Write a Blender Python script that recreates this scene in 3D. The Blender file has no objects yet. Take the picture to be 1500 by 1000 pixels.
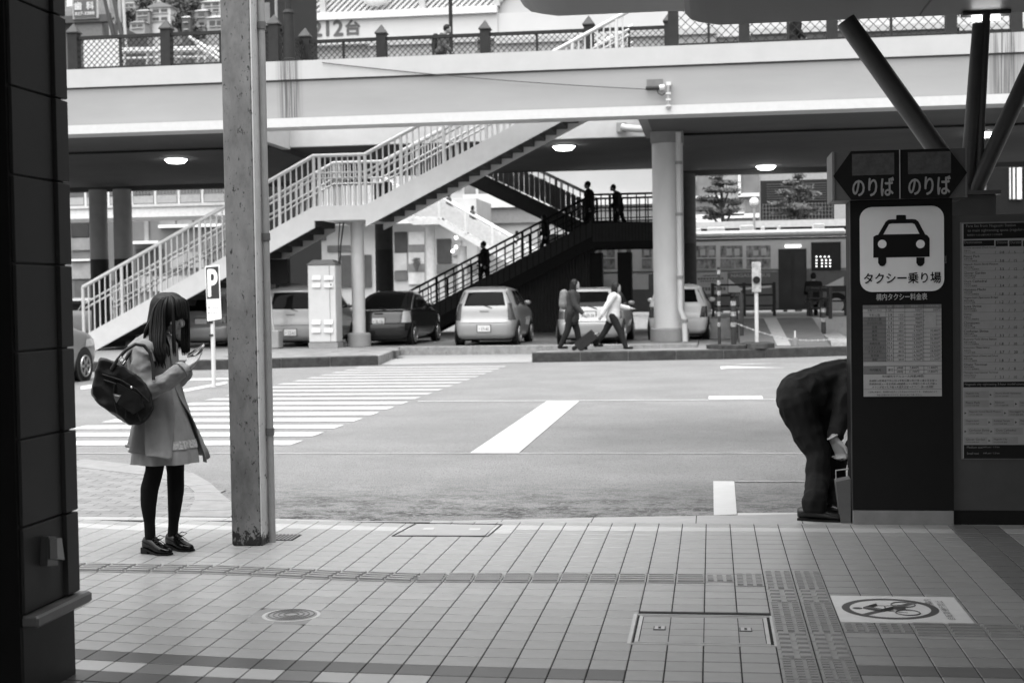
import bpy, math, random
from mathutils import Vector, Matrix, noise
random.seed(7)
S = bpy.context.scene
TMP = bpy.data.scenes.new('workbench')      # scratch scene for evaluating text and remeshed bodies, removed at the end
C = S.collection
R = math.radians

# ------------------------------------------------------------------ camera
F = 50.0 / 36.0 * 1500.0
CAM = Vector((0, 0, 1.5))
ROT = Matrix.Rotation(R(8.0), 3, 'Z') @ Matrix.Rotation(math.pi / 2 - math.atan(68 / 2083), 3, 'X') @ Matrix.Rotation(R(-0.9), 3, 'Z')
cd = bpy.data.cameras.new('camera')
cam = bpy.data.objects.new('camera', cd)
C.objects.link(cam)
cam.matrix_world = Matrix.Translation(CAM) @ ROT.to_4x4()
cd.lens = 50
cd.sensor_width = 36
cd.clip_end = 3000
cd.dof.use_dof = True
cd.dof.focus_distance = 8.6
cd.dof.aperture_fstop = 4.2
S.camera = cam

# ------------------------------------------------------------------ sky, sun, exposure
W = bpy.data.worlds.new('World')
S.world = W
W.use_nodes = True
wn = W.node_tree.nodes
wl = W.node_tree.links
sky = wn.new('ShaderNodeTexSky')
sky.sky_type = 'NISHITA'
sky.sun_disc = False
sky.sun_elevation = R(72)
sky.sun_rotation = R(200)
sky.air_density = 2.0
sky.dust_density = 6.0
bw = wn.new('ShaderNodeRGBToBW')          # black-and-white photograph: the sky light carries no hue
wl.new(sky.outputs[0], bw.inputs[0])
wl.new(bw.outputs[0], wn['Background'].inputs['Color'])
wn['Background'].inputs['Strength'].default_value = 0.15
sd = bpy.data.lights.new('sun', 'SUN')
sd.energy = 1.5
sd.angle = R(100)
sun = bpy.data.objects.new('sun', sd)
C.objects.link(sun)
# light comes from behind the camera, high and to the left
_el, _az = R(72), R(200)
_to = Vector((math.sin(_az) * math.cos(_el), math.cos(_az) * math.cos(_el), math.sin(_el)))
sun.rotation_euler = _to.to_track_quat('Z', 'Y').to_euler()
S.view_settings.view_transform = 'Standard'
S.view_settings.look = 'None'
S.view_settings.exposure = 1.3
S.view_settings.gamma = 1.0
S.cycles.use_denoising = True
S.cycles.max_bounces = 6
S.cycles.diffuse_bounces = 3
S.cycles.glossy_bounces = 3
S.cycles.transmission_bounces = 4
S.cycles.transparent_max_bounces = 6

# ------------------------------------------------------------------ surveying helpers (photo pixel + known plane -> point in the place)
def ray(px, py):
    return ROT @ Vector(((px - 750) / F, -(py - 500) / F, -1))
def G(px, py, z=0.0):
    d = ray(px, py)
    return CAM + d * ((z - CAM.z) / d.z)
def PY(px, py, Y):
    d = ray(px, py)
    return CAM + d * (Y / d.y)
def PX(px, py, X):
    d = ray(px, py)
    return CAM + d * (X / d.x)
def D(px, py, dep):
    return CAM + ray(px, py) * dep
def xat(px, Y, py=432):
    return PY(px, py, Y).x
def zat(px, py, Y):
    return PY(px, py, Y).z

# ------------------------------------------------------------------ materials (all neutral greys)
MATS = {}
def M(name, v, rough=0.7, metal=0.0, var=0.12, scale=6.0, bump=0.0, bscale=60.0, stretch=None, spots=None, spec=None, coat=0.0, rnd=0.0):
    if name in MATS:
        return MATS[name]
    m = bpy.data.materials.new(name)
    m.use_nodes = True
    n, l = m.node_tree.nodes, m.node_tree.links
    b = n['Principled BSDF']
    b.inputs['Roughness'].default_value = rough
    b.inputs['Metallic'].default_value = metal
    if spec is None:
        spec = 0.12 if v < 0.05 and rough > 0.3 else (0.22 if rough > 0.5 else 0.4)
    if spec is not None:
        b.inputs['Specular IOR Level'].default_value = spec
    if coat:
        b.inputs['Coat Weight'].default_value = coat
        b.inputs['Coat Roughness'].default_value = 0.05
    tc = n.new('ShaderNodeTexCoord')
    src = tc.outputs['Object']
    if stretch:
        mp = n.new('ShaderNodeMapping')
        mp.inputs['Scale'].default_value = stretch
        l.new(src, mp.inputs[0])
        src = mp.outputs[0]
    nz = n.new('ShaderNodeTexNoise')
    nz.inputs['Scale'].default_value = scale
    nz.inputs['Detail'].default_value = 6
    nz.inputs['Roughness'].default_value = 0.65
    l.new(src, nz.inputs['Vector'])
    mr = n.new('ShaderNodeMapRange')
    mr.inputs['From Min'].default_value = 0.3
    mr.inputs['From Max'].default_value = 0.7
    mr.inputs['To Min'].default_value = v * (1 - var)
    mr.inputs['To Max'].default_value = v * (1 + var)
    l.new(nz.outputs['Fac'], mr.inputs['Value'])
    col = mr.outputs[0]
    if rnd:
        oi = n.new('ShaderNodeObjectInfo')
        r1 = n.new('ShaderNodeMapRange')
        r1.inputs['To Min'].default_value = 1 - rnd
        r1.inputs['To Max'].default_value = 1 + rnd
        l.new(oi.outputs['Random'], r1.inputs['Value'])
        mu = n.new('ShaderNodeMath')
        mu.operation = 'MULTIPLY'
        l.new(col, mu.inputs[0])
        l.new(r1.outputs[0], mu.inputs[1])
        col = mu.outputs[0]
    if spots:                                  # (threshold, softness, colour, scale, stretch)
        th, so, sv, sc, st = spots
        mp2 = n.new('ShaderNodeMapping')
        mp2.inputs['Scale'].default_value = st
        l.new(tc.outputs['Object'], mp2.inputs[0])
        n2 = n.new('ShaderNodeTexNoise')
        n2.inputs['Scale'].default_value = sc
        n2.inputs['Detail'].default_value = 8
        n2.inputs['Roughness'].default_value = 0.7
        l.new(mp2.outputs[0], n2.inputs['Vector'])
        m2 = n.new('ShaderNodeMapRange')
        m2.inputs['From Min'].default_value = th
        m2.inputs['From Max'].default_value = th + so
        l.new(n2.outputs['Fac'], m2.inputs['Value'])
        mx = n.new('ShaderNodeMix')
        mx.data_type = 'FLOAT'
        l.new(m2.outputs[0], mx.inputs[0])
        l.new(col, mx.inputs[2])
        mx.inputs[3].default_value = sv
        col = mx.outputs[0]
    l.new(col, b.inputs['Base Color'])
    if bump:
        n3 = n.new('ShaderNodeTexNoise')
        n3.inputs['Scale'].default_value = bscale
        n3.inputs['Detail'].default_value = 4
        l.new(src, n3.inputs['Vector'])
        bp = n.new('ShaderNodeBump')
        bp.inputs['Strength'].default_value = bump
        bp.inputs['Distance'].default_value = 0.02
        l.new(n3.outputs['Fac'], bp.inputs['Height'])
        l.new(bp.outputs[0], b.inputs['Normal'])
    MATS[name] = m
    return m
def glow(name, v, strength):
    if name in MATS:
        return MATS[name]
    m = bpy.data.materials.new(name)
    m.use_nodes = True
    b = m.node_tree.nodes['Principled BSDF']
    b.inputs['Base Color'].default_value = (v, v, v, 1)
    b.inputs['Emission Color'].default_value = (1, 1, 1, 1)
    b.inputs['Emission Strength'].default_value = strength
    MATS[name] = m
    return m
def glass(name, tint, rough=0.03, alpha=0.0):
    # window glass seen from outside: dark body with a mirror-like skin
    if name in MATS:
        return MATS[name]
    m = bpy.data.materials.new(name)
    m.use_nodes = True
    n, l = m.node_tree.nodes, m.node_tree.links
    b = n['Principled BSDF']
    nz = n.new('ShaderNodeTexNoise')
    nz.inputs['Scale'].default_value = 1.3
    tc = n.new('ShaderNodeTexCoord')
    l.new(tc.outputs['Object'], nz.inputs['Vector'])
    mr = n.new('ShaderNodeMapRange')
    mr.inputs['To Min'].default_value = tint * 0.6
    mr.inputs['To Max'].default_value = tint * 1.4
    l.new(nz.outputs['Fac'], mr.inputs['Value'])
    l.new(mr.outputs[0], b.inputs['Base Color'])
    b.inputs['Roughness'].default_value = rough
    b.inputs['Specular IOR Level'].default_value = 0.3
    MATS[name] = m
    return m

def scratch_graph():
    vl = TMP.view_layers[0]
    vl.update()
    return vl.depsgraph
# ------------------------------------------------------------------ mesh collector
class MB:
    def __init__(s):
        s.v = []; s.f = []
    def add(s, vs, fs):
        o = len(s.v)
        s.v += [Vector(p) for p in vs]
        s.f += [tuple(i + o for i in q) for q in fs]
        return s
    def box(s, x0, x1, y0, y1, z0, z1):
        if x0 > x1: x0, x1 = x1, x0
        if y0 > y1: y0, y1 = y1, y0
        if z0 > z1: z0, z1 = z1, z0
        return s.add([(x0,y0,z0),(x1,y0,z0),(x1,y1,z0),(x0,y1,z0),(x0,y0,z1),(x1,y0,z1),(x1,y1,z1),(x0,y1,z1)],
                     [(3,2,1,0),(4,5,6,7),(0,1,5,4),(1,2,6,5),(2,3,7,6),(3,0,4,7)])
    def bbox(s, x0, x1, y0, y1, z0, z1, b):
        # box with chamfered edges: loft of inset rectangles
        def rect(i, z):
            c = b * 0.7
            return [(x0+i+c,y0+i,z),(x1-i-c,y0+i,z),(x1-i,y0+i+c,z),(x1-i,y1-i-c,z),(x1-i-c,y1-i,z),(x0+i+c,y1-i,z),(x0+i,y1-i-c,z),(x0+i,y0+i+c,z)]
        return s.loft([rect(b, z0), rect(0, z0 + b), rect(0, z1 - b), rect(b, z1)])
    def loft(s, rings, cap=True, closed=True):
        n = len(rings[0]); o = len(s.v)
        for r in rings:
            s.v += [Vector(p) for p in r]
        for i in range(len(rings) - 1):
            for j in range(n if closed else n - 1):
                k = (j + 1) % n
                s.f.append((o+i*n+j, o+i*n+k, o+(i+1)*n+k, o+(i+1)*n+j))
        if cap and closed:
            s.f.append(tuple(o + j for j in reversed(range(n))))
            s.f.append(tuple(o + (len(rings)-1)*n + j for j in range(n)))
        return s
    def prism(s, poly, off):
        off = Vector(off)
        p = [Vector(q) for q in poly]
        return s.loft([p, [q + off for q in p]])
    def beam(s, p0, p1, w, h, up=(0, 0, 1)):
        p0, p1 = Vector(p0), Vector(p1)
        d = (p1 - p0).normalized()
        u = Vector(up)
        a = d.cross(u)
        if a.length < 1e-5:
            a = d.cross(Vector((0, 1, 0)))
        a.normalize()
        b = a.cross(d).normalized()
        a *= w / 2; b *= h / 2
        return s.loft([[p - a - b, p + a - b, p + a + b, p - a + b] for p in (p0, p1)])
    def cyl(s, p0, p1, r0, r1=None, n=14, cap=True):
        return s.tube([p0, p1], [r0, r0 if r1 is None else r1], n, cap)
    def tube(s, pts, r, n=8, cap=True):
        pts = [Vector(p) for p in pts]
        rr = r if isinstance(r, (list, tuple)) else [r] * len(pts)
        rings = []
        prev = None
        for i, p in enumerate(pts):
            d = (pts[min(i+1, len(pts)-1)] - pts[max(i-1, 0)])
            if d.length < 1e-9: d = Vector((0, 0, 1))
            d.normalize()
            a = prev - d * prev.dot(d) if prev else (d.cross(Vector((0, 0, 1))) if abs(d.z) < 0.95 else d.cross(Vector((0, 1, 0))))
            if a.length < 1e-6: a = d.orthogonal()
            a.normalize(); prev = a
            b = d.cross(a)
            rings.append([p + (a * math.cos(2*math.pi*k/n) + b * math.sin(2*math.pi*k/n)) * rr[i] for k in range(n)])
        return s.loft(rings, cap)
    def sphere(s, c, r, n=12, m=8, rot=None):
        c = Vector(c)
        if not isinstance(r, (list, tuple)): r = (r, r, r)
        rings = []
        for i in range(m + 1):
            t = math.pi * (0.02 + 0.96 * i / m)
            ring = []
            for j in range(n):
                a = 2 * math.pi * j / n
                p = Vector((r[0]*math.sin(t)*math.cos(a), r[1]*math.sin(t)*math.sin(a), -r[2]*math.cos(t)))
                if rot: p = rot @ p
                ring.append(c + p)
            rings.append(ring)
        return s.loft(rings)
    def cap(s, p0, r0, p1, r1, n=12):
        # tapered capsule
        p0, p1 = Vector(p0), Vector(p1)
        d = p1 - p0
        if d.length < 1e-6: return s.sphere(p0, r0)
        d.normalize()
        P, Q = [], []
        for k in (0.98, 0.8, 0.45):
            P.append(p0 - d * r0 * k); Q.append(r0 * math.sqrt(1 - k*k))
        P.append(p0); Q.append(r0); P.append(p1); Q.append(r1)
        for k in (0.45, 0.8, 0.98):
            P.append(p1 + d * r1 * k); Q.append(r1 * math.sqrt(1 - k*k))
        return s.tube(P, Q, n)
    def chain(s, pts):
        for i in range(len(pts) - 1):
            s.cap(pts[i][0], pts[i][1], pts[i+1][0], pts[i+1][1])
        return s
    def mesh(s, name, off=Vector((0, 0, 0))):
        me = bpy.data.meshes.new(name)
        me.from_pydata([tuple(p - off) for p in s.v], [], s.f)
        me.update()
        return me
    def build(s, name, mat, parent=None, smooth=False, label=None, kind=None):
        off = rootloc(parent)
        me = s.mesh(name, off)
        if smooth:
            shade(me, smooth)
        return link(name, me, mat, parent, label, kind)
    def blob(s, name, mat, parent=None, voxel=0.02, smooth=4, label=None, wr=None):
        # union of the overlapping pieces as one continuous surface
        off = rootloc(parent)
        me = s.mesh('tmp', off)
        o = bpy.data.objects.new('tmp', me)
        TMP.collection.objects.link(o)
        m = o.modifiers.new('r', 'REMESH'); m.mode = 'VOXEL'; m.voxel_size = voxel
        if smooth:
            q = o.modifiers.new('s', 'SMOOTH'); q.factor = 0.5; q.iterations = smooth
        dg = scratch_graph()
        me2 = bpy.data.meshes.new_from_object(o.evaluated_get(dg))
        bpy.data.objects.remove(o); bpy.data.meshes.remove(me)
        me2.name = name
        me2.materials.clear()
        if wr: wrinkle(me2, *wr)
        shade(me2, True)
        return link(name, me2, mat, parent, label, None)
def wrinkle(me, amp, freq, sx=1.0, sz=1.0):
    # cloth creases: ridged noise pushed along the normals
    ns = [v.normal.copy() for v in me.vertices]
    for v, n in zip(me.vertices, ns):
        p = Vector((v.co.x * freq * sx, v.co.y * freq, v.co.z * freq * sz))
        a = 1 - 2.2 * abs(noise.noise(p)) + 0.5 * noise.noise(p * 2.3)
        v.co += n * (amp * (a - 0.6))
    me.update()
def shade(me, how):
    me.polygons.foreach_set('use_smooth', [True] * len(me.polygons))
    if how is not True:
        me.set_sharp_from_angle(angle=R(how))
def rootloc(p):
    off = Vector((0, 0, 0))
    while p:
        off += p.location
        p = p.parent
    return off
def link(name, me, mat, parent=None, label=None, kind=None):
    o = bpy.data.objects.new(name, me)
    C.objects.link(o)
    if mat is not None and not len(me.materials):
        me.materials.append(mat)
    if parent: o.parent = parent
    if label: o['label'] = label
    if kind: o['kind'] = kind
    return o
def thing(name, label, cat, loc=(0, 0, 0), rz=0.0, group=None):
    o = bpy.data.objects.new(name, None)
    C.objects.link(o)
    o.empty_display_size = 0.1
    o.location = loc
    o.rotation_euler = (0, 0, rz)
    o['label'] = label; o['category'] = cat
    if group: o['group'] = group
    return o
def tag(o, label, cat, group=None):
    o['label'] = label; o['category'] = cat
    if group: o['group'] = group
    return o
def struct(o):
    o['kind'] = 'structure'
    return o
def copy_tree(o, parent=None):
    c = o.copy()
    C.objects.link(c)
    c.parent = parent
    for ch in list(o.children):
        copy_tree(ch, c)
    return c
def inst(src, name, loc, parent, rot=None, scale=None):
    # another piece sharing mesh data; loc is in the place's coordinates
    o = bpy.data.objects.new(name, src if isinstance(src, bpy.types.Mesh) else src.data)
    C.objects.link(o)
    o.parent = parent
    o.location = Vector(loc) - rootloc(parent)
    if rot is not None: o.rotation_euler = rot
    if scale is not None: o.scale = scale
    return o
_TXT = {}
def text_mesh(body):
    if body not in _TXT:
        cu = bpy.data.curves.new('t', 'FONT')
        cu.body = body
        cu.size = 1.0
        cu.resolution_u = 3
        o = bpy.data.objects.new('t', cu)
        TMP.collection.objects.link(o)
        dg = scratch_graph()
        me = bpy.data.meshes.new_from_object(o.evaluated_get(dg))
        _TXT[body] = ([v.co.copy() for v in me.vertices], [tuple(p.vertices) for p in me.polygons])
        bpy.data.objects.remove(o); bpy.data.curves.remove(cu); bpy.data.meshes.remove(me)
    return _TXT[body]
def put_text(mb, body, p, right, up, width=None, height=None, bold=0.0):
    # fits the string into a box whose lower-left corner is p
    vs, fs = text_mesh(body)
    if not vs: return
    x0, x1 = min(v.x for v in vs), max(v.x for v in vs)
    y0, y1 = min(v.y for v in vs), max(v.y for v in vs)
    sx = width / (x1 - x0) if width else None
    sy = height / (y1 - y0) if height else None
    sx = sx or sy; sy = sy or sx
    p, right, up = Vector(p), Vector(right).normalized(), Vector(up).normalized()
    nrm = right.cross(up)
    offs = [(0, 0)] if not bold else [(-bold, 0), (bold, 0), (0, bold), (0, -bold)]
    for k, (bx, by) in enumerate(offs):
        mb.add([p + right * ((v.x - x0) * sx + bx) + up * ((v.y - y0) * sy + by) + nrm * (0.0004 * k) for v in vs], fs)
# ------------------------------------------------------------------ material palette
asphalt = M('asphalt', 0.185, 0.9, var=0.14, scale=0.8, bump=0.8, bscale=70, spots=(0.53, 0.10, 0.095, 55.0, (1, 1, 1)))
def _asphalt_detail():
    n, l = asphalt.node_tree.nodes, asphalt.node_tree.links
    b = n['Principled BSDF']
    src = b.inputs['Base Color'].links[0].from_socket
    tc = n.new('ShaderNodeTexCoord')
    sep = n.new('ShaderNodeSeparateXYZ')
    l.new(tc.outputs['Object'], sep.inputs[0])
    nz = n.new('ShaderNodeTexNoise'); nz.inputs['Scale'].default_value = 5.0; nz.inputs['Detail'].default_value = 8; nz.inputs['Roughness'].default_value = 0.75
    mp = n.new('ShaderNodeMapping'); mp.inputs['Scale'].default_value = (0.65, 1.0, 1.0)
    l.new(tc.outputs['Object'], mp.inputs[0]); l.new(mp.outputs[0], nz.inputs['Vector'])
    # worn coarse patch of older asphalt along the station kerb: the binder has gone and dark stone shows
    m1 = n.new('ShaderNodeMapRange'); m1.inputs['From Min'].default_value = 11.6; m1.inputs['From Max'].default_value = 9.3
    l.new(sep.outputs['Y'], m1.inputs['Value'])
    m2 = n.new('ShaderNodeMapRange'); m2.inputs['From Min'].default_value = 0.42; m2.inputs['From Max'].default_value = 0.58
    l.new(nz.outputs['Fac'], m2.inputs['Value'])
    mu = n.new('ShaderNodeMath'); mu.operation = 'MULTIPLY'
    l.new(m1.outputs[0], mu.inputs[0]); l.new(m2.outputs[0], mu.inputs[1])
    n4 = n.new('ShaderNodeTexNoise'); n4.inputs['Scale'].default_value = 26.0; n4.inputs['Detail'].default_value = 5
    l.new(tc.outputs['Object'], n4.inputs['Vector'])
    m4 = n.new('ShaderNodeMapRange'); m4.inputs['From Min'].default_value = 0.36; m4.inputs['From Max'].default_value = 0.50
    l.new(n4.outputs['Fac'], m4.inputs['Value'])
    mu2 = n.new('ShaderNodeMath'); mu2.operation = 'MULTIPLY'
    l.new(mu.outputs[0], mu2.inputs[0]); l.new(m4.outputs[0], mu2.inputs[1])
    mx = n.new('ShaderNodeMix'); mx.data_type = 'FLOAT'
    l.new(mu2.outputs[0], mx.inputs[0]); l.new(src, mx.inputs[2]); mx.inputs[3].default_value = 0.02
    l.new(mx.outputs[0], b.inputs['Base Color'])
_asphalt_detail()
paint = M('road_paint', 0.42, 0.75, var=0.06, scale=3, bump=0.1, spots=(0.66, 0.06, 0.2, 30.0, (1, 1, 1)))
paint_worn = M('worn_road_paint', 0.3, 0.8, var=0.2, scale=3, bump=0.1, spots=(0.5, 0.15, 0.14, 14.0, (1, 1, 1)))
grout = M('grout', 0.03, 0.95, bump=0.2)
tile_m = M('floor_tile', 0.27, 0.30, var=0.1, scale=9, bump=0.05, bscale=90, rnd=0.07, spec=0.5)
tile_pale = M('pale_floor_tile', 0.40, 0.30, var=0.06, scale=9, rnd=0.05, spec=0.5)
tile_dark = M('dark_floor_tile', 0.08, 0.30, var=0.08, scale=9, rnd=0.08, spec=0.5)
tile_mid = M('mid_floor_tile', 0.14, 0.30, var=0.08, scale=9, rnd=0.06, spec=0.5)
stone = M('kerb_stone', 0.22, 0.85, var=0.25, scale=5, bump=0.3, spots=(0.55, 0.15, 0.12, 9.0, (1, 1, 1)))
kerb_dark = M('dirty_kerb_stone', 0.045, 0.9, var=0.35, scale=6, bump=0.3)
concrete = M('concrete', 0.26, 0.85, var=0.12, scale=2.5, bump=0.15, spots=(0.62, 0.2, 0.2, 3.0, (1, 1, 0.3)))
pave_far = M('far_pavement', 0.18, 0.85, var=0.12, scale=1.5)
white_paint = M('white_steel_paint', 0.52, 0.45, var=0.06, scale=3)
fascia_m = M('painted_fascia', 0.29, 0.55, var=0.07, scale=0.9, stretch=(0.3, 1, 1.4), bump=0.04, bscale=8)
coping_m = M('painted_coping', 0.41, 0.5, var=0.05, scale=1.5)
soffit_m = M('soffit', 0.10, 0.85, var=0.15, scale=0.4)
black = M('black', 0.012, 0.5, var=0.1)
dark = M('dark_paint', 0.035, 0.5, var=0.15)
darkrail = M('dark_rail_paint', 0.028, 0.5, var=0.15)
steel = M('grey_steel', 0.30, 0.5, metal=0.2, var=0.12, scale=5)
chrome = M('bright_metal', 0.6, 0.2, metal=0.9)

# ------------------------------------------------------------------ ground, road, markings
road = struct(MB().add([(-700, -40, -0.012), (700, -40, -0.012), (700, 1200, -0.012), (-700, 1200, -0.012)], [(0, 1, 2, 3)]).build('road', asphalt))
def mark(name, pts, mat, z=-0.006, parent=None):
    mb = MB()
    p = [Vector((q[0], q[1], z)) for q in pts]
    mb.add(p, [tuple(range(len(p)))])
    return mb.build(name, mat, parent)
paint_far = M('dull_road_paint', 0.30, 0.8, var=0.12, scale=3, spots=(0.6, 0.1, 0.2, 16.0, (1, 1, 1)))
cw = struct(mark('crosswalk', [(-7.57, 14.14), (-4.31, 14.14), (-4.31, 14.60), (-7.57, 14.60)], paint))
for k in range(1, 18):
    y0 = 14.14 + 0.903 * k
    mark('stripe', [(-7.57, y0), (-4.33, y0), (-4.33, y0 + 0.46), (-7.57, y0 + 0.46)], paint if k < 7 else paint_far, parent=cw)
struct(mark('stop_line', [(-2.31, 13.42), (-1.84, 13.42), (-1.86, 20.02), (-2.32, 20.02)], paint))
struct(mark('lane_line', [(-8.6, 13.36), (3.5, 13.36), (3.5, 13.44), (-8.6, 13.44)], M('ghost_road_paint', 0.24, 0.85, var=0.2), -0.008))
struct(mark('lane_line', [(-4.2, 19.98), (3.5, 19.98), (3.5, 20.10), (-4.2, 20.10)], M('faint_road_paint', 0.34, 0.8, var=0.15)))
struct(mark('lane_line', [(G(1038, 583).x, 20.15), (G(1118, 583).x, 20.15), (G(1118, 583).x, 20.75), (G(1038, 583).x, 20.75)], paint, -0.005))
struct(mark('bay_line', [(0.0, 9.66), (0.155, 9.70), (0.165, 11.41), (0.0, 11.41)], paint))
struct(mark('bay_line', [(0.16, 9.66), (2.6, 9.86), (2.6, 9.95), (0.16, 9.76)], paint))
struct(mark('bay_line', [(0.17, 11.37), (3.0, 11.37), (3.0, 11.43), (0.17, 11.43)], paint_worn))
struct(mark('road_arrow', [G(1055, 536), G(1068, 535.5), G(1150, 538), G(1068, 538.5), G(1056, 540)], paint))
struct(mark('road_arrow', [G(1060, 534.5), G(1100, 531.5), G(1152, 531), G(1100, 533)], paint_worn))
struct(mark('bay_line', [G(262, 557), G(335, 555), G(335, 553), G(262, 554)], paint))
struct(mark('bay_line', [G(255, 576), G(333, 561), G(333, 558), G(255, 572)], paint))
struct(mark('bay_line', [G(118, 570), G(150, 566), G(150, 560), G(118, 565)], paint))
# concrete apron in front of the parking platform
struct(mark('apron', [(-7.3, 30.9), (-3.97, 31.5), (-3.97, 35.8), (-7.97, 35.8)], M('apron_concrete', 0.26, 0.85, var=0.1), -0.004))

# ------------------------------------------------------------------ station pavement
edge = [(-6.0, 9.405), (-3.31, 9.40), (-2.98, 9.36), (-2.4, 9.30), (-2.01, 9.28), (-1.4, 9.38), (-0.8, 9.50), (0.57, 9.70), (1.6, 9.80), (9, 9.95)]
slab = MB()
pl = [(-9, -8, -0.004), (9, -8, -0.004)] + [(x, y, -0.004) for x, y in reversed(edge)] + [(-9, 9.40, -0.004)]
slab.prism([(x, y, -0.25) for x, y, z in pl], (0, 0, 0.246))
pave = struct(slab.build('station_pavement', grout))
TS = 0.152
X0 = 0.1035                                   # a grout line found at the photo's vertical line
tile_meshes = {}
def tile_mesh(sl, mat):
    key = (round(sl, 2), mat.name)
    if key not in tile_meshes:
        h = TS / 2 - 0.0028
        hy = TS / 2 - 0.0050
        s_ = round(sl, 2)
        mb = MB()
        b = 0.002
        def rg(i, z):
            a = h - i
            c_ = hy - i
            return [(-a, -c_ - s_ * a, z), (a, -c_ + s_ * a, z), (a, c_ + s_ * a, z), (-a, c_ - s_ * a, z)]
        mb.loft([rg(0, -0.02), rg(0, -0.0015), rg(b, 0.0)])
        me = mb.mesh('tile')
        me.materials.append(mat)
        tile_meshes[key] = me
    return tile_meshes[key]
def curve(X, Y):
    k = 0.5
    t = min(0.0, X + 0.5)
    return 0.062 * t * t * k, 0.124 * t * k
rest = {}
tiles = []
hatch_box = (-0.375, 0.265, 6.055, 6.62)
for i in range(-32, 38):
    for j in range(0, 31):
        x = X0 + (i + 0.5) * TS
        y0 = 4.72 + (j + 0.5) * TS
        dy, sl = curve(x, y0)
        y = y0 + dy
        if y > 9.26 or x < -4.9: continue
        if x < -2.45 and y < 5.0: continue
        if hatch_box[0] < x < hatch_box[1] and hatch_box[2] < y < hatch_box[3]: continue
        if (x + 1.99) ** 2 + (y - 6.49) ** 2 < 0.125 ** 2: continue
        m = tile_m
        if 8.92 < y < 9.08: m = tile_pale
        row = 4.72 + j * TS
        if x < -0.35 and 5.40 < row < 5.52: m = tile_dark if x > -2.9 else tile_mid
        if x < -0.6 and 5.25 < row < 5.40: m = tile_pale if (x < -1.0 and i % 4) else tile_mid
        if x < -0.8 and row < 5.25: m = tile_dark
        if 1.48 < x < 1.80: m = tile_mid
        if x > 0.58 and 5.55 < row < 5.70: m = tile_mid
        if x > -0.6 and row < 5.1 and x < 0.3: m = tile_mid
        tiles.append((y, x, sl, m))
tiles.sort(key=lambda t: t[0])
def in_frame(x, y):
    q = ROT.transposed() @ (Vector((x, y, 0)) - CAM)
    return q.z < 0 and 118 < 750 + F * q.x / -q.z < 1506 and 500 - F * q.y / -q.z < 1004
vis = [t for t in tiles if in_frame(t[1], t[0])]
oth = [t for t in tiles if not in_frame(t[1], t[0])]
for k, (y, x, sl, m) in enumerate(vis[:300]):
    inst(tile_mesh(sl, m), 'tile', (x, y, 0), pave)
for (y, x, sl, m) in vis[300:] + oth:
    mb = rest.setdefault(m.name, (MB(), m))[0]
    me = tile_mesh(sl, m)
    mb.add([v.co + Vector((x, y, 0)) for v in me.vertices], [tuple(p.vertices) for p in me.polygons])
for nm, (mb, m) in rest.items():
    mb.build('tile_field', m, pave, kind='stuff')
# flush border of pale stone up to the carriageway
for k in range(len(edge) - 1):
    (xa, ya), (xb, yb) = edge[k], edge[k + 1]
    n = max(1, int((xb - xa) / 0.6))
    for q in range(n):
        u0, u1 = q / n, (q + 1) / n
        p = [(xa + (xb - xa) * u0 + 0.003, 9.262), (xa + (xb - xa) * u1 - 0.003, 9.262)]
        e = [(xa + (xb - xa) * u1 - 0.003, ya + (yb - ya) * u1), (xa + (xb - xa) * u0 + 0.003, ya + (yb - ya) * u0)]
        MB().prism([(a, b_, -0.02) for a, b_ in p + e], (0, 0, 0.019)).build('border_stone', M('border_stone', 0.28, 0.6, var=0.1, scale=6), pave)
# tactile guide blocks
tac_m = M('tactile_block', 0.24, 0.32, var=0.1, scale=8, spec=0.5)
def tac_mesh(kind):
    mb = MB()
    w, d = 0.15 / 2 - 0.003, 0.22 / 2
    if kind == 'bar':
        mb.box(-w, w, -d, d, 0.0, 0.003)
        for q in range(4):
            y = (q - 1.5) * 0.052
            mb.loft([[(-w + .006, y - .013, .003), (w - .006, y - .013, .003), (w - .006, y + .013, .003), (-w + .006, y + .013, .003)],
                     [(-w + .007, y - .012, .013), (w - .007, y - .012, .013), (w - .007, y + .012, .013), (-w + .007, y + .012, .013)]])
    elif kind == 'dot':
        d = 0.15 / 2 - 0.002
        mb.box(-w, w, -d, d, 0.0, 0.003)
        for a in range(3):
            for b_ in range(4):
                x, y = (a - 1) * 0.048, (b_ - 1.5) * 0.036
                mb.loft([[(x - .015, y - .010, .003), (x + .015, y - .010, .003), (x + .015, y + .010, .003), (x - .015, y + .010, .003)],
                         [(x - .014, y - .009, .013), (x + .014, y - .009, .013), (x + .014, y + .009, .013), (x - .014, y + .009, .013)]])
    else:                                       # large block studs
        d = 0.15 / 2 - 0.002
        mb.box(-w, w, -d, d, 0.0, 0.003)
        for a in (-1, 1):
            for b_ in (-1, 1):
                x, y = a * 0.036, b_ * 0.037
                mb.loft([[(x - .024, y - .022, .003), (x + .024, y - .022, .003), (x + .024, y + .022, .003), (x - .024, y + .022, .003)],
                         [(x - .022, y - .020, .013), (x + .022, y - .020, .013), (x + .022, y + .020, .013), (x - .022, y + .020, .013)]])
    me = mb.mesh('tactile_block')
    me.materials.append(tac_m)
    return me
TB, TD, TK = tac_mesh('bar'), tac_mesh('dot'), tac_mesh('stud')
pathY = [(-4.2, 7.57), (-3.5, 7.565), (-2.77, 7.55), (-2.07, 7.44), (-1.6, 7.39), (-0.77, 7.44), (0.3, 7.47)]
def lerp_path(x, p):
    for (xa, ya), (xb, yb) in zip(p, p[1:]):
        if xa <= x <= xb: return ya + (yb - ya) * (x - xa) / (xb - xa), (yb - ya) / (xb - xa)
    return p[-1][1], 0
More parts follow.
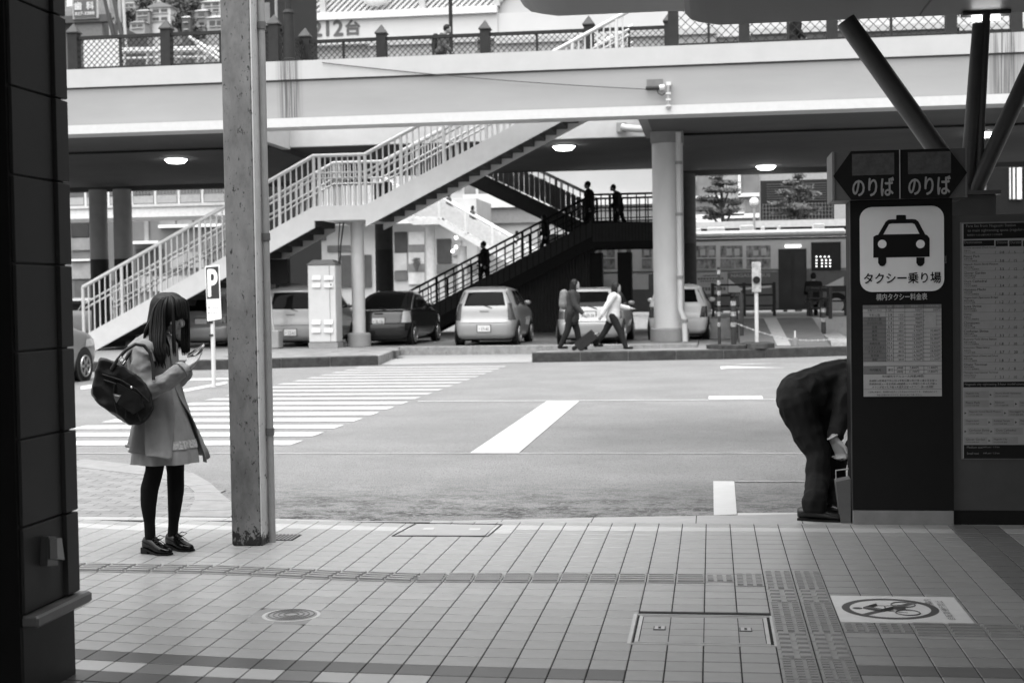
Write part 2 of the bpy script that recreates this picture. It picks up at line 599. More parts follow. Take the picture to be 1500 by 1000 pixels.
for i in range(-28, 1):
    x = X0 + (i + 0.5) * TS
    if x > 0.1:
        inst(TD, 'tactile_block', (x, 7.51, 0.0005), pave)
        inst(TD, 'tactile_block', (x, 7.36, 0.0005), pave)
        continue
    y, sl = lerp_path(x, pathY)
    inst(TB if x < -0.05 else TD, 'tactile_block', (x, y, 0.0005), pave, rot=(0, 0, math.atan(sl)))
for i in (1, 2):
    x = X0 + (i + 0.5) * TS
    for j in range(15):
        y = 7.59 - j * TS
        k = TK if j in (3, 4, 9, 10, 11) else TD
        inst(k, 'tactile_block', (x, y, 0.0005), pave)
for i in range(3, 12):
    x = X0 + (i + 0.5) * TS
    inst(TD if i < 5 else TB, 'tactile_block', (x, 6.40, 0.0005), pave, rot=None)
# inspection hatch with tiled lid
h = thing('access_hatch', 'tiled rectangular access hatch with steel frame and two lifting sockets, left of the tactile blocks', 'hatch', ((hatch_box[0] + hatch_box[1]) / 2, (hatch_box[2] + hatch_box[3]) / 2, 0))
hx0, hx1, hy0, hy1 = hatch_box
frame_m = M('steel_frame', 0.45, 0.4, metal=0.0)
fr = MB()
for a in (0, 0.03):
    t = 0.010
    fr.box(hx0 + a, hx1 - a, hy0 + a, hy0 + a + t, -0.003, 0.003 - a * 0.02).box(hx0 + a, hx1 - a, hy1 - a - t, hy1 - a, -0.003, 0.003 - a * 0.02)
    fr.box(hx0 + a, hx0 + a + t * 1.6, hy0 + a + t, hy1 - a - t, -0.003, 0.0025 - a * 0.02).box(hx1 - a - t * 1.6, hx1 - a, hy0 + a + t, hy1 - a - t, -0.003, 0.0025 - a * 0.02)
fr.build('frame', frame_m, h)
lid = MB().box(hx0 + 0.045, hx1 - 0.045, hy0 + 0.042, hy1 - 0.042, -0.003, -0.0015).build('lid', grout, h)
for a in range(4):
    for b_ in range(4):
        xs = [hx0 + 0.048, -0.2005, -0.0485, 0.1035, hx1 - 0.048]
        ys = [hy0 + 0.046 + q * (hy1 - hy0 - 0.092) / 4 for q in range(5)]
        MB().box(xs[a] + 0.002, xs[a + 1] - 0.002, ys[b_] + 0.002, ys[b_ + 1] - 0.002, -0.0012, 0.001).build('tile', tile_m, lid)
for sx in (-0.245, 0.135):
    s_ = MB().box(sx - 0.028, sx + 0.028, 6.31, 6.375, 0.0012, 0.004).build('lifting_socket', M('socket_dark', 0.05, 0.4), h)
    MB().box(sx - 0.022, sx + 0.022, 6.316, 6.369, 0.0043, 0.0055).build('cover', frame_m, s_)
    MB().box(sx - 0.006, sx + 0.006, 6.325, 6.36, 0.0058, 0.0065).build('slot', black, s_)
h = thing('access_hatch', 'pale metal-edged access hatch in the pavement right at the road edge', 'hatch', (-1.69, 8.94, 0))
fr = MB()
for a, b_ in (((-2.0, 8.69), (-1.95, 9.2)), ((-1.95, 9.2), (-1.375, 9.17)), ((-1.375, 9.17), (-1.395, 8.71)), ((-1.395, 8.71), (-2.0, 8.69))):
    fr.beam((*a, 0.001), (*b_, 0.001), 0.010, 0.005)
    fr.build('frame', dark, h) if a == (-1.395, 8.71) else None
MB().prism([(-1.97, 8.72, 0.0005), (-1.42, 8.735, 0.0005), (-1.405, 9.14, 0.0005), (-1.93, 9.165, 0.0005)], (0, 0, 0.0025)).build('lid', tile_m, h)
for sx in (-1.82, -1.52):
    MB().box(sx - 0.035, sx + 0.035, 8.93, 8.99, 0.003, 0.005).build('lifting_socket', frame_m, h)
# manhole, drain grate
MB().cyl((-1.99, 6.49, -0.02), (-1.99, 6.49, -0.0008), 0.21, n=32).build('manhole_bed', M('mortar', 0.2, 0.6), pave)
mh = thing('manhole_cover', 'small round cast manhole cover set in the floor tiles', 'manhole', (-1.99, 6.49, 0))
MB().cyl((-1.99, 6.49, -0.003), (-1.99, 6.49, 0.001), 0.138, n=32).build('rim', frame_m, mh)
MB().cyl((-1.99, 6.49, 0.0), (-1.99, 6.49, 0.003), 0.122, n=32).build('lid', M('cast_iron', 0.26, 0.5, metal=0.3), mh)
rg = MB()
for rr in (0.035, 0.06, 0.085, 0.108):
    rg.tube([(-1.99 + rr * math.cos(a * math.pi / 16), 6.49 + rr * math.sin(a * math.pi / 16), 0.0035) for a in range(33)], 0.0035, 5)
rg.build('ring_pattern', M('cast_iron_dark', 0.12, 0.5), mh, kind='stuff')
dg_ = thing('drain_grate', 'small slotted drain grate at the foot of the rusty post', 'grate', (-2.68, 8.6, 0))
MB().box(-2.81, -2.59, 8.50, 8.71, 0.0, 0.002).build('pit', black, dg_)
for k in range(9):
    MB().box(-2.81 + 0.0245 * k, -2.81 + 0.0245 * k + 0.013, 8.50, 8.71, 0.002, 0.006).build('bar', M('grate_bar', 0.2, 0.5, metal=0.4), dg_)
# no-cycling sticker on the floor
nb = thing('floor_sign', 'pale rectangular floor sticker showing a crossed-out bicycle', 'sign', (0.855, 6.8, 0))
sx0, sx1, sy0, sy1 = 0.562, 1.15, 6.525, 7.09
MB().box(sx0, sx1, sy0, sy1, 0.0005, 0.0022).build('sheet', M('sticker_white', 0.55, 0.5, var=0.08, scale=12), nb)
ink = M('sticker_grey', 0.07, 0.5)
cx, cy, ro, ri = 0.815, 6.81, 0.222, 0.185
rings = MB()
N = 48
rings.loft([[(cx + r_ * math.cos(2 * math.pi * k / N), cy + r_ * math.sin(2 * math.pi * k / N), 0.0028) for k in range(N)] for r_ in (ro, ri)], cap=False)
rings.build('ring', ink, nb)
MB().beam((cx - 0.13, cy - 0.135, 0.0027), (cx + 0.13, cy + 0.135, 0.0027), 0.035, 0.0008).build('slash', ink, nb)
bk = MB()                                        # bicycle lies with its wheels towards the right of the sheet
for wy in (-0.085, 0.085):
    bk.tube([(cx + 0.07 + 0.055 * math.cos(a * math.pi / 12), cy + wy + 0.055 * math.sin(a * math.pi / 12), 0.0032) for a in range(25)], 0.004, 4)
for a, b_ in (((0.07, -0.085), (-0.02, -0.05)), ((-0.02, -0.05), (0.065, 0.0)), ((0.065, 0.0), (0.07, 0.085)), ((0.07, 0.085), (-0.02, 0.055)), ((-0.02, 0.055), (-0.02, -0.05)), ((-0.02, 0.06), (-0.06, 0.06)), ((-0.02, -0.05), (-0.04, -0.06))):
    bk.beam((cx + a[0], cy + a[1], 0.0032), (cx + b_[0], cy + b_[1], 0.0032), 0.007, 0.001)
for p in ([(-0.045, -0.06), (-0.115, -0.005), (-0.06, 0.06)], [(-0.045, -0.06), (0.01, 0.0), (0.07, 0.0)]):
    bk.tube([(cx + x, cy + y, 0.0032) for x, y in p], 0.012, 5)
bk.sphere((cx - 0.15, cy + 0.0, 0.003), (0.024, 0.024, 0.0015), 10, 4)
bk.build('bicycle_symbol', ink, nb)
tx = MB()
for k, s_ in enumerate(('駅構内', '自転車通行禁止')):
    put_text(tx, s_, (1.03 + 0.05 * k if k else 1.03, 6.60 if k else 6.85, 0.0027), (0, 1, 0), (-1, 0, 0), width=0.40 if k else 0.18, height=0.036)
tx.build('lettering', ink, nb)
# ------------------------------------------------------------------ paved corner behind the girl
cpts = [(-12, 9.41), (-3.31, 9.41), (-3.36, 9.75), (-3.56, 10.15), (-3.80, 10.6), (-4.05, 11.1), (-4.5, 11.85), (-5.31, 12.42), (-5.95, 12.85), (-12, 13.6)]
cor = struct(MB().prism([(x, y, -0.2) for x, y in cpts], (0, 0, 0.192)).build('corner_pavement', M('paver_joint', 0.09, 0.95)))
paver_m = M('paver', 0.175, 0.8, var=0.12, scale=10, rnd=0.12)
inn = [(-12, 9.42), (-3.63, 9.42), (-3.60, 9.62), (-3.86, 10.5), (-4.02, 10.85), (-4.62, 11.68), (-5.4, 12.1), (-6.0, 12.45), (-12, 13.2)]
def inside(x, y, poly):
    c = False
    for (x1, y1), (x2, y2) in zip(poly, poly[1:] + poly[:1]):
        if (y1 > y) != (y2 > y) and x < (x2 - x1) * (y - y1) / (y2 - y1) + x1: c = not c
    return c
pm = MB().box(-0.118, 0.118, -0.058, 0.058, -0.02, 0.0).mesh('paver')
pm.materials.append(paver_m)
pj = MB()
for r_ in range(28):
    for q in range(24):
        x = -3.45 - q * 0.242 - (0.121 if r_ % 2 else 0)
        y = 9.485 + r_ * 0.122
        if inside(x - .03, y, inn):
            if x > -6.1: inst(pm, 'paver', (x, y, -0.003), cor)
            else: pj.box(x - .118, x + .118, y - .058, y + .058, -0.02, 0.0)
pj.build('paver_field', paver_m, cor, kind='stuff')
# curved flush kerb stones round the corner
outer = cpts[1:9]
inner_ = [(-3.70, 9.42), (-3.70, 9.66), (-3.86, 10.2), (-4.02, 10.62), (-4.19, 10.95), (-4.74, 11.60), (-5.42, 12.02), (-6.0, 12.38)]
for k in range(len(outer) - 1):
    a, b_, c_, d_ = inner_[k], inner_[k + 1], outer[k + 1], outer[k]
    g = 0.006
    MB().prism([(a[0], a[1] + g, -0.02), (b_[0], b_[1] - g, -0.02), (c_[0], c_[1] - g, -0.02), (d_[0], d_[1] + g, -0.02)], (0, 0, 0.0215)).build('kerb_stone', M('flush_kerb', 0.20, 0.8, var=0.15, scale=7), cor)
# ------------------------------------------------------------------ far side of the road: kerbs, platform, ramp
plat = [(-30, 26.6), (-18, 28.2), (-10.29, 29.55), (-7.33, 30.80), (-7.95, 35.80), (-0.35, 35.80), (-0.35, 52), (-30, 52)]
ps = struct(MB().prism([(x, y, -0.1) for x, y in plat], (0, 0, 0.295)).build('far_pavement', pave_far))
def kerb_run(pts, mat, parent, z1=0.2, depth=0.32, step=1.0, nm='kerb_stone'):
    for (xa, ya), (xb, yb) in zip(pts, pts[1:]):
        a, b = Vector((xa, ya, 0)), Vector((xb, yb, 0))
        L = (b - a).length
        n = max(1, round(L / step))
        d = (b - a) / n
        u = d.normalized()
        nv = Vector((-u.y, u.x, 0)) * depth
        for k in range(n):
            p, q = a + d * k + u * 0.006, a + d * (k + 1) - u * 0.006
            zz = z1 + random.uniform(-0.004, 0.004)
            i = 0.015
            f = -nv.normalized() * (0.012 + random.uniform(0, 0.004))
            lo = [p + f, q + f, q + nv, p + nv]
            MB().loft([[v + Vector((0, 0, -0.05)) for v in lo], [v + Vector((0, 0, zz - i)) for v in lo],
                       [p + f + nv.normalized() * i + Vector((0, 0, zz)), q + f + nv.normalized() * i + Vector((0, 0, zz)), q + nv + Vector((0, 0, zz)), p + nv + Vector((0, 0, zz))]]).build(nm, mat, parent)
kerb_run([(-18, 28.2), (-10.29, 29.55), (-7.33, 30.80)], kerb_dark, ps)
kerb_run([(-7.33, 30.80), (-7.95, 35.80)], stone, ps)
kerb_run([(-7.95, 35.80), (-0.35, 35.80)], stone, ps, z1=0.215)
isl = [(-3.97, 31.47), (0.26, 32.20), (3.06, 33.30), (9, 35.2), (16, 37), (16, 52), (-0.33, 52), (-0.33, 33.9), (-3.97, 33.0)]
island = struct(MB().prism([(x, y, -0.1) for x, y in isl], (0, 0, 0.292)).build('island_pavement', pave_far))
kerb_run([(-3.97, 31.47), (0.26, 32.20), (3.06, 33.30), (9, 35.2)], kerb_dark, island)
# paving joints on the near part of the left pavement: slabs laid on top
sl_m = M('far_slab', 0.19, 0.85, var=0.12, scale=4, rnd=0.08)
for r_ in range(5):
    for q in range(9):
        x, y = -11.6 + q * 0.62 + (0.31 if r_ % 2 else 0), 30.05 + r_ * 0.9 + q * 0.20
        if x < -7.9 and y < 35.4: MB().box(x, x + 0.61, y, y + 0.88, 0.19, 0.199).build('paving_slab', sl_m, ps)
# ramp with tactile strip, raised bus platform behind
rx0, rx1 = xat(1085, 33.9), xat(1216, 33.9)
ramp_m = M('ramp_paving', 0.11, 0.85, var=0.12, scale=2)
ramp = MB()
ramp.prism([(rx0, 33.9, 0.197), (rx0, 40.0, 0.197), (rx0, 40.0, 0.75)], (rx1 - rx0, 0, 0))
ramp = struct(ramp.build('ramp', ramp_m))
MB().prism([(xat(1138, 33.95), 33.95, 0.206), (xat(1158, 33.95), 33.95, 0.206), (xat(1137, 39.9), 39.9, 0.752), (xat(1118, 39.9), 39.9, 0.752)], (0, 0, 0.006)).build('tactile_strip', M('ramp_tactile', 0.3, 0.7), ramp)
busplat = struct(MB().box(-0.32, 16, 40.0, 51.8, 0.19, 0.75).build('bus_platform', M('platform_concrete', 0.33, 0.85)))
rk = thing('ramp_kerb', 'pale concrete ramp side block by the chain barrier', 'kerb', (rx1 + 0.2, 34.3, 0.19))
MB().prism([(rx1 + 0.02, 33.9, 0.19), (rx1 + 0.02, 37.5, 0.19), (rx1 + 0.02, 37.5, 0.42), (rx1 + 0.02, 34.1, 0.33)], (0.45, 0, 0)).build('block', stone, rk)

# ------------------------------------------------------------------ elevated pedestrian deck
YB = 34.2
deck = thing('pedestrian_deck', 'long pale elevated pedestrian deck crossing behind the road', 'footbridge', (-4, YB, 5.7))
def fascia_mat(base, nm):
    m = base.copy(); m.name = nm
    n, l = m.node_tree.nodes, m.node_tree.links
    b = n['Principled BSDF']
    src = b.inputs['Base Color'].links[0].from_socket
    tc = n.new('ShaderNodeTexCoord')
    sep = n.new('ShaderNodeSeparateXYZ'); l.new(tc.outputs['Object'], sep.inputs[0])
    mp = n.new('ShaderNodeMapping'); mp.inputs['Scale'].default_value = (20, 1, 0.3)
    l.new(tc.outputs['Object'], mp.inputs[0])
    nz = n.new('ShaderNodeTexNoise'); nz.inputs['Scale'].default_value = 1.6; nz.inputs['Detail'].default_value = 5
    l.new(mp.outputs[0], nz.inputs['Vector'])
    tot = None
    for cxp, hw in ((xat(431, YB) + 4, 0.36), (xat(1474, YB) + 4, 0.42)):
        sb = n.new('ShaderNodeMath'); sb.operation = 'SUBTRACT'; sb.inputs[1].default_value = cxp; l.new(sep.outputs['X'], sb.inputs[0])
        ab = n.new('ShaderNodeMath'); ab.operation = 'ABSOLUTE'; l.new(sb.outputs[0], ab.inputs[0])
        mr = n.new('ShaderNodeMapRange'); mr.inputs['From Min'].default_value = hw; mr.inputs['From Max'].default_value = hw * 0.4; l.new(ab.outputs[0], mr.inputs['Value'])
        if tot is None: tot = mr.outputs[0]
        else:
            ad = n.new('ShaderNodeMath'); ad.operation = 'ADD'; l.new(tot, ad.inputs[0]); l.new(mr.outputs[0], ad.inputs[1]); tot = ad.outputs[0]
    th = n.new('ShaderNodeMapRange'); th.inputs['From Min'].default_value = 0.38; th.inputs['From Max'].default_value = 0.60; l.new(nz.outputs['Fac'], th.inputs['Value'])
    mu = n.new('ShaderNodeMath'); mu.operation = 'MULTIPLY'; l.new(tot, mu.inputs[0]); l.new(th.outputs[0], mu.inputs[1])
    mx = n.new('ShaderNodeMix'); mx.data_type = 'FLOAT'; l.new(mu.outputs[0], mx.inputs[0]); l.new(src, mx.inputs[2]); mx.inputs[3].default_value = 0.09
    l.new(mx.outputs[0], b.inputs['Base Color'])
    return m
stain = fascia_mat(fascia_m, 'stained_fascia')
stain2 = fascia_mat(coping_m, 'stained_coping')
L0, L1 = -34.0, 18.0
xo0, xo1 = xat(386, 38.0), -1.50            # opening in the deck for the stair
MB().box(L0, L1, YB - 0.06, YB + 0.55, 6.885, 7.34).build('coping', stain2, deck)
MB().box(L0, L1, YB - 0.015, YB + 0.45, 6.845, 6.885).build('groove_shade_strip', M('groove_shade', 0.08, 0.8), deck)  # dark strip, the shadow under the coping put into its colour
MB().box(L0, L1, YB, YB + 0.5, 5.95, 6.845).build('fascia_beam', stain, deck)
MB().box(L0, L1, YB - 0.02, YB + 0.5, 5.93, 5.95).build('flange_shade_strip', M('groove_shade', 0.08, 0.8), deck)  # dark strip painting the shade line above the flange
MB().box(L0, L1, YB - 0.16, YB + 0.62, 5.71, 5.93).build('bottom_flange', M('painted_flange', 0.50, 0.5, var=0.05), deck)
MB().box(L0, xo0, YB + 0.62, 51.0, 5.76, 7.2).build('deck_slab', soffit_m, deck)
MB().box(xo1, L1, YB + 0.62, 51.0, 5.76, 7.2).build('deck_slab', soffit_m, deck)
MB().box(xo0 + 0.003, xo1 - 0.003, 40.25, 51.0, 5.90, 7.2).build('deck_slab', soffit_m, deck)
MB().box(xo0 + 0.003, xo1 - 0.003, 40.0, 40.25, 5.87, 7.25).build('back_beam', white_paint, deck)
MB().box(xo0 + 0.003, xo0 + 0.25, YB + 0.63, 39.99, 5.80, 7.24).build('side_beam', white_paint, deck)
MB().box(xo1 - 0.25, xo1 - 0.003, YB + 0.63, 39.99, 5.80, 7.24).build('side_beam', concrete, deck)
for xa, xb in ((L0, xo0 - 0.01), (xo1 + 0.01, L1)):
    MB().box(xa, xb, 38.60, 38.78, 5.70, 5.755).build('soffit_joint', black, deck)
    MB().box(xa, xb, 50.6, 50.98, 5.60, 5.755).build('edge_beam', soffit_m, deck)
# big front column with plinth, capital and downpipe
def column(px, Y, r, z0, z1, mats, label, plinth=None, capital=None, band=None, base_px=None):
    x = xat(px, Y)
    t = thing('column', label, 'column', (x, Y, z0), group=None)
    if band:
        MB().cyl((x, Y, z0), (x, Y, band), r * 1.01, n=24).build('painted_band', mats[1], t, smooth=40)
        MB().cyl((x, Y, band + 0.003), (x, Y, z1), r, n=24).build('shaft', mats[0], t, smooth=40)
    else:
        MB().cyl((x, Y, z0), (x, Y, z1), r, n=28).build('shaft', mats[0], t, smooth=40)
    if plinth:
        MB().tube([(x, Y, z0), (x, Y, z0 + plinth[1] - 0.04), (x, Y, z0 + plinth[1])], [plinth[0], plinth[0], plinth[0] - 0.05], 28).build('plinth', concrete, t, smooth=40)
    if capital:
        MB().box(x - capital, x + capital, Y - capital * 1.0, Y + capital, z1 - 0.30, z1 - 0.002).build('capital', concrete, t)
    return t, x
colw = M('column_paint', 0.55, 0.6, var=0.10, scale=1.4, stretch=(1, 1, 0.4))
cdark = M('column_dark_band', 0.05, 0.6)
cgrey = M('column_grey', 0.42, 0.7, var=0.15, scale=1.5)
t, cx_ = column(980, 38.3, 0.41, 0.2, 5.755, (colw, cdark), 'thick pale round column with a downpipe, between the silver wagon and white hatchback', plinth=(0.52, 0.36), capital=0.43)
pp = thing('downpipe', 'slim pale downpipe running down beside the thick round column', 'pipe', (cx_ + 0.3, 37.75, 0.2))
px_ = cx_ + 0.31
MB().tube([(px_, 37.78, 5.70), (px_, 37.78, 1.05), (px_ + 0.10, 37.72, 0.80), (px_ + 0.12, 37.70, 0.20)], 0.072, 12).build('pipe', colw, pp, smooth=50)
for z in (4.9, 3.55, 1.9, 0.75):
    MB().cyl((px_ + (0.1 if z < 1 else 0), 37.77 if z > 1 else 37.71, z - 0.04), (px_ + (0.1 if z < 1 else 0), 37.77 if z > 1 else 37.71, z + 0.04), 0.095, n=12).build('bracket', concrete, pp, smooth=50)
column(147, 50.0, 0.33, 0.2, 5.60, (cgrey, cdark), 'leftmost of the twin grey columns under the deck, dark painted below', band=3.05)
column(182.5, 50.0, 0.34, 0.2, 5.60, (cgrey, cdark), 'right one of the twin grey columns under the deck, dark painted below', band=3.05)
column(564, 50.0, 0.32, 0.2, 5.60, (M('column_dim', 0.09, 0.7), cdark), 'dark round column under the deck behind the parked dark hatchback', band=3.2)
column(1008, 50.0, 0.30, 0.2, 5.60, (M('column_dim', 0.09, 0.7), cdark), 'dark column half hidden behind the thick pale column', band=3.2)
column(381, 41.2, 0.11, 0.2, 5.76, (cgrey, cdark), 'thin grey post under the deck seen just right of the rusty post')
# soffit lamps
def soffit_lamp(px, py, z, label):
    p = G(px, py, z)
    t = thing('ceiling_light', label, 'light', p, group='lamps under the deck')
    MB().cyl(p, p + Vector((0, 0, 0.06)), 0.34, n=20).build('housing', white_paint, t, smooth=40)
    MB().tube([p - Vector((0, 0, 0.11)), p - Vector((0, 0, 0.09)), p - Vector((0, 0, 0.003))], [0.10, 0.24, 0.33], 20).build('diffuser', glow('lamp_glow', 0.9, 9), t, smooth=60)
soffit_lamp(258, 234, 5.74, 'lit round lamp under the deck at the far left')
soffit_lamp(826, 215, 5.86, 'lit round lamp under the deck above the dark staircase')
soffit_lamp(1122, 244, 5.74, 'lit round lamp under the deck left of the arrow sign')
soffit_lamp(1439, 196, 5.74, 'lit round lamp under the deck between the canopy struts')
soffit_lamp(1491, 240, 5.74, 'lit round lamp under the deck at the right edge')

# railings along the deck: dark posts with pyramid caps, rails, diagonal lattice
def lattice(x0, x1, z0, z1, Y, pitch, w, axis='x'):
    mb = MB()
    H = z1 - z0
    c = x0 - H
    while c < x1:
        for sg in (1, -1):
            a, b = c, c + H
            za, zb = (z0, z1) if sg > 0 else (z1, z0)
            # clip to the bay
            if a < x0: za += (zb - za) * (x0 - a) / (b - a); a = x0
            if b > x1: zb = za + (zb - za) * (x1 - a) / (b - a) if b > a else zb; b = x1
            if b - a > 0.03:
                yy = Y + 0.009 * sg
                if axis == 'x': mb.beam((a, yy, za), (b, yy, zb), w, w, (0, 1, 0))
                else: mb.beam((Y + 0.009 * sg, a, za), (Y + 0.009 * sg, b, zb), w, w, (1, 0, 0))
        c += pitch
    return mb
def post(x, Y, z0, ztop, r, name_mat, parent):
    MB().box(x - r, x + r, Y - r, Y + r, z0, ztop).build('post', name_mat, parent)
    MB().loft([[(x - r * 1.25, Y - r * 1.25, ztop + 0.002), (x + r * 1.25, Y - r * 1.25, ztop + 0.002), (x + r * 1.25, Y + r * 1.25, ztop + 0.002), (x - r * 1.25, Y + r * 1.25, ztop + 0.002)],
               [(x - r * 1.25, Y - r * 1.25, ztop + 0.03), (x + r * 1.25, Y - r * 1.25, ztop + 0.03), (x + r * 1.25, Y + r * 1.25, ztop + 0.03), (x - r * 1.25, Y + r * 1.25, ztop + 0.03)],
               [(x - .005, Y - .005, ztop + 0.26), (x + .005, Y - .005, ztop + 0.26), (x + .005, Y + .005, ztop + 0.26), (x - .005, Y + .005, ztop + 0.26)]]).build('post_cap', M('cap_grey', 0.05, 0.6), parent)
def railing(xs, Y, z0, ztop, label, pitch=0.15):
    t = thing('railing', label, 'railing', ((xs[0] + xs[-1]) / 2, Y, z0))
    for x in xs:
        post(x, Y, z0, ztop + 0.08, 0.125, darkrail, t)
    for a, b in zip(xs, xs[1:]):
        a, b = a + 0.13, b - 0.13
        MB().box(a, b, Y - 0.055, Y + 0.055, ztop - 0.08, ztop).build('top_rail', darkrail, t)
        MB().box(a, b, Y - 0.03, Y + 0.03, z0 + 0.06, z0 + 0.10).build('bottom_rail', darkrail, t)
        m = (a + b) / 2
        MB().box(m - 0.03, m + 0.03, Y - 0.028, Y + 0.028, z0 + 0.10, ztop - 0.08).build('stile', darkrail, t)
        for p, q in ((a, m - 0.03), (m + 0.03, b)):
            lattice(p, q, z0 + 0.10, ztop - 0.08, Y, pitch, 0.015).build('lattice', darkrail, t)
    return t
railing([xat(p, YB + 0.3) for p in (118, 253, 410)], YB + 0.3, 7.34, 8.22, 'dark lattice railing on the left end of the deck, standing on its front edge')
railing([xat(p, 36.9) for p in (455, 566, 717, 868, 985)], 36.9, 7.21, 8.33, 'dark lattice railing with pointed posts along the middle of the deck')
railing([xat(p, YB + 0.3) for p in (991, 1094, 1222, 1395, 1490)], YB + 0.3, 7.34, 8.30, 'dark lattice railing on the right end of the deck under the canopy', 0.22)
xa, xb = xat(410, YB + 0.3), xat(455, 36.9)
t = thing('railing', 'short return of dark railing turning back beside the lamp post', 'railing', ((xa + xb) / 2, 35.7, 7.3))
MB().beam((xa + 0.1, YB + 0.45, 8.20), (xb - 0.1, 36.75, 8.29), 0.11, 0.08).build('top_rail', darkrail, t)
lt = MB()
d_ = Vector((xb - xa, 36.9 - YB - 0.3, 0))
for k in range(14):
    for sg in (0, 1):
        u0, u1 = k / 14, min(1, k / 14 + 0.3)
        p, q = Vector((xa, YB + 0.3, 0)) + d_ * u0, Vector((xa, YB + 0.3, 0)) + d_ * u1
        lt.beam(p + Vector((0, 0, 7.4 if sg else 8.2)), q + Vector((0, 0, 8.2 if sg else 7.4)), 0.017, 0.017)
lt.build('lattice', darkrail, t)
# lamp post standing on the deck edge
lp = thing('lamp_post', 'dark fluted lamp post on the deck edge rising out of view', 'lamp post', (xat(431, YB + 0.3), YB + 0.3, 7.34))
x = lp.location.x; y = lp.location.y
MB().tube([(x, y, 7.34), (x, y, 7.44), (x, y, 7.46), (x, y, 8.55), (x, y, 8.58), (x, y, 8.66)], [0.19, 0.19, 0.155, 0.13, 0.15, 0.11], 16).build('base', darkrail, lp, smooth=30)
MB().cyl((x, y, 8.66), (x, y, 11.2), 0.085, 0.06, n=12).build('shaft', darkrail, lp, smooth=40)
MB().sphere((x, y, 11.4), 0.24, 14, 10).build('globe', M('globe_white', 0.7, 0.3), lp, smooth=True)
MB().tube([(x - .2, y, 9.0), (x, y, 9.02), (x + .2, y, 9.0)], 0.02, 6).build('bracket', darkrail, lp)
lp2 = thing('lamp_post', 'thin dark lamp pole behind the walking man on the deck', 'lamp post', (xat(667, 39.5), 39.5, 7.2))
MB().cyl((lp2.location.x, 39.5, 7.2), (lp2.location.x, 39.5, 10.4), 0.055, n=8).build('pole', darkrail, lp2)
# cable and sensor box on the fascia
cb = thing('cable', 'thin dark cable sagging across the deck fascia', 'cable', PY(480, 92, YB - 0.1))
pts = []
for k in range(25):
    u = k / 24
    px = 472 + (948 - 472) * u
    py = 92 + (131 - 92) * u + 4 * 3.2 * u * (1 - u) * 2.6 * 0.5
    pts.append(PY(px, py, YB - 0.09))
MB().tube(pts, 0.011, 5).build('cable', M('cable_dark', 0.05, 0.6), cb)
sb = thing('sensor_bracket', 'small camera bracket and junction box bolted to the deck fascia', 'bracket', PY(965, 130, YB - 0.1))
def zx(px, py): return PY(px, py, YB - 0.1)
a = zx(947, 116); b = zx(971, 130)
MB().box(a.x, b.x, YB - 0.02, YB - 0.004, b.z, a.z).build('patch', M('patch_grey', 0.16, 0.8), sb)
a = zx(946, 124); b = zx(966, 129)
MB().cyl((a.x, YB - 0.12, b.z), (b.x, YB - 0.12, b.z), 0.045, n=10).build('camera_body', dark, sb)
MB().cyl((b.x, YB - 0.12, b.z), (b.x + 0.12, YB - 0.12, b.z + 0.01), 0.07, n=10).build('clamp', white_paint, sb)
a = zx(976, 121); b = zx(983, 126)
MB().box(a.x, b.x, YB - 0.2, YB - 0.004, b.z, a.z).build('junction_box', white_paint, sb)
a = zx(979, 126); b = zx(981, 160)
MB().cyl((a.x, YB - 0.20, a.z), (a.x, YB - 0.20, b.z), 0.035, n=8).build('conduit', steel, sb)
for k in (138, 147, 156):
    MB().box(a.x - 0.06, a.x + 0.06, YB - 0.24, YB - 0.16, zx(979, k).z - 0.02, zx(979, k).z + 0.02).build('clip', white_paint, sb)
MB().tube([zx(962, 130), zx(964, 137), zx(970, 140), zx(976, 135)], 0.012, 5).build('loop_cable', dark, sb)
# box and duct under the deck, left of the column
db = thing('duct', 'pale bent duct and junction box on the beam under the deck', 'duct', PY(910, 187, 39.9))
a = PY(903, 180, 39.95); b = PY(918, 193, 39.95)
MB().box(a.x, b.x, 39.9, 39.995, b.z, a.z).build('box', M('duct_grey', 0.3, 0.6), db)
MB().tube([PY(911, 186, 39.85), PY(920, 188, 39.8), PY(935, 189, 39.6), PY(957, 190, 39.2)], 0.10, 10).build('pipe', white_paint, db, smooth=50)

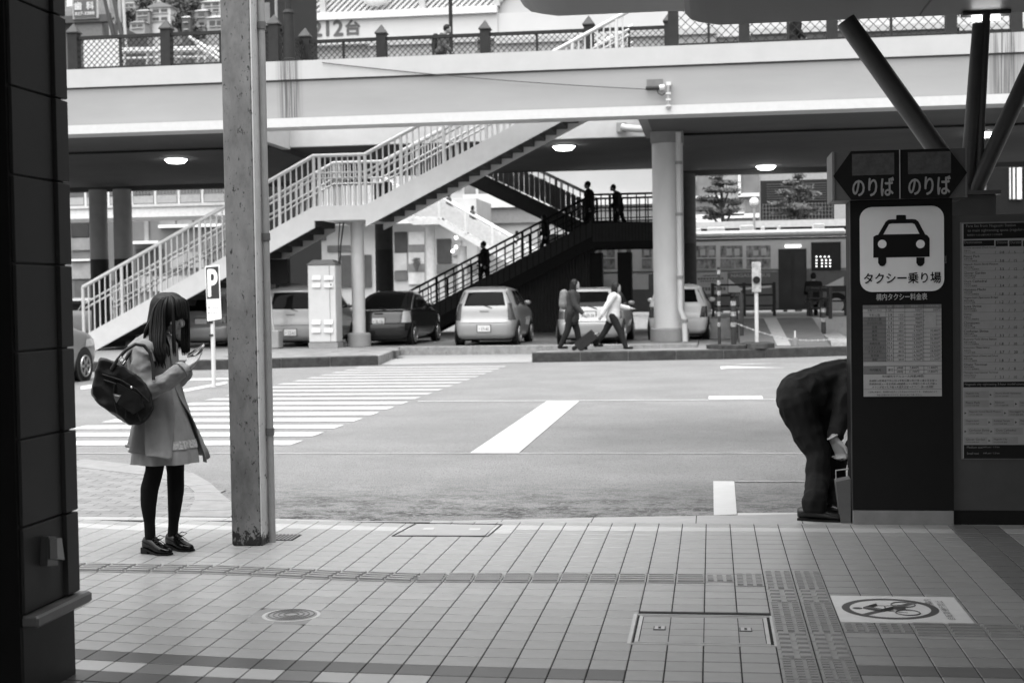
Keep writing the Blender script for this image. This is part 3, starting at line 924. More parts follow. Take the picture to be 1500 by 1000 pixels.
# ------------------------------------------------------------------ stairs
def stair(root, nodes, y0, y1, m_str, m_tread, m_rail, th, rail_h, spacing, rb, rr, post_every, mids=(), sides=(0, 1), open_risers=True, str_w=0.09, baluster='baluster', step=0.30, t_off=0.12):
    for (xa, za), (xb, zb) in zip(nodes, nodes[1:]):
        flat = abs(zb - za) < 0.05
        h = th[1] if flat else th[0]
        for ya in (y0, y1 - str_w):
            MB().prism([(xa, ya, za - h), (xb, ya, zb - h), (xb, ya, zb), (xa, ya, za)], (0, str_w, 0)).build('stringer', m_str, root)
        ya, yb = y0 + str_w + 0.003, y1 - str_w - 0.003
        if flat:
            MB().box(xa + 0.02, xb - 0.02, ya, yb, za - 0.22, za - 0.10).build('landing_slab', m_tread, root)
        else:
            n = max(2, round(abs(xb - xa) / step))
            tm = None
            for k in range(n):
                u = (k + 0.5) / n
                x, z = xa + (xb - xa) * u, za + (zb - za) * u - t_off
                w = abs(xb - xa) / n / 2
                rise = (zb - za) / n
                if tm is None:
                    s_ = 1 if (xb - xa) * (zb - za) > 0 else -1
                    tm = MB().box(-w - 0.01, w + 0.01, ya, yb, -0.05, 0.0).box(s_ * w - 0.012, s_ * w + 0.012, ya + 0.002, yb - 0.002, 0.0, abs(rise) - 0.052).mesh('tread')
                    tm.materials.append(m_tread)
                inst(tm, 'tread', (x, 0, z), root)
    total = []
    for (xa, za), (xb, zb) in zip(nodes, nodes[1:]):
        total.append(((xa, za), (xb, zb)))
    for s_ in sides:
        yr = y0 + 0.045 if s_ == 0 else y1 - 0.045
        bm = MB().cyl((0, 0, 0), (0, 0, rail_h), rb, n=6).mesh(baluster); bm.materials.append(m_rail)
        pm_ = MB().cyl((0, 0, -0.05), (0, 0, rail_h), rb * 2.1, n=8).mesh('rail_post'); pm_.materials.append(m_rail)
        cnt = 0
        for (xa, za), (xb, zb) in total:
            n = max(1, round(abs(xb - xa) / spacing))
            for k in range(n):
                u = k / n
                x, z = xa + (xb - xa) * u, za + (zb - za) * u
                isp = cnt % post_every == 0 or k == 0
                inst(pm_ if isp else bm, 'rail_post' if isp else baluster, (x, yr, z), root)
                cnt += 1
        pts = [(x, yr, z + rail_h) for x, z in nodes]
        MB().tube(pts, rr, 10).build('handrail', m_rail, root, smooth=50)
        for mh_, mr_ in mids:
            off = 0.07 if s_ == 0 else -0.07
            MB().tube([(x, yr + off, z + mh_) for x, z in nodes], mr_, 8).build('inner_rail', m_rail, root, smooth=50)
YS = 36.0
nA, nB, nC2, nD = PY(122, 492, YS), PY(460, 303, YS), PY(535, 299, YS), PY(922, 92, YS)
zl = (nB.z + nC2.z) / 2
ws = thing('footbridge_stair', 'white painted steel stair climbing from the left up to the deck', 'staircase', (nB.x, YS, 0.2))
stair(ws, [(nA.x, nA.z), (nB.x, zl), (nC2.x, zl), (nD.x, nD.z)], YS, YS + 2.1, white_paint, M('tread_grey', 0.06, 0.8), white_paint, (0.56, 0.38), 1.30, 0.158, 0.021, 0.052, 7, mids=((0.86, 0.03), (0.72, 0.03)), t_off=0.37)
sc_ = thing('column', 'slender white column carrying the stair landing beside the utility cabinet', 'column', (xat(525, 37.0), 37.0, 0.2))
x = sc_.location.x
MB().cyl((x, 37.0, 0.2), (x, 37.0, zl - 0.24), 0.175, n=24).build('shaft', white_paint, sc_, smooth=40)
MB().tube([(x, 37.0, 0.2), (x, 37.0, 0.52), (x, 37.0, 0.56)], [0.31, 0.31, 0.27], 24).build('footing', concrete, sc_, smooth=40)
MB().box(x - 0.5, x + 0.5, YS + 0.1, YS + 2.0, zl - 0.40, zl - 0.225).build('cross_beam', white_paint, sc_)

# dark covered staircase under the far edge of the deck: lower flight, landing, return flight
YD = 48.4
a, b, c_ = PY(578, 489, YD), PY(868, 337, YD), PY(985, 332, YD)
ds = thing('dark_stair', 'dark switchback staircase beyond the deck with people on it', 'staircase', (b.x, YD, 0.0))
dk_s = M('shaded_stair_paint', 0.012, 0.5, var=0.2)  # near-black base carries the shade under the deck
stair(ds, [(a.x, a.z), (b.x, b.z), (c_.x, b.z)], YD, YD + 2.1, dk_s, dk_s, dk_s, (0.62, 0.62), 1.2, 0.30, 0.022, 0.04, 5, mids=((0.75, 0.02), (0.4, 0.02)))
# ribbed skirt below the balustrade and corrugated wall beneath
sk = MB(); n = 34
for k in range(n):
    u0, u1 = k / n, (k + 0.86) / n
    xa, xb = a.x + (b.x - a.x) * u0, a.x + (b.x - a.x) * u1
    za, zb = a.z + (b.z - a.z) * u0, a.z + (b.z - a.z) * u1
    sk.prism([(xa, YD - 0.03, za - 0.2), (xb, YD - 0.03, zb - 0.2), (xb, YD - 0.03, zb + 0.32), (xa, YD - 0.03, za + 0.32)], (0, 0.025, 0))
for k in range(24):
    xa, xb = b.x + (c_.x - b.x) * k / 24, b.x + (c_.x - b.x) * (k + 0.86) / 24
    sk.box(xa, xb, YD - 0.03, YD - 0.005, b.z - 0.4, b.z + 0.22)
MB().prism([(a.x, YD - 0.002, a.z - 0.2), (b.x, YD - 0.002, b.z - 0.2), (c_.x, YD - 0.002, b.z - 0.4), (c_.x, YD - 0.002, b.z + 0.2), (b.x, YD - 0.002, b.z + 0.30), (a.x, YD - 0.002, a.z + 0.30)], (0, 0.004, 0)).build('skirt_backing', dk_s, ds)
sk.build('ribbed_skirt', M('skirt_dark', 0.04, 0.6), ds, kind='stuff')
cw_ = MB(); n = 60
xw0, xw1 = xat(735, YD + 0.5), xat(872, YD + 0.5)
for k in range(n):
    xa, xb = xw0 + (xw1 - xw0) * k / n, xw0 + (xw1 - xw0) * (k + 1) / n
    u = (xa - a.x) / (b.x - a.x)
    zt = a.z + (b.z - a.z) * u - 0.45
    ya_, yb_ = YD + 0.5 + (0.06 if k % 2 else 0), YD + 0.5 + (0 if k % 2 else 0.06)
    cw_.add([(xa, ya_, 0), (xb, yb_, 0), (xb, yb_, zt + (b.z - a.z) / (b.x - a.x) * (xb - xa)), (xa, ya_, zt)], [(0, 1, 2, 3)])
cw_.build('corrugated_wall', M('corrugated_dark', 0.06, 0.6), ds)
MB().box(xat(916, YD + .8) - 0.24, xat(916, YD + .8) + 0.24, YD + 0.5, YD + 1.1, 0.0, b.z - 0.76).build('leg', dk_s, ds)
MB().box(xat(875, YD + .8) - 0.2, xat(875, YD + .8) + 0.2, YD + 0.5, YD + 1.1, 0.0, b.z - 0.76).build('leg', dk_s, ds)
u0, u1 = PY(868, 332, YD + 3.0), PY(640, 224, YD + 3.0)
ds2 = thing('dark_stair', 'grey upper stair flight rising left from the dark landing to the deck', 'staircase', (u0.x, YD + 3, u0.z))
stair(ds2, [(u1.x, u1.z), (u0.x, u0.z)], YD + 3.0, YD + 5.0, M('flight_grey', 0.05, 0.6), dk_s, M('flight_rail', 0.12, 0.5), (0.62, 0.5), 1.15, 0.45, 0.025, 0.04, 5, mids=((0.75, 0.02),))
pn = MB(); n = 30
for k in range(n):
    q0, q1 = k / n, (k + 0.9) / n
    xa, xb = u1.x + (u0.x - u1.x) * q0, u1.x + (u0.x - u1.x) * q1
    za, zb = u1.z + (u0.z - u1.z) * q0, u1.z + (u0.z - u1.z) * q1
    pn.prism([(xa, YD + 2.96, za + 0.05), (xb, YD + 2.96, zb + 0.05), (xb, YD + 2.96, zb + 0.85), (xa, YD + 2.96, za + 0.85)], (0, 0.03, 0))
pn.build('ribbed_panel', M('flight_panel', 0.08, 0.6), ds2, kind='stuff')
# white staircase in the distance
YW = 75.0
fw = thing('white_stair', 'distant white staircase with solid white sides descending to the right', 'staircase', (xat(625, YW), YW, 0.0))
na = [PY(540, 282, YW), PY(605, 318, YW), PY(643, 321, YW), PY(800, 408, YW)]
zlw = (na[1].z + na[2].z) / 2
nodes = [(na[0].x, na[0].z), (na[1].x, zlw), (na[2].x, zlw), (na[3].x, na[3].z)]
wbright = M('far_white', 0.62, 0.6)
stair(fw, nodes, YW, YW + 3.0, wbright, wbright, wbright, (0.34, 0.34), 1.15, 1.5, 0.04, 0.055, 1, mids=())
for (xa, za), (xb, zb) in zip(nodes, nodes[1:]):
    for yy in (YW + 0.03, YW + 2.94):
        MB().prism([(xa + .05, yy, za + 0.08), (xb - .05, yy, zb + 0.08), (xb - .05, yy, zb + 0.95), (xa + .05, yy, za + 0.95)], (0, 0.02, 0)).build('side_panel', M('far_panel', 0.5, 0.5), fw)
for px in (632, 678):
    x = xat(px, YW + 1.2)
    MB().cyl((x, YW + 1.2, 0), (x, YW + 1.2, zlw - 0.3 if px < 650 else zlw - 1.5), 0.26, n=16).build('column', wbright, fw, smooth=40)
# distant footbridge on the left
YF = 70.0
fb = thing('footbridge', 'distant white footbridge with panelled railing behind the twin columns', 'footbridge', (xat(215, YF), YF, 4.5))
x0, x1 = xat(60, YF), xat(395, YF)
zb, zt = zat(215, 318, YF), zat(215, 301, YF)
MB().box(x0, x1, YF, YF + 3.5, zb, zt).build('beam', wbright, fb)
MB().box(x0, x1, YF - 0.1, YF, zt - 0.08, zt + 0.06).build('edge', M('far_trim', 0.5, 0.6), fb)
zr = zat(215, 274, YF)
MB().box(x0, x1, YF + 0.02, YF + 0.08, zr - 0.07, zr).build('top_rail', wbright, fb)
k = 0
x = x0
while x < x1:
    MB().box(x, x + 0.09, YF, YF + 0.08, zt + 0.06, zr - 0.07).build('post', wbright, fb)
    MB().box(x + 0.12, x + 1.18, YF + 0.04, YF + 0.06, zt + 0.12, zt + 0.50).build('panel', M('far_panel_grey', 0.33, 0.6), fb)
    for q in range(6):
        MB().box(x + 0.14 + q * 0.175, x + 0.27 + q * 0.175, YF + 0.03, YF + 0.06, zt + 0.55, zt + 0.78).build('louvre', M('far_louvre', 0.13, 0.6), fb) if 100 < (x - x0) / (x1 - x0) * 335 + 60 else None
    x += 1.26
# ------------------------------------------------------------------ station building round the camera
wall_m = M('dark_wall_panel', 0.035, 0.45, var=0.15, scale=2)
struct(MB().box(4.6, 4.9, -2.0, 9.2, 0, 4.6).build('unseen_wall_right', M('inner_wall', 0.12, 0.8)))  # out of view, added to cut light reaching the floor
struct(MB().box(-6.3, -6.0, -2.0, 5.3, 0, 4.6).build('wall_left', M('inner_wall', 0.12, 0.8)))
struct(MB().box(-6.3, 6.3, -2.0, 5.5, 4.6, 4.9).build('ceiling', M('inner_ceiling', 0.18, 0.8)))
pil = thing('wall_pillar', 'dark panelled station pillar filling the left edge', 'pillar', (-2.8, 5.1, 0))
MB().box(-3.6, -2.562, 4.95, 5.402, 0.0, 4.59).build('core', black, pil)
seam = 0.328
for k in range(13):
    z0 = 0.335 + k * seam
    if z0 > 4.5: break
    z1 = min(4.58, z0 + seam - 0.005)
    MB().bbox(-2.64, -2.550, 4.97, 5.295, z0 + 0.003, z1, 0.003).build('panel', wall_m, pil)
    MB().bbox(-2.70, -2.535, 5.30, 5.405, z0 + 0.003, z1, 0.003).build('corner_panel', wall_m, pil)
MB().bbox(-2.64, -2.50, 4.97, 5.44, 0.285, 0.33, 0.008).build('ledge', M('ledge_grey', 0.12, 0.4), pil)
MB().box(-2.64, -2.56, 4.97, 5.39, 0.0, 0.284).build('plinth', wall_m, pil)
MB().box(-4.5, -2.66, 2.5, 4.94, 0.0, 4.59).build('recess_wall', M('recess_dark', 0.02, 0.6), pil)
p = PX(66, 806, -2.55)
sw = thing('wall_switch', 'small metal lever lock on the dark panelled pillar', 'lock', p)
MB().prism([(p.x, p.y - .045, p.z - .05), (p.x, p.y + .045, p.z - .065), (p.x, p.y + .035, p.z + .05), (p.x, p.y - .03, p.z + .06)], (0.03, 0, 0)).build('plate', M('lock_grey', 0.07, 0.35, metal=0.5), sw)
MB().prism([(p.x + .03, p.y - .02, p.z - .03), (p.x + .03, p.y + .04, p.z - .045), (p.x + .03, p.y + .02, p.z + .045), (p.x + .03, p.y - .02, p.z + .05)], (0.025, 0.01, 0)).build('lever', M('lock_light', 0.2, 0.3, metal=0.5), sw)

# ------------------------------------------------------------------ rusty steel post with conduit
rust = M('rusty_paint', 0.17, 0.6, var=0.38, scale=6, stretch=(1, 1, 0.5), bump=0.12, bscale=30, spots=(0.60, 0.04, 0.04, 42.0, (1, 1, 0.45)))
def rust_detail(m, x_edge):
    n, l = m.node_tree.nodes, m.node_tree.links
    b = n['Principled BSDF']
    src = b.inputs['Base Color'].links[0].from_socket
    tc = n.new('ShaderNodeTexCoord'); sep = n.new('ShaderNodeSeparateXYZ'); l.new(tc.outputs['Object'], sep.inputs[0])
    nz = n.new('ShaderNodeTexNoise'); nz.inputs['Scale'].default_value = 26; nz.inputs['Detail'].default_value = 8; nz.inputs['Roughness'].default_value = 0.7
    mp = n.new('ShaderNodeMapping'); mp.inputs['Scale'].default_value = (1, 1, 0.8); l.new(tc.outputs['Object'], mp.inputs[0]); l.new(mp.outputs[0], nz.inputs['Vector'])
    acc = nz.outputs['Fac']
    for sock, a, c, amt in (('Z', 0.16, 0.0, 0.24), ('X', x_edge - 0.022, x_edge - 0.006, 0.11)):
        mr = n.new('ShaderNodeMapRange'); mr.inputs['From Min'].default_value = a; mr.inputs['From Max'].default_value = c; mr.inputs['To Max'].default_value = amt
        l.new(sep.outputs[sock], mr.inputs['Value'])
        ad = n.new('ShaderNodeMath'); ad.operation = 'ADD'; l.new(acc, ad.inputs[0]); l.new(mr.outputs[0], ad.inputs[1]); acc = ad.outputs[0]
    th = n.new('ShaderNodeMapRange'); th.inputs['From Min'].default_value = 0.61; th.inputs['From Max'].default_value = 0.68; l.new(acc, th.inputs['Value'])
    mx = n.new('ShaderNodeMix'); mx.data_type = 'FLOAT'; l.new(th.outputs[0], mx.inputs[0]); l.new(src, mx.inputs[2]); mx.inputs[3].default_value = 0.025
    l.new(mx.outputs[0], b.inputs['Base Color'])
rust2 = M('lit_flaking_paint', 0.52, 0.5, var=0.1, scale=7, spots=(0.68, 0.03, 0.05, 40.0, (1, 1, 0.4)))  # paler flaking paint: light on the post's right side put into the colour
xl, xr = G(339.5, 799).x, G(384, 799).x
yp = G(360, 799).y
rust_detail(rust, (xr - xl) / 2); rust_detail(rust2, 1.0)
ps_ = thing('steel_post', 'rusty square steel post with peeling paint beside the girl', 'post', ((xl + xr) / 2, yp + 0.08, 0))
MB().bbox(xl, xr - 0.006, yp, yp + 0.150, 0.0, 4.6, 0.008).build('shaft', rust, ps_)
MB().box(xr - 0.006, xr + 0.002, yp + 0.004, yp + 0.155, 0.0, 4.6).build('lit_side_plate', rust2, ps_)  # thin plate carrying the painted-in light of the right face
pc = thing('conduit', 'grey conduit pipe running up the side of the rusty post', 'pipe', (xr + 0.03, yp + 0.14, 0))
MB().cyl((xr + 0.026, yp + 0.13, 0), (xr + 0.026, yp + 0.13, 4.6), 0.021, n=12).build('pipe', M('conduit_grey', 0.28, 0.45), pc, smooth=50)
for py in (632, 347, 38):
    z = PY(380, py, yp + 0.13).z
    MB().cyl((xr + 0.026, yp + 0.13, z - 0.022), (xr + 0.026, yp + 0.13, z + 0.022), 0.027, n=12).build('coupling', M('coupling_grey', 0.12, 0.4), pc, smooth=50)

# ------------------------------------------------------------------ taxi stand sign
YK = 9.27
def K(px, py, dy=0.0): return PY(px, py, YK - dy)
kb = M('sign_black', 0.010, 0.5, var=0.1)
sg_w = M('sign_white', 0.82, 0.4, var=0.04, scale=3)
sg_b = M('sign_ink', 0.008, 0.5)
sg_t = M('sign_text_white', 0.45, 0.5)
kx0, kx1 = K(1247.5, 500).x, K(1396, 500).x
kz1 = K(1320, 288).z
ks = thing('taxi_sign', 'black taxi stand pillar sign with car symbol and fare table', 'sign', ((kx0 + kx1) / 2, YK + 0.15, 0))
zb = K(1320, 747).z
MB().box(kx0, kx1, YK, YK + 0.34, zb, kz1).build('cabinet', kb, ks)
MB().box(kx0 + 0.002, kx1 - 0.002, YK - 0.004, YK + 0.33, 0.0, zb - 0.002).build('base', M('sign_base', 0.22, 0.7, var=0.15), ks)
MB().box(kx0 - 0.006, kx0 - 0.001, YK + 0.0, YK + 0.02, zb, kz1).build('edge_trim', M('edge_trim', 0.05, 0.4), ks)
def rrect(x0, x1, z0, z1, r, y, n=6):
    pts = []
    for cx, cz, a0 in ((x1 - r, z1 - r, 0), (x0 + r, z1 - r, 90), (x0 + r, z0 + r, 180), (x1 - r, z0 + r, 270)):
        for k in range(n + 1):
            a = R(a0 + 90 * k / n)
            pts.append((cx + r * math.cos(a), y, cz + r * math.sin(a)))
    return pts
a, b = K(1259, 304), K(1383, 426)
MB().prism(rrect(a.x, b.x, b.z, a.z, 0.075, YK - 0.006), (0, 0.005, 0)).build('symbol_panel', sg_w, ks)
def poly(px, dy, t=0.0015): return [K(x, y, dy) for x, y in px]
def car_sym():
    mb = MB()
    def pl(pts, dy=0.0075):
        q = [Vector((v.x, YK - dy, v.z)) for v in [K(x, y) for x, y in pts]]
        mb.add(q, [tuple(range(len(q)))])
    # coordinates measured in the photo
    pl([(1279, 347), (1283, 344.5), (1289, 343.6), (1352, 342.5), (1358, 344.5), (1361.5, 349), (1361.5, 376), (1279, 377.5)])
    pl([(1286, 344), (1297, 325), (1301, 322), (1306, 321.5), (1306, 327.5), (1302, 328.5), (1293.5, 344)], 0.0077)
    pl([(1306, 321.5), (1336, 321), (1336, 327), (1306, 327.5)], 0.0079)
    pl([(1336, 321), (1341, 321.5), (1345, 324.5), (1355, 343.5), (1347, 343.5), (1339.5, 328.5), (1336, 327)], 0.0081)
    pl([(1312.5, 316), (1314, 315), (1325.5, 315), (1327, 316), (1327, 321.5), (1312.5, 321.8)], 0.0083)
    for x0 in (1286, 1342):
        pl([(x0, 377), (x0 + 12, 377), (x0 + 12, 385), (x0 + 9.5, 389), (x0 + 6, 390.2), (x0 + 2.5, 389), (x0, 385)], 0.0085)
    return mb
car_sym().build('car_symbol', sg_b, ks)
for x0 in (1292, 1348):
    c = K(x0, 357.5)
    MB().cyl((c.x, YK - 0.0088, c.z), (c.x, YK - 0.0096, c.z), 0.027, n=20).build('headlight_dot', sg_w, ks)
tx = MB(); p0, p1 = K(1265.5, 416), K(1378, 402)
put_text(tx, 'タクシー乗り場', (p0.x, YK - 0.0076, p0.z), (1, 0, 0), (0, 0, 1), width=p1.x - p0.x, height=0.068, bold=0.0012)
tx.build('taxi_lettering', sg_b, ks)
tx = MB(); p0, p1 = K(1283.5, 440), K(1358, 430)
put_text(tx, '構内タクシー料金表', (p0.x, YK - 0.003, p0.z), (1, 0, 0), (0, 0, 1), width=p1.x - p0.x, height=0.042, bold=0.0008)
tx.build('fare_title', sg_t, ks)
# fare table
a, b = K(1264, 447), K(1379.5, 580)
tx0, tx1, tz1, tz0 = a.x, b.x, a.z, b.z
MB().box(tx0, tx1, YK - 0.005, YK - 0.001, tz0, tz1).build('fare_sheet', M('fare_sheet', 0.40, 0.4, var=0.07, scale=8), ks)
tw, th_ = tx1 - tx0, tz1 - tz0
def U(cx, cy): return tx0 + tw * (cx - 133) / (772 - 133), tz1 - th_ * (cy - 140) / (890 - 140)
rows = [200, 238, 270, 305, 337, 370, 404, 436, 470, 503, 536, 570, 603]
cols = [133, 320, 380, 475, 627, 772]
ln = MB(); gr = MB(); tt = MB(); th2 = MB()
def R2(mb, x0, y0, x1, y1, dy):
    p, q = U(x0, y0), U(x1, y1)
    mb.add([(p[0], YK - dy, q[1]), (q[0], YK - dy, q[1]), (q[0], YK - dy, p[1]), (p[0], YK - dy, p[1])], [(0, 1, 2, 3)])
for y in [170] + rows: R2(ln, 133, y - 1.2, 772, y + 1.2, 0.0062)
for x in cols[1:-1]: R2(ln, x - 1.2, 140, x + 1.2, 603, 0.0062)
for y in (640, 705, 830): R2(ln, 133, y - 1.2, 772, y + 1.2, 0.0062)
for x in (320, 385, 475, 627): R2(ln, x - 1.2, 640, x + 1.2, 705, 0.0062)
R2(ln, 385, 672, 772, 674, 0.0062)
R2(gr, 133, 140, 772, 170, 0.0056); R2(gr, 133, 238, 318, 603, 0.0056); R2(gr, 133, 640, 318, 705, 0.0056)
names = ['初乗り(1.5km)', '平和公園', 'グラバー園', '浜の町(中心部)', '空港', '諫早', '島原', '雲仙', '長崎空港', 'ハウステンボス', 'オランダ村', '佐世保', '嬉野']
vals = [('1.5K', '', '500円', '500円'), ('3.8', '15分', '1,050円', ''), ('3.4', '10分', '900円', ''), ('1.8', '8分', '700円', ''), ('8.9', '25分', '2,900円', ''),
        ('25.9', '38分', '9,720円', '10,480円'), ('45.3', '100分', '15,000円', '23,080円'), ('48.9', '100分', '14,240円', '20,380円'), ('39.4', '40分', '9,390円', '14,620円'),
        ('56.9', '70分', '14,900円', '22,920円'), ('57.1', '85分', '12,380円', '18,000円'), ('65.4', '100分', '14,760円', '22,720円'), ('50.3', '50分', '13,760円', '21,150円')]
def cell(mb, s_, x0, x1, yb_, h, align='c'):
    if not s_: return
    vs, fs = text_mesh(s_)
    ww = max(v.x for v in vs) - min(v.x for v in vs)
    hh = max(v.y for v in vs) - min(v.y for v in vs)
    H = th_ * h / 750
    Wd = min(ww / max(hh, 0.5) * H, tw * (x1 - x0) / 639 * 0.92)
    p = U(x0, yb_); q = U(x1, yb_)
    X = p[0] + (q[0] - p[0] - Wd) / 2 if align == 'c' else q[0] - Wd - 0.003
    put_text(mb, s_, (X, YK - 0.0068, p[1]), (1, 0, 0), (0, 0, 1), width=Wd, height=H if len(s_) > 1 else H)
for k, (nm, vv) in enumerate(zip(names, vals)):
    yb_ = rows[k] - 6
    cell(tt, nm, 140, 314, yb_, 20)
    for c, s_ in enumerate(vv): cell(tt, s_, cols[c + 1] + 6, cols[c + 2] - 6, yb_, 20, 'r')
for s_, x0, x1 in (('行き先', 150, 310), ('距離', 325, 376), ('所要時間', 388, 470), ('普通車', 485, 620), ('特大車(9人乗)', 635, 765)): cell(th2, s_, x0, x1, 163, 17)
cell(tt, '市内観光', 160, 300, 682, 22); cell(tt, '貸切', 328, 378, 682, 20)
for k, (s_, a_, b_) in enumerate((('2時間', '7,800円', '11,800円'), ('3時間', '11,700円', '17,800円'))):
    cell(tt, s_, 392, 470, 666 + 32 * k, 20); cell(tt, a_, 480, 615, 666 + 32 * k, 20); cell(tt, b_, 632, 765, 666 + 32 * k, 20)
cell(tt, '市内観光モデルコース(所要3時間)', 250, 660, 738, 24)
cell(tt, '長崎駅→原爆落下中心地→平和公園→如己堂→浦上天主堂→', 155, 755, 770, 19)
cell(tt, '原爆資料館→一本足鳥居→眼鏡橋→べっ甲細工工房→孔子廟→', 155, 755, 796, 19)
cell(tt, 'オランダ坂→孔子廟→大浦天主堂→グラバー園→長崎駅', 180, 725, 822, 19)
cell(tt, '(注意) 料金は、長崎駅を起点としたおおよそのものです。交通状況により', 140, 765, 862, 18)
cell(tt, '料金の変更がありますので、あらかじめご了承ください。', 225, 625, 886, 18)
ln.build('table_lines', M('line_ink', 0.06, 0.6), ks, kind='stuff')
gr.build('table_shading', M('shade_ink', 0.17, 0.5), ks, kind='stuff')
tt.build('table_lettering', M('table_ink', 0.035, 0.6), ks, kind='stuff')
th2.build('header_lettering', M('table_header_ink', 0.35, 0.6), ks, kind='stuff')
p = U(640, 210); q = U(728, 330)
MB().box(p[0], q[0], YK - 0.0085, YK - 0.0072, q[1], p[1]).build('paper_patch', M('paper_patch', 0.38, 0.6), ks)
tx = MB(); p0 = K(1386.5, 386)
put_text(tx, '長崎駅', (p0.x, YK - 0.003, p0.z), (0, 0, 1), (-1, 0, 0), width=0.05, height=0.014)
tx.build('small_lettering', M('dim_text', 0.2, 0.5), ks)

# arrow header box
ah = thing('arrow_sign', 'black double-headed arrow box with white lettering on top of the taxi sign', 'sign', (K(1318, 292).x, YK - 0.05, K(1318, 292).z))
YA = YK - 0.06
def A(px, py): return PY(px, py, YA)
a, b = A(1219, 222.5), A(1418, 291)
ax0, ax1, az0, az1 = a.x, b.x, (A(1219, 294).z + A(1418, 289).z) / 2, (A(1219, 222).z + A(1418, 217).z) / 2
MB().box(ax0, ax1, YA + 0.012, YA + 0.42, az0, az1).build('box', M('arrow_box', 0.10, 0.5), ah)
for xa, xb in ((ax0 + 0.004, ax0 + 0.014), (ax1 - 0.014, ax1 - 0.004)):
    MB().box(xa, xb, YA + 0.004, YA + 0.0115, az0, az1).build('frame_edge', M('arrow_frame', 0.16, 0.5), ah)
zm = (az0 + az1) / 2
t_ = A(1247, 256).x - ax0
MB().prism([(ax0 + 0.005, YA, zm), (ax0 + t_, YA, az0), (ax1 - t_, YA, az0), (ax1 - 0.005, YA, zm), (ax1 - t_, YA, az1), (ax0 + t_, YA, az1)], (0, 0.0035, 0)).build('arrow_face', kb, ah)
xm = A(1318, 256).x
MB().box(xm - 0.003, xm + 0.003, YA - 0.003, YA - 0.0005, az0, az1).build('divider', M('divider_white', 0.4, 0.5), ah)
for px0, px1 in ((1248, 1310), (1330, 1393)):
    p, q = A(px0, 226), A(px1, 255)
    MB().box(p.x, q.x, YA - 0.002, YA - 0.0005, zm + 0.0, az1 - 0.018).build('dark_display', M('arrow_display', 0.035, 0.3, var=0.5, scale=25), ah)
for px0, px1 in ((1249, 1309), (1331, 1392)):
    tx = MB()
    p, q = A(px0, 284), A(px1, 259)
    put_text(tx, 'のりば', (p.x, YA - 0.0025, az0 + 0.022), (1, 0, 0), (0, 0, 1), width=q.x - p.x, height=0.115, bold=0.0025)
    tx.build('lettering', M('arrow_text', 0.34, 0.5), ah)

# fare board on the right
YR = YK + 0.03
def B(px, py): return PY(px, py, YR)
fb_ = thing('fare_board', 'dark framed fare list board with english text, right of the taxi sign', 'sign', (1.9, YR + 0.1, 0))
bx0, bx1 = kx1 + 0.003, 3.4
bz1 = (B(1398, 316).z + B(1498, 313).z) / 2
MB().box(bx0, bx1, YR, YR + 0.22, 0.09, bz1).build('cabinet', M('board_dark', 0.05, 0.4), fb_)
MB().box(bx0 + 0.002, bx1 - 0.01, YR - 0.004, YR + 0.21, 0.0, 0.088).build('base', kb, fb_)
sx0 = B(1409.5, 500).x; sx1 = sx0 + 0.92
sz1, sz0 = B(1410, 326).z, B(1410, 672).z
MB().box(sx0 - 0.01, sx1, YR - 0.006, YR - 0.001, sz0, sz1).build('frame', M('board_frame', 0.16, 0.4, metal=0.3), fb_)
MB().box(sx0, sx1 - 0.01, YR - 0.008, YR - 0.0062, sz0 + 0.008, sz1 - 0.008).build('list_sheet', M('list_sheet', 0.32, 0.4, var=0.06), fb_)
def V(px, py): return B(px, py + (px - 1410) * 0.018)
bk_ = MB(); bt = MB(); bl = MB(); wt = MB()
def BR(mb, x0, y0, x1, y1, dy=0.009):
    p, q = B(x0, y0), B(x1, y1)
    q.z = B(x0, y1).z
    mb.add([(p.x, YR - dy, q.z), (q.x, YR - dy, q.z), (q.x, YR - dy, p.z), (p.x, YR - dy, p.z)], [(0, 1, 2, 3)])
def BT(mb, s_, x0, y, h, wmax, dy=0.0095):
    vs, fs = text_mesh(s_)
    ww = max(v.x for v in vs) - min(v.x for v in vs); hh = max(v.y for v in vs) - min(v.y for v in vs)
    p = B(x0, y); H = h * 9.4 / F; Wd = min(ww / hh * H, wmax * 9.4 / F)
    put_text(mb, s_, (p.x, YR - dy, p.z), (1, 0, 0), (0, 0, 1), width=Wd, height=H)
BR(bk_, 1411, 328, 1610, 350.5); BR(bk_, 1411, 352.5, 1456, 361); BR(bk_, 1458, 352.5, 1476, 361); BR(bk_, 1478, 352.5, 1496, 361); BR(bk_, 1498, 352.5, 1610, 361)
BR(bk_, 1411, 559, 1610, 567)
BT(wt, 'Fare list from Nagasaki Station', 1415, 334.5, 5, 92); BT(wt, 'to main sightseeing spots (regular-size taxi)', 1417, 341, 5, 128)
BT(wt, '長崎駅から主な観光地までの料金表', 1416, 346, 2.8, 60); BT(wt, 'Destination', 1412, 357, 3.6, 26); BT(wt, 'Distance', 1460, 357, 3.4, 15); BT(wt, 'Duration', 1480, 357, 3.4, 15)
BT(wt, 'Nagasaki city sightseeing 3-hour model course', 1413, 565, 4, 100)
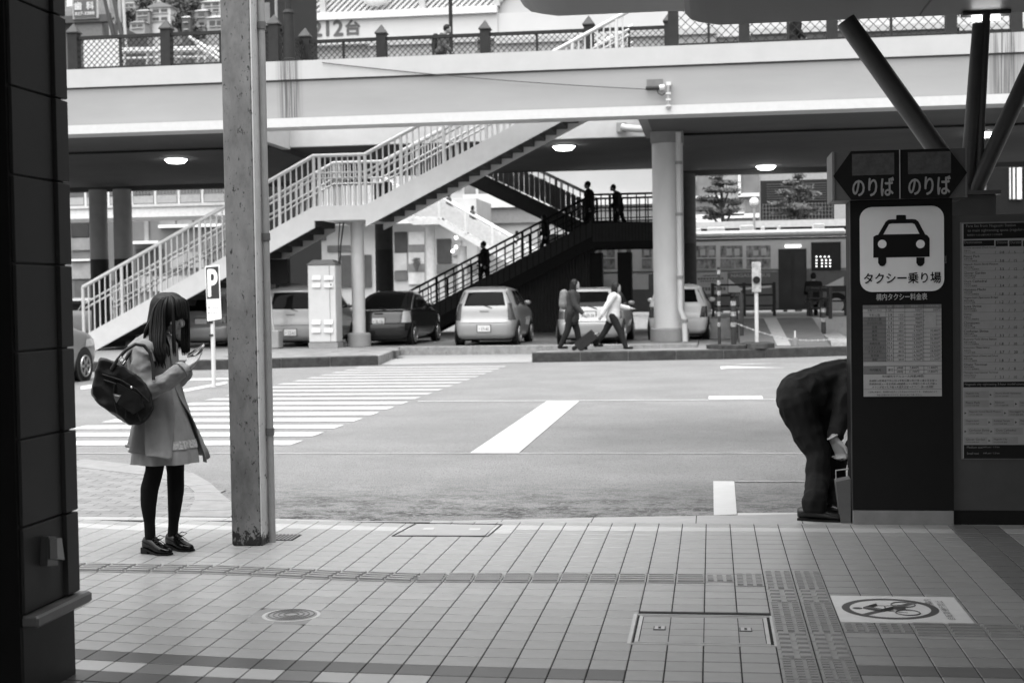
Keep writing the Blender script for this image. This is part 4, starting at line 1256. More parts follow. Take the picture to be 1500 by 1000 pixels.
spots_ = [('Cruise terminal (Dock front)', '0.8', '5'), ('Peace Park', '3.8', '15'), ('Nagasaki Atomic Bomb Museum', '3.5', '12'), ('Glover Garden', '3.4', '10'), ('Oura Cathedral', '3.4', '10'), ('Hamano-Machi', '1.8', '8'), ('Megane-bashi (Spectacles Bridge)', '1.2', '7'), ('Suwa Shrine', '1.5', '7'), ('Dejima', '1.4', '7'), ('Chinatown', '1.7', '10'), ('Confucian Shrine', '3.3', '10'), ('Ropeway Fuchi Shrine Station', '1.8', '10'), ('Inasayama Observatory', '5.7', '20'), ('Nagasaki Museum of History and Culture', '1.8', '9'), ('Ohato Terminal', '1.4', '8'), ('Matsugae International Terminal', '2.3', '10')]
for k, (nm, d1, d2) in enumerate(spots_):
    y = 372.5 + k * 12.15
    BR(bl, 1411, y - 0.14, 1600, y + 0.14)
    BT(bt, nm, 1411.5, y - 7.2, 3.4, 46)
    BT(bt, '長崎' + '市内観光地'[:2 + k % 4], 1411.5, y - 4.0, 2.2, 30)
    BT(bt, '나가사키 ' + '长崎观光'[: 2 + k % 3], 1411.5, y - 1.0, 2.4, 38)
    BT(bt, '/', 1457, y - 1, 4, 6); BT(bt, d1, 1464, y - 1, 3.6, 10); BT(bt, '/', 1477, y - 1, 4, 6); BT(bt, d2, 1485, y - 1, 3.6, 8); BT(bt, '/', 1498, y - 1, 4, 6)
steps = [[('Nagasaki City', 36), ('Atomic Bomb Hypocenter', 60)], [('Peace Park', 36), ('Nyokodo', 30), ('Urakami Cathedral', 30)], [('Nagasaki Atomic Bomb Museum', 52), ('One-legged Torii', 40)], [('Megane-bashi', 34), ('Kofukuji Temple', 32), ('Dejima', 20)], [('Confucian Shrine', 32), ('Oura Cathedral', 42)], [('Glover Garden', 34), ('Nagasaki City', 38)]]
cell_m = MB()
for r_, rw in enumerate(steps):
    y = 572.5 + r_ * 13.4
    x = 1412 + (5 if r_ in (2, 4) else 0)
    if r_ in (2, 4): BT(bt, '▶', 1412.5, y + 7, 3.2, 4)
    for k, (s_, w_) in enumerate(rw):
        BR(cell_m, x, y, x + w_, y + 10, 0.0088)
        BT(bt, s_, x + 2.5, y + 5, 3, w_ - 5); BT(bt, '나가사키 长崎 長崎', x + 2.5, y + 8.5, 2, w_ - 8)
        if k < len(rw) - 1: BT(bt, '▶', x + w_ + 1.5, y + 7, 3.2, 4)
        x += w_ + 7
BR(bk_, 1411.5, 651, 1610, 671, 0.0087)
BT(wt, 'Medium taxi', 1416, 656, 3, 25); BT(wt, '660 yen / 1.5 km', 1440, 656, 3, 34); BT(wt, 'Small taxi', 1416, 665, 3, 25); BT(wt, '640 yen / 1.5 km', 1440, 665, 3, 34)
bk_.build('header_bars', M('board_ink', 0.012, 0.5), fb_, kind='stuff')
cell_m.build('course_cells', M('list_cell', 0.27, 0.4), fb_, kind='stuff')
bl.build('list_lines', M('list_line_ink', 0.12, 0.6), fb_, kind='stuff')
bt.build('list_lettering', M('list_ink', 0.04, 0.6), fb_, kind='stuff')
wt.build('header_lettering', M('board_text', 0.20, 0.5), fb_, kind='stuff')

# ------------------------------------------------------------------ canopy on struts over the taxi stand
can_m = M('canopy_grey', 0.04, 0.45, var=0.06, scale=1)
def wing(root, x0, x1, y0, y1, z0, th, nose, name, mat):
    # slab with a rounded edge on the left and on the far side
    mb = MB(); rings = []
    n = 9
    for k in range(n):
        a = math.pi * k / (n - 1)                      # from underside round to the top
        off = nose * (1 - math.sin(a)) if k not in (0, n - 1) else nose
        z = z0 + th / 2 - th / 2 * math.cos(a)
        rings.append([(x0 + off, y0, z), (x1, y0, z), (x1, y1 - off, z), (x0 + off + 0.15, y1 - off, z), (x0 + off, y1 - off - 0.15, z)])
    mb.loft(rings)
    return mb.build(name, mat, root, smooth=50)
cn = thing('canopy', 'dark rounded station canopy over the taxi stand at the upper right', 'canopy', (3.0, 8.5, 3.5))
zc = 3.52
wing(cn, xat(1006, 10.9), 9.0, 4.6, 11.15, zc, 0.32, 0.18, 'roof_panel', can_m)
wing(cn, 0.05, 9.0, 3.9, 8.9, zc + 0.34, 0.25, 0.12, 'unseen_shade_panel', can_m)  # unseen panel added above the view to darken the floor at the right
for k in range(4):
    x = 1.55 + k * 1.6
    MB().box(x - 0.006, x + 0.006, 4.7, 10.9, zc - 0.004, zc - 0.0005).build('joint', dark, cn)
cn2 = thing('canopy', 'pale curved canopy edge at the top centre, beyond the dark canopy', 'canopy', (1.0, 14, 4.6))
wing(cn2, xat(768, 15.4), 9.0, 12.9, 15.7, 4.49, 0.5, 0.42, 'roof_panel', M('canopy_pale', 0.09, 0.4, var=0.05))
p = G(1444, 24, zc - 0.03)
fl = thing('tube_light', 'lit fluorescent tube fitting under the dark canopy', 'light', p)
MB().box(p.x - 0.17, p.x + 0.17, p.y - 0.05, p.y + 0.05, zc - 0.025, zc - 0.001).build('housing', M('fitting_dark', 0.08, 0.5), fl)
MB().cyl((p.x - 0.10, p.y, zc - 0.045), (p.x + 0.10, p.y, zc - 0.045), 0.018, n=8).build('tube', glow('tube_glow', 0.9, 5), fl)
pipe_m = M('strut_paint', 0.09, 0.4, var=0.1)
YT = 10.45
st = thing('strut_support', 'dark branching steel pipe struts carrying the canopy behind the signs', 'support', (PY(1420, 290, YT).x, YT, 0))
base = PY(1418, 288, YT)
MB().box(base.x - 0.16, base.x + 0.16, YT - 0.16, YT + 0.16, 0.0, base.z).build('pedestal', M('pedestal_grey', 0.10, 0.6), st)
MB().box(base.x - 0.19, base.x + 0.19, YT - 0.19, YT + 0.19, base.z + 0.002, base.z + 0.03).build('cap_plate', pipe_m, st)
def up(px0, py0, px1, py1, r, nm='strut', ext=1.15):
    a, b = PY(px0, py0, YT - 0.02), PY(px1, py1, YT)
    MB().cyl(a, a + (b - a) * ext, r, n=16).build(nm, pipe_m, st, smooth=50)
up(1415, 284, 1425, 160, 0.05, ext=2.0); up(1432, 284, 1445, 25, 0.028, ext=1.02)
up(1425, 284, 1500, 122, 0.06, ext=1.7)
a, b = PY(1425, 292, YT), PY(1244, 38, YT)
MB().cyl(a, a + (b - a) * 1.03, 0.072, n=16).build('strut', pipe_m, st, smooth=50)
# ------------------------------------------------------------------ parked cars
rubber = M('tyre_rubber', 0.015, 0.8)
rim_m = M('alloy_rim', 0.35, 0.35, metal=0.7)
car_glass = glass('car_glass', 0.007, 0.06)
car_glass.node_tree.nodes['Principled BSDF'].inputs['Specular IOR Level'].default_value = 0.05
lamp_red = M('tail_lamp', 0.06, 0.15, var=0.3, scale=20, coat=0.5)
lamp_clear = M('clear_lamp', 0.45, 0.15, coat=0.5)
plate_m = M('plate_white', 0.6, 0.5)
trim = M('car_trim', 0.02, 0.5)
HATCH = dict(L=3.6, keys=[(.17, .14, 3.42, .72), (.24, .03, 3.54, .79), (.45, 0, 3.6, .825), (.60, .01, 3.6, .832), (.66, .06, 3.58, .832), (.80, .09, 3.52, .828), (.92, .11, 3.3, .815), (.99, .13, 2.78, .80), (1.10, .18, 2.55, .755), (1.28, .27, 2.22, .69), (1.40, .33, 1.98, .645), (1.47, .38, 1.80, .60), (1.515, .5, 1.6, .52), (1.535, .75, 1.35, .36)])
LIFT = dict(L=4.4, keys=[(.17, .14, 4.25, .74), (.24, .03, 4.36, .82), (.45, 0, 4.4, .86), (.60, .02, 4.4, .865), (.72, .05, 4.36, .86), (.85, .08, 4.1, .85), (.93, .10, 3.7, .83), (1.0, .22, 3.4, .80), (1.10, .55, 3.2, .75), (1.25, .98, 2.85, .69), (1.36, 1.35, 2.6, .64), (1.43, 1.65, 2.4, .58), (1.475, 1.95, 2.2, .48)])
WAGON = dict(L=4.4, keys=[(.17, .14, 4.25, .75), (.24, .03, 4.36, .83), (.45, 0, 4.4, .865), (.58, .01, 4.4, .87), (.64, .07, 4.38, .868), (.82, .12, 4.2, .855), (.92, .15, 3.6, .84), (1.0, .20, 3.2, .81), (1.15, .33, 2.9, .76), (1.30, .48, 2.55, .70), (1.40, .60, 2.3, .64), (1.45, .75, 2.1, .56), (1.475, 1.0, 1.8, .40)])
VAN = dict(L=4.2, keys=[(.17, .14, 4.0, .74), (.24, .03, 4.15, .81), (.45, 0, 4.2, .845), (.62, .01, 4.2, .85), (.80, .05, 4.1, .85), (.95, .07, 3.8, .845), (1.05, .09, 3.5, .83), (1.2, .14, 3.25, .79), (1.4, .20, 2.9, .74), (1.55, .27, 2.6, .68), (1.63, .35, 2.4, .62), (1.67, .55, 2.1, .48)])
EXP = 0.26
class CarShape:
    def __init__(s, spec):
        k = spec['keys']; s.L = spec['L']
        zs = [k[0][0] + (k[-1][0] - k[0][0]) * i / 40 for i in range(41)]
        rows = [s._lin(k, z) for z in zs]
        for _ in range(2):
            rows = [rows[0]] + [tuple((rows[i-1][c] + 2 * rows[i][c] + rows[i+1][c]) / 4 for c in range(3)) for i in range(1, 40)] + [rows[-1]]
        s.k = [(z,) + r for z, r in zip(zs, rows)]
    def _lin(s, k, z):
        for a, b in zip(k, k[1:]):
            if z <= b[0] + 1e-9:
                u = (z - a[0]) / (b[0] - a[0])
                return tuple(a[c] + (b[c] - a[c]) * u for c in (1, 2, 3))
        return k[-1][1:]
    def at(s, z): return s._lin(s.k, z)
    def rear(s, x, z):
        yr, yf, w = s.at(z)
        c = min(1, abs(x) / w)
        return (yr + yf) / 2 - (yf - yr) / 2 * (max(0, 1 - c ** (2 / EXP))) ** (EXP / 2)
    def front(s, x, z):
        yr, yf, w = s.at(z)
        return yr + yf - s.rear(x, z)
    def side(s, y, z):
        yr, yf, w = s.at(z)
        c = min(1, abs(y - (yr + yf) / 2) / ((yf - yr) / 2))
        return w * (max(0, 1 - c ** (2 / EXP))) ** (EXP / 2)
def car(spec, label, mat, loc, rz, plate=None, lamp_spec=None, glass_spec=None, spoiler=True, rack=False, group='cars parked under the deck', plate_z=0.45):
    s = CarShape(spec)
    t = thing('parked_car', label, 'car', (0, 0, 0), 0, group)
    n = 44
    mb = MB(); rings = []
    for z, yr, yf, w in s.k:
        ring = []
        for j in range(n):
            a = 2 * math.pi * j / n
            ca, sa = math.cos(a), math.sin(a)
            ring.append((w * math.copysign(abs(ca) ** EXP, ca), (yr + yf) / 2 + (yf - yr) / 2 * math.copysign(abs(sa) ** EXP, sa), z))
        rings.append(ring)
    mb.loft(rings)
    mb.build('body', mat, t, smooth=45)
    def rpatch(name, quad, m, eps=0.006, nu=8, nv=4, face='rear'):
        # quad = (xl0, xr0, z0, xl1, xr1, z1)
        xl0, xr0, z0, xl1, xr1, z1 = quad
        mb = MB(); vs = []
        for v in range(nv + 1):
            b = v / nv
            for u in range(nu + 1):
                a = u / nu
                x = (xl0 + (xr0 - xl0) * a) * (1 - b) + (xl1 + (xr1 - xl1) * a) * b
                z = z0 + (z1 - z0) * b
                y = s.rear(x, z) - eps if face == 'rear' else s.front(x, z) + eps
                vs.append((x, y, z))
        fs = [(v * (nu + 1) + u, v * (nu + 1) + u + 1, (v + 1) * (nu + 1) + u + 1, (v + 1) * (nu + 1) + u) for v in range(nv) for u in range(nu)]
        mb.add(vs, fs)
        return mb.build(name, m, t, smooth=True)
    def spatch(name, quad, m, sd, eps=0.006, nu=8, nv=4):
        ya0, yb0, z0, ya1, yb1, z1 = quad
        mb = MB(); vs = []
        for v in range(nv + 1):
            b = v / nv
            for u in range(nu + 1):
                a = u / nu
                y = (ya0 + (yb0 - ya0) * a) * (1 - b) + (ya1 + (yb1 - ya1) * a) * b
                z = z0 + (z1 - z0) * b
                vs.append((sd * (s.side(y, z) + eps), y, z))
        fs = [(v * (nu + 1) + u, v * (nu + 1) + u + 1, (v + 1) * (nu + 1) + u + 1, (v + 1) * (nu + 1) + u) for v in range(nv) for u in range(nu)]
        mb.add(vs, fs)
        return mb.build(name, m, t, smooth=True)
    zt = s.k[-1][0]
    w8 = s.at(zt * 0.62)[2]
    g0, g1 = glass_spec or (zt * 0.675, zt * 0.90)
    rpatch('rear_window', (-w8 * 0.88, w8 * 0.88, g0, -s.at(g1)[2] * 0.86, s.at(g1)[2] * 0.86, g1), car_glass, nv=8)
    for q in lamp_spec or ((0.60, 0.80, 0.64, 0.62, 0.735, 0.98),):
        for sd in (-1, 1):
            w0, w1 = s.at(q[2])[2], s.at(q[5])[2]
            rpatch('tail_lamp', (sd * q[0], sd * min(q[1], w0 * 0.985), q[2], sd * q[3], sd * min(q[4], w1 * 0.985), q[5]), q[6] if len(q) > 6 else lamp_red, eps=0.010)
    ym = (s.at(g0)[0], s.at(g0)[1])
    for sd in (-1, 1):
        a, b = s.at(g0 + 0.02), s.at(zt * 0.93)
        m0, m1 = (a[0] + a[1]) / 2, (b[0] + b[1]) / 2
        spatch('side_window', (a[0] + 0.45, m0 - 0.1, g0 + 0.01, b[0] + 0.35, m1 - 0.05, zt * 0.925), car_glass, sd)
        spatch('side_window', (m0 - 0.04, a[1] - 0.45, g0 + 0.01, m1 + 0.0, b[1] - 0.28, zt * 0.925), car_glass, sd)
    rpatch('windscreen', (-w8 * 0.86, w8 * 0.86, g0 + 0.02, -s.at(g1)[2] * 0.82, s.at(g1)[2] * 0.82, g1), car_glass, face='front')
    for sd in (-1, 1):
        for yw in (0.62, s.L - 0.78):
            x = sd * (s.at(0.45)[2] - 0.085)
            MB().cyl((sd * (s.at(0.45)[2] - 0.02), yw, 0.30), (sd * (s.at(0.45)[2] + 0.008), yw, 0.30), 0.355, n=24).build('wheel_arch', trim, t)
            wh = MB().tube([(x - sd * .085, yw, 0.29), (x + sd * .09, yw, 0.29), (x + sd * .105, yw, 0.29)], [0.29, 0.29, 0.265], 24).build('wheel', rubber, t, smooth=40)
            rm = MB().cyl((x + sd * .098, yw, 0.29), (x + sd * .108, yw, 0.29), 0.20, n=20)
            rm.build('rim', trim, wh)
            sp = MB()
            for k in range(6):
                a = k * math.pi / 3
                sp.beam((x + sd * .112, yw + 0.04 * math.cos(a), 0.29 + 0.04 * math.sin(a)), (x + sd * .112, yw + 0.185 * math.cos(a), 0.29 + 0.185 * math.sin(a)), 0.05, 0.014, (1, 0, 0))
            sp.tube([(x + sd * .11, yw + 0.195 * math.cos(a * math.pi / 12), 0.29 + 0.195 * math.sin(a * math.pi / 12)) for a in range(25)], 0.016, 5)
            sp.build('spokes', rim_m, wh)
        yh, zh = s.at(g0)[1] - 0.75, g0 + 0.06
        xx = s.side(yh, zh)
        MB().sphere((sd * (xx + 0.11), yh, zh), (0.10, 0.055, 0.065), 10, 6).build('mirror', mat, t, smooth=True)
        MB().box(sd * (xx - 0.02), sd * (xx + 0.05), yh - 0.02, yh + 0.02, zh - 0.03, zh).build('mirror_arm', trim, t)
        spatch('headlamp', (s.L - 0.75, s.L - 0.22, 0.66, s.L - 0.7, s.L - 0.3, 0.80), lamp_clear, sd, eps=0.012)
    MB().box(-s.at(.3)[2] + 0.12, s.at(.3)[2] - 0.12, 0.25, s.L - 0.3, 0.12, 0.22).build('underbody', black, t)
    yb_ = s.rear(0, plate_z)
    MB().box(-0.19, 0.19, yb_ - 0.012, yb_ - 0.006, plate_z - 0.10, plate_z + 0.10).build('plate_recess', M('plate_recess', 0.10, 0.6), t)
    pl_ = MB().box(-0.165, 0.165, yb_ - 0.022, yb_ - 0.013, plate_z - 0.083, plate_z + 0.083).build('number_plate', plate_m, t)
    if plate:
        tx = MB()
        put_text(tx, plate, (-0.13, yb_ - 0.025, plate_z - 0.06), (1, 0, 0), (0, 0, 1), width=0.26, height=0.085)
        tx.build('plate_number', M('plate_ink', 0.05, 0.6), pl_)
    hz = g0 - 0.14
    yy = s.rear(0, hz)
    MB().bbox(-0.12, 0.12, yy - 0.022, yy - 0.002, hz - 0.022, hz + 0.022, 0.008).build('tailgate_handle', mat, t)
    zz = g0 + 0.015
    MB().beam((-0.02, s.rear(0, zz) - 0.02, zz), (0.20, s.rear(0.2, zz - 0.09) - 0.025, zz - 0.07), 0.018, 0.012).build('wiper', trim, t)
    if spoiler:
        zz = g1 + 0.035
        w1 = s.at(zz)[2] * 0.86
        MB().loft([[(x, s.rear(x, zz) - 0.05 + 0.03 * abs(x), zz - 0.02), (x, s.rear(x, zz) - 0.03, zz + 0.02), (x, s.rear(x, zz) + 0.12, zz + 0.02), (x, s.rear(x, zz) + 0.10, zz - 0.03)] for x in (-w1, -w1 / 2, 0, w1 / 2, w1)]).build('spoiler', mat, t, smooth=50)
    # bumper crease and lower strip
    bz = 0.60
    MB().loft([[(x, s.rear(x, bz) - 0.016, bz - 0.012), (x, s.rear(x, bz) - 0.02, bz), (x, s.rear(x, bz) + 0.02, bz + 0.012), (x, s.rear(x, bz) + 0.02, bz - 0.012)] for x in [s.at(bz)[2] * 0.9 * q / 6 for q in range(-6, 7)]]).build('bumper_ridge', mat, t, smooth=50)
    if rack:
        for sd in (-1, 1):
            MB().beam((sd * 0.52, 0.6, zt + 0.03), (sd * 0.52, 2.6, zt + 0.03), 0.04, 0.05).build('roof_rail', trim, t)
    t.location = loc
    t.rotation_euler = (0, 0, rz)
    return t
paint_silver = M('silver_car_paint', 0.30, 0.3, metal=0.25, var=0.03, coat=0.5)
paint_white = M('white_car_paint', 0.66, 0.3, var=0.03, coat=0.5)
paint_dark = M('dark_car_paint', 0.012, 0.2, var=0.05, coat=0.6)
paint_grey = M('grey_car_paint', 0.22, 0.3, metal=0.3, var=0.04, coat=0.5)
gz = 0.195
car(HATCH, 'pale silver hatchback with dark rear window, left of the two walkers', paint_silver, (xat(708, 36.5), 36.5, gz), R(-1), plate='・37-40', lamp_spec=((0.63, 0.80, 0.66, 0.60, 0.70, 1.10),))
car(LIFT, 'dark liftback with clear tail lamps parked behind the slender white column', paint_dark, (xat(553, 37.2), 37.2, gz), R(-1), plate='・8-18', plate_z=0.66, glass_spec=(1.0, 1.40), spoiler=True, lamp_spec=((0.63, 0.83, 0.62, 0.66, 0.80, 0.92, lamp_clear),))
car(WAGON, 'silver wagon parked behind the two walkers', paint_silver, (xat(862, 36.4), 36.4, gz), R(-1), plate='・50-54', plate_z=0.76, glass_spec=(0.98, 1.36), lamp_spec=((0.60, 0.83, 0.66, 0.60, 0.81, 0.86),))
car(HATCH, 'white compact hatchback half hidden behind the thick round column', paint_white, (xat(992, 39.1), 39.1, gz), R(-2), plate_z=0.42, lamp_spec=((0.60, 0.81, 0.62, 0.66, 0.79, 0.92),))
car(VAN, 'pale minivan with roof rails behind the utility cabinet', paint_silver, (xat(424, 36.8), 36.8, gz), R(0), plate='・12-41', plate_z=0.40, rack=True, glass_spec=(1.02, 1.46), lamp_spec=((0.70, 0.83, 0.75, 0.64, 0.74, 1.30),))
car(WAGON, 'pale car parked behind the parking sign under the stair', paint_silver, (xat(292, 37.5), 37.5, gz), R(2), plate_z=0.7, lamp_spec=((0.60, 0.83, 0.66, 0.60, 0.81, 0.86),))
c7 = car(HATCH, 'silver car on the road whose front wheel shows past the dark pillar', paint_grey, (0, 0, 0), 0, group='cars on the road')
c7p = G(127, 557)
c7.location = (c7p.x - 0.86, c7p.y - 2.82, -0.012)
# cars and vans further back seen through the stair railing
car(HATCH, 'distant white car glimpsed through the stair railing', paint_white, (xat(235, 60), 60, 0.0), R(-70), group='cars in the back street')
car(VAN, 'distant dark van glimpsed through the stair railing', paint_grey, (xat(180, 57), 57, 0.0), R(80), group='cars in the back street')

# ------------------------------------------------------------------ bus
YU = 52.5
def Bu(px, py): return PY(px, py, YU)
bx0, bx1 = xat(800, YU), xat(1243, YU)
zr, z0_ = zat(1050, 338, YU), 0.55
bus = thing('bus', 'long city bus standing behind the deck columns, facing right', 'bus', ((bx0 + bx1) / 2, YU + 1.2, 0))
b_light = M('bus_panel', 0.52, 0.4, var=0.05)
b_dark = M('bus_dark', 0.11, 0.4)
zw = zat(1050, 397, YU)
MB().bbox(bx0, bx1, YU, YU + 2.45, zw, zr - 0.28, 0.05).build('upper_body', b_light, bus)
MB().bbox(bx0, bx1, YU - 0.005, YU + 2.455, z0_ + 0.25, zw - 0.003, 0.05).build('lower_body', b_dark, bus)
MB().bbox(bx0 + 0.02, bx1 - 0.05, YU + 0.02, YU + 2.43, zr - 0.277, zr, 0.10).build('roof', M('bus_roof', 0.55, 0.5), bus)
MB().box(bx0, bx1 - 0.05, YU - 0.012, YU - 0.002, zr - 0.36, zr - 0.30).build('gutter', dark, bus)
def win(px0, py0, px1, py1, nm='window', m=None, out=0.008):
    a, b = Bu(px0, py0), Bu(px1, py1)
    w = MB().box(a.x, b.x, YU - out, YU - 0.002, b.z, a.z).build(nm, m or M('bus_window_see_through', 0.22, 0.12, var=0.85, scale=3.2, stretch=(1.6, 1, 0.9)), bus)  # opaque panes: brightness from the far side painted in as pale mottling
    return w, a, b
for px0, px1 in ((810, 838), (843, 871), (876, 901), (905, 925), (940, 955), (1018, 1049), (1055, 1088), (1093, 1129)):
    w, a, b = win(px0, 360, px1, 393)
    zq = a.z + (b.z - a.z) * 0.55
    MB().box(a.x, b.x, YU - 0.016, YU - 0.009, zq - 0.02, zq + 0.02).build('sash', b_light, w)
    for q in range(2):
        xx = a.x + (b.x - a.x) * (0.2 + 0.4 * q + 0.1 * random.random())
        MB().box(xx, xx + 0.18, YU - 0.0105, YU - 0.0085, zq + 0.10, a.z - 0.08 - 0.1 * random.random()).build('notice', M('bus_notice', 0.42, 0.6), w) if q == 0 or px0 > 1000 else None
w, a, b = win(1140, 365, 1182, 452, 'door', M('bus_door', 0.04, 0.4), 0.014)
for px0, px1 in ((1143, 1159), (1163, 1179)):
    p, q = Bu(px0, 369), Bu(px1, 446)
    MB().box(p.x, q.x, YU - 0.02, YU - 0.015, q.z, p.z).build('door_leaf', glass('bus_glass', 0.05, 0.05), w)
win(1150, 359, 1173, 362, 'door_lamp', glow('bus_lamp', 0.8, 1.2), 0.03)
w, a, b = win(1188, 355, 1232, 396, 'side_display', M('bus_display', 0.012, 0.2), 0.012)
led = MB()
for (px, py) in [(1196, 376), (1202, 376), (1208, 376), (1214, 376), (1196, 381), (1196, 385.5), (1196, 390), (1204, 381), (1204, 385.5), (1204, 390), (1210, 381), (1210, 385.5), (1210, 390), (1216, 381), (1216, 385.5), (1216, 390)]:
    p = Bu(px, py)
    led.box(p.x - 0.025, p.x + 0.025, YU - 0.018, YU - 0.0125, p.z - 0.022, p.z + 0.022)
led.build('led_dots', glow('led_glow', 0.9, 1.2), w, kind='stuff')
# light poster panel with print, dark flank with lettering and diagonal pale blocks
w, a, b = win(1017, 399, 1066, 430, 'advert_panel', M('bus_advert', 0.34, 0.5), 0.010)
pr = MB()
for k, (x0, x1, y, hh) in enumerate(((1030, 1050, 403, 1.5), (1022, 1061, 407, 2), (1026, 1056, 411, 1.2), (1024, 1064, 421, 4))):
    p, q = Bu(x0, y), Bu(x1, y + hh)
    n = 9
    for j in range(n):
        pr.box(p.x + (q.x - p.x) * j / n, p.x + (q.x - p.x) * (j + 0.72) / n, YU - 0.012, YU - 0.0105, q.z, p.z)
pr.build('advert_print', M('advert_ink', 0.10, 0.5), w, kind='stuff')
tx = MB(); p, q = Bu(1071, 406), Bu(1128, 401.5)
put_text(tx, 'NAGASAKI BUS', (p.x, YU - 0.012, p.z), (1, 0, 0), (0, 0, 1), width=q.x - p.x, height=0.11, bold=0.006)
tx.build('bus_lettering', M('bus_text', 0.30, 0.5), bus)
for pts in ([(1067, 408), (1085, 422), (1085, 428), (1067, 428)], [(1085, 422), (1130, 418), (1130, 421), (1085, 425)], [(1206, 420), (1236, 405), (1236, 422), (1206, 422)], [(876, 402), (950, 402), (950, 424), (876, 424)]):
    v = [Bu(x, y) for x, y in pts]
    MB().prism([(q.x, YU - 0.012, q.z) for q in v], (0, 0.005, 0)).build('flank_stripe', b_light, bus)
w, a, b = win(882, 410, 897, 417, 'route_plate', M('bus_plate', 0.45, 0.5), 0.02)
for px in (1000, 1225):
    x = xat(px, YU)
    MB().cyl((x, YU - 0.03, 0.95), (x, YU + 0.25, 0.95), 0.46, n=24).build('wheel', rubber, bus, smooth=40)
    MB().cyl((x, YU - 0.05, 0.95), (x, YU - 0.032, 0.95), 0.26, n=20).build('rim', rim_m, bus)
MB().bbox(bx1 - 0.02, bx1 + 0.10, YU + 0.1, YU + 2.35, 1.5, zr - 0.35, 0.03).build('windscreen', glass('bus_glass', 0.05, 0.05), bus)
MB().tube([(bx1 + 0.02, YU - 0.05, zr - 0.5), (bx1 + 0.22, YU - 0.18, zr - 0.55), (bx1 + 0.25, YU - 0.2, zr - 1.1)], 0.05, 8).build('mirror', M('bus_mirror', 0.5, 0.3), bus)
for px0, px1, h in ((1020, 1028, 0.12), (1037, 1063, 0.15), (1085, 1105, 0.2), (1116, 1121, 0.15), (1140, 1144, 0.15), (1192, 1208, 0.2)):
    p, q = xat(px0, YU + 0.6), xat(px1, YU + 0.6)
    MB().bbox(p, q, YU + 0.4, YU + 1.2, zr + 0.002, zr + h, 0.03).build('roof_unit', M('bus_roof', 0.55, 0.5), bus)

# ------------------------------------------------------------------ street furniture on the far side
# utility cabinet
YC = 36.0
def Q(px, py, Y=YC): return PY(px, py, Y)
a, b = Q(450.5, 388), Q(493, 501)
uc = thing('utility_cabinet', 'tall white louvred utility cabinet on the far pavement', 'cabinet', ((a.x + b.x) / 2, YC, 0.195))
cd_ = 0.62
MB().bbox(a.x, b.x, YC, YC + cd_, b.z, a.z, 0.02).build('body', white_paint, uc)
MB().box(a.x - 0.02, b.x + 0.02, YC + 0.02, YC + cd_ - 0.02, 0.195, b.z - 0.005).build('plinth', concrete, uc)
MB().loft([[(a.x - 0.03, YC - 0.03, a.z + 0.003), (b.x + 0.03, YC - 0.03, a.z + 0.003), (b.x + 0.03, YC + cd_ + 0.03, a.z + 0.003), (a.x - 0.03, YC + cd_ + 0.03, a.z + 0.003)],
           [(a.x + 0.12, YC + 0.1, a.z + 0.13), (b.x - 0.12, YC + 0.1, a.z + 0.13), (b.x - 0.12, YC + cd_ - 0.1, a.z + 0.13), (a.x + 0.12, YC + cd_ - 0.1, a.z + 0.13)]]).build('roof', M('cabinet_roof', 0.10, 0.6), uc)
for py in (403, 414, 468, 480):
    for px in (457, 475):
        p, q = Q(px, py), Q(px + 13, py + 7)
        MB().prism([(p.x, YC - 0.003, q.z), (p.x, YC - 0.045, q.z), (p.x, YC - 0.003, p.z)], (q.x - p.x, 0, 0)).build('louvre', white_paint, uc)
MB().box(b.x - 0.16, b.x - 0.15, YC - 0.004, YC - 0.001, b.z + 0.03, a.z - 0.03).build('door_seam', dark, uc)
MB().box(b.x - 0.13, b.x - 0.10, YC - 0.03, YC - 0.003, a.z - 0.62, a.z - 0.50).build('handle', dark, uc)
MB().tube([(b.x + 0.02, YC + 0.4, a.z), (b.x + 0.05, YC + 0.42, a.z + 0.5), (b.x + 0.03, YC + 0.9, zl - 0.3)], 0.02, 6).build('cable', dark, uc)
MB().tube([(b.x - 0.02, YC + 0.45, a.z), (b.x - 0.03, YC + 0.5, a.z + 0.6), (b.x - 0.05, YC + 0.8, zl - 0.3)], 0.015, 6).build('cable', dark, uc)
# concrete block with strut poles and black box
cbk = thing('concrete_footing', 'concrete block footing with propped poles between post and cabinet', 'footing', (Q(398, 510).x, YC, 0.195))
p, q = Q(381, 486), Q(411, 512)
MB().bbox(p.x, p.x + 0.2, YC - 0.2, YC + 0.2, 0.195, 0.66, 0.03).build('block', concrete, cbk)
MB().bbox(p.x + 0.205, q.x, YC - 0.15, YC + 0.25, 0.195, 0.68, 0.03).build('block', concrete, cbk)
for x0, y0, x1, y1, r in ((389, 485, 389, 388, 0.055), (383, 485, 386, 395, 0.03), (401, 484, 390, 382, 0.028)):
    MB().cyl(Q(x0, y0), Q(x1, y1), r, n=10).build('pole', M('pole_grey', 0.35, 0.5), cbk)
bb = thing('black_box', 'black display box on a pole beside the utility cabinet', 'box', Q(406, 415, 37.0))
p, q = Q(392, 380, 37.0), Q(421, 416, 37.0)
MB().bbox(p.x, q.x, 37.0, 37.3, q.z, p.z, 0.01).build('box', black, bb)
MB().cyl((p.x + 0.2, 37.15, 0.2), (p.x + 0.2, 37.15, q.z - 0.003), 0.04, n=8).build('pole', dark, bb)
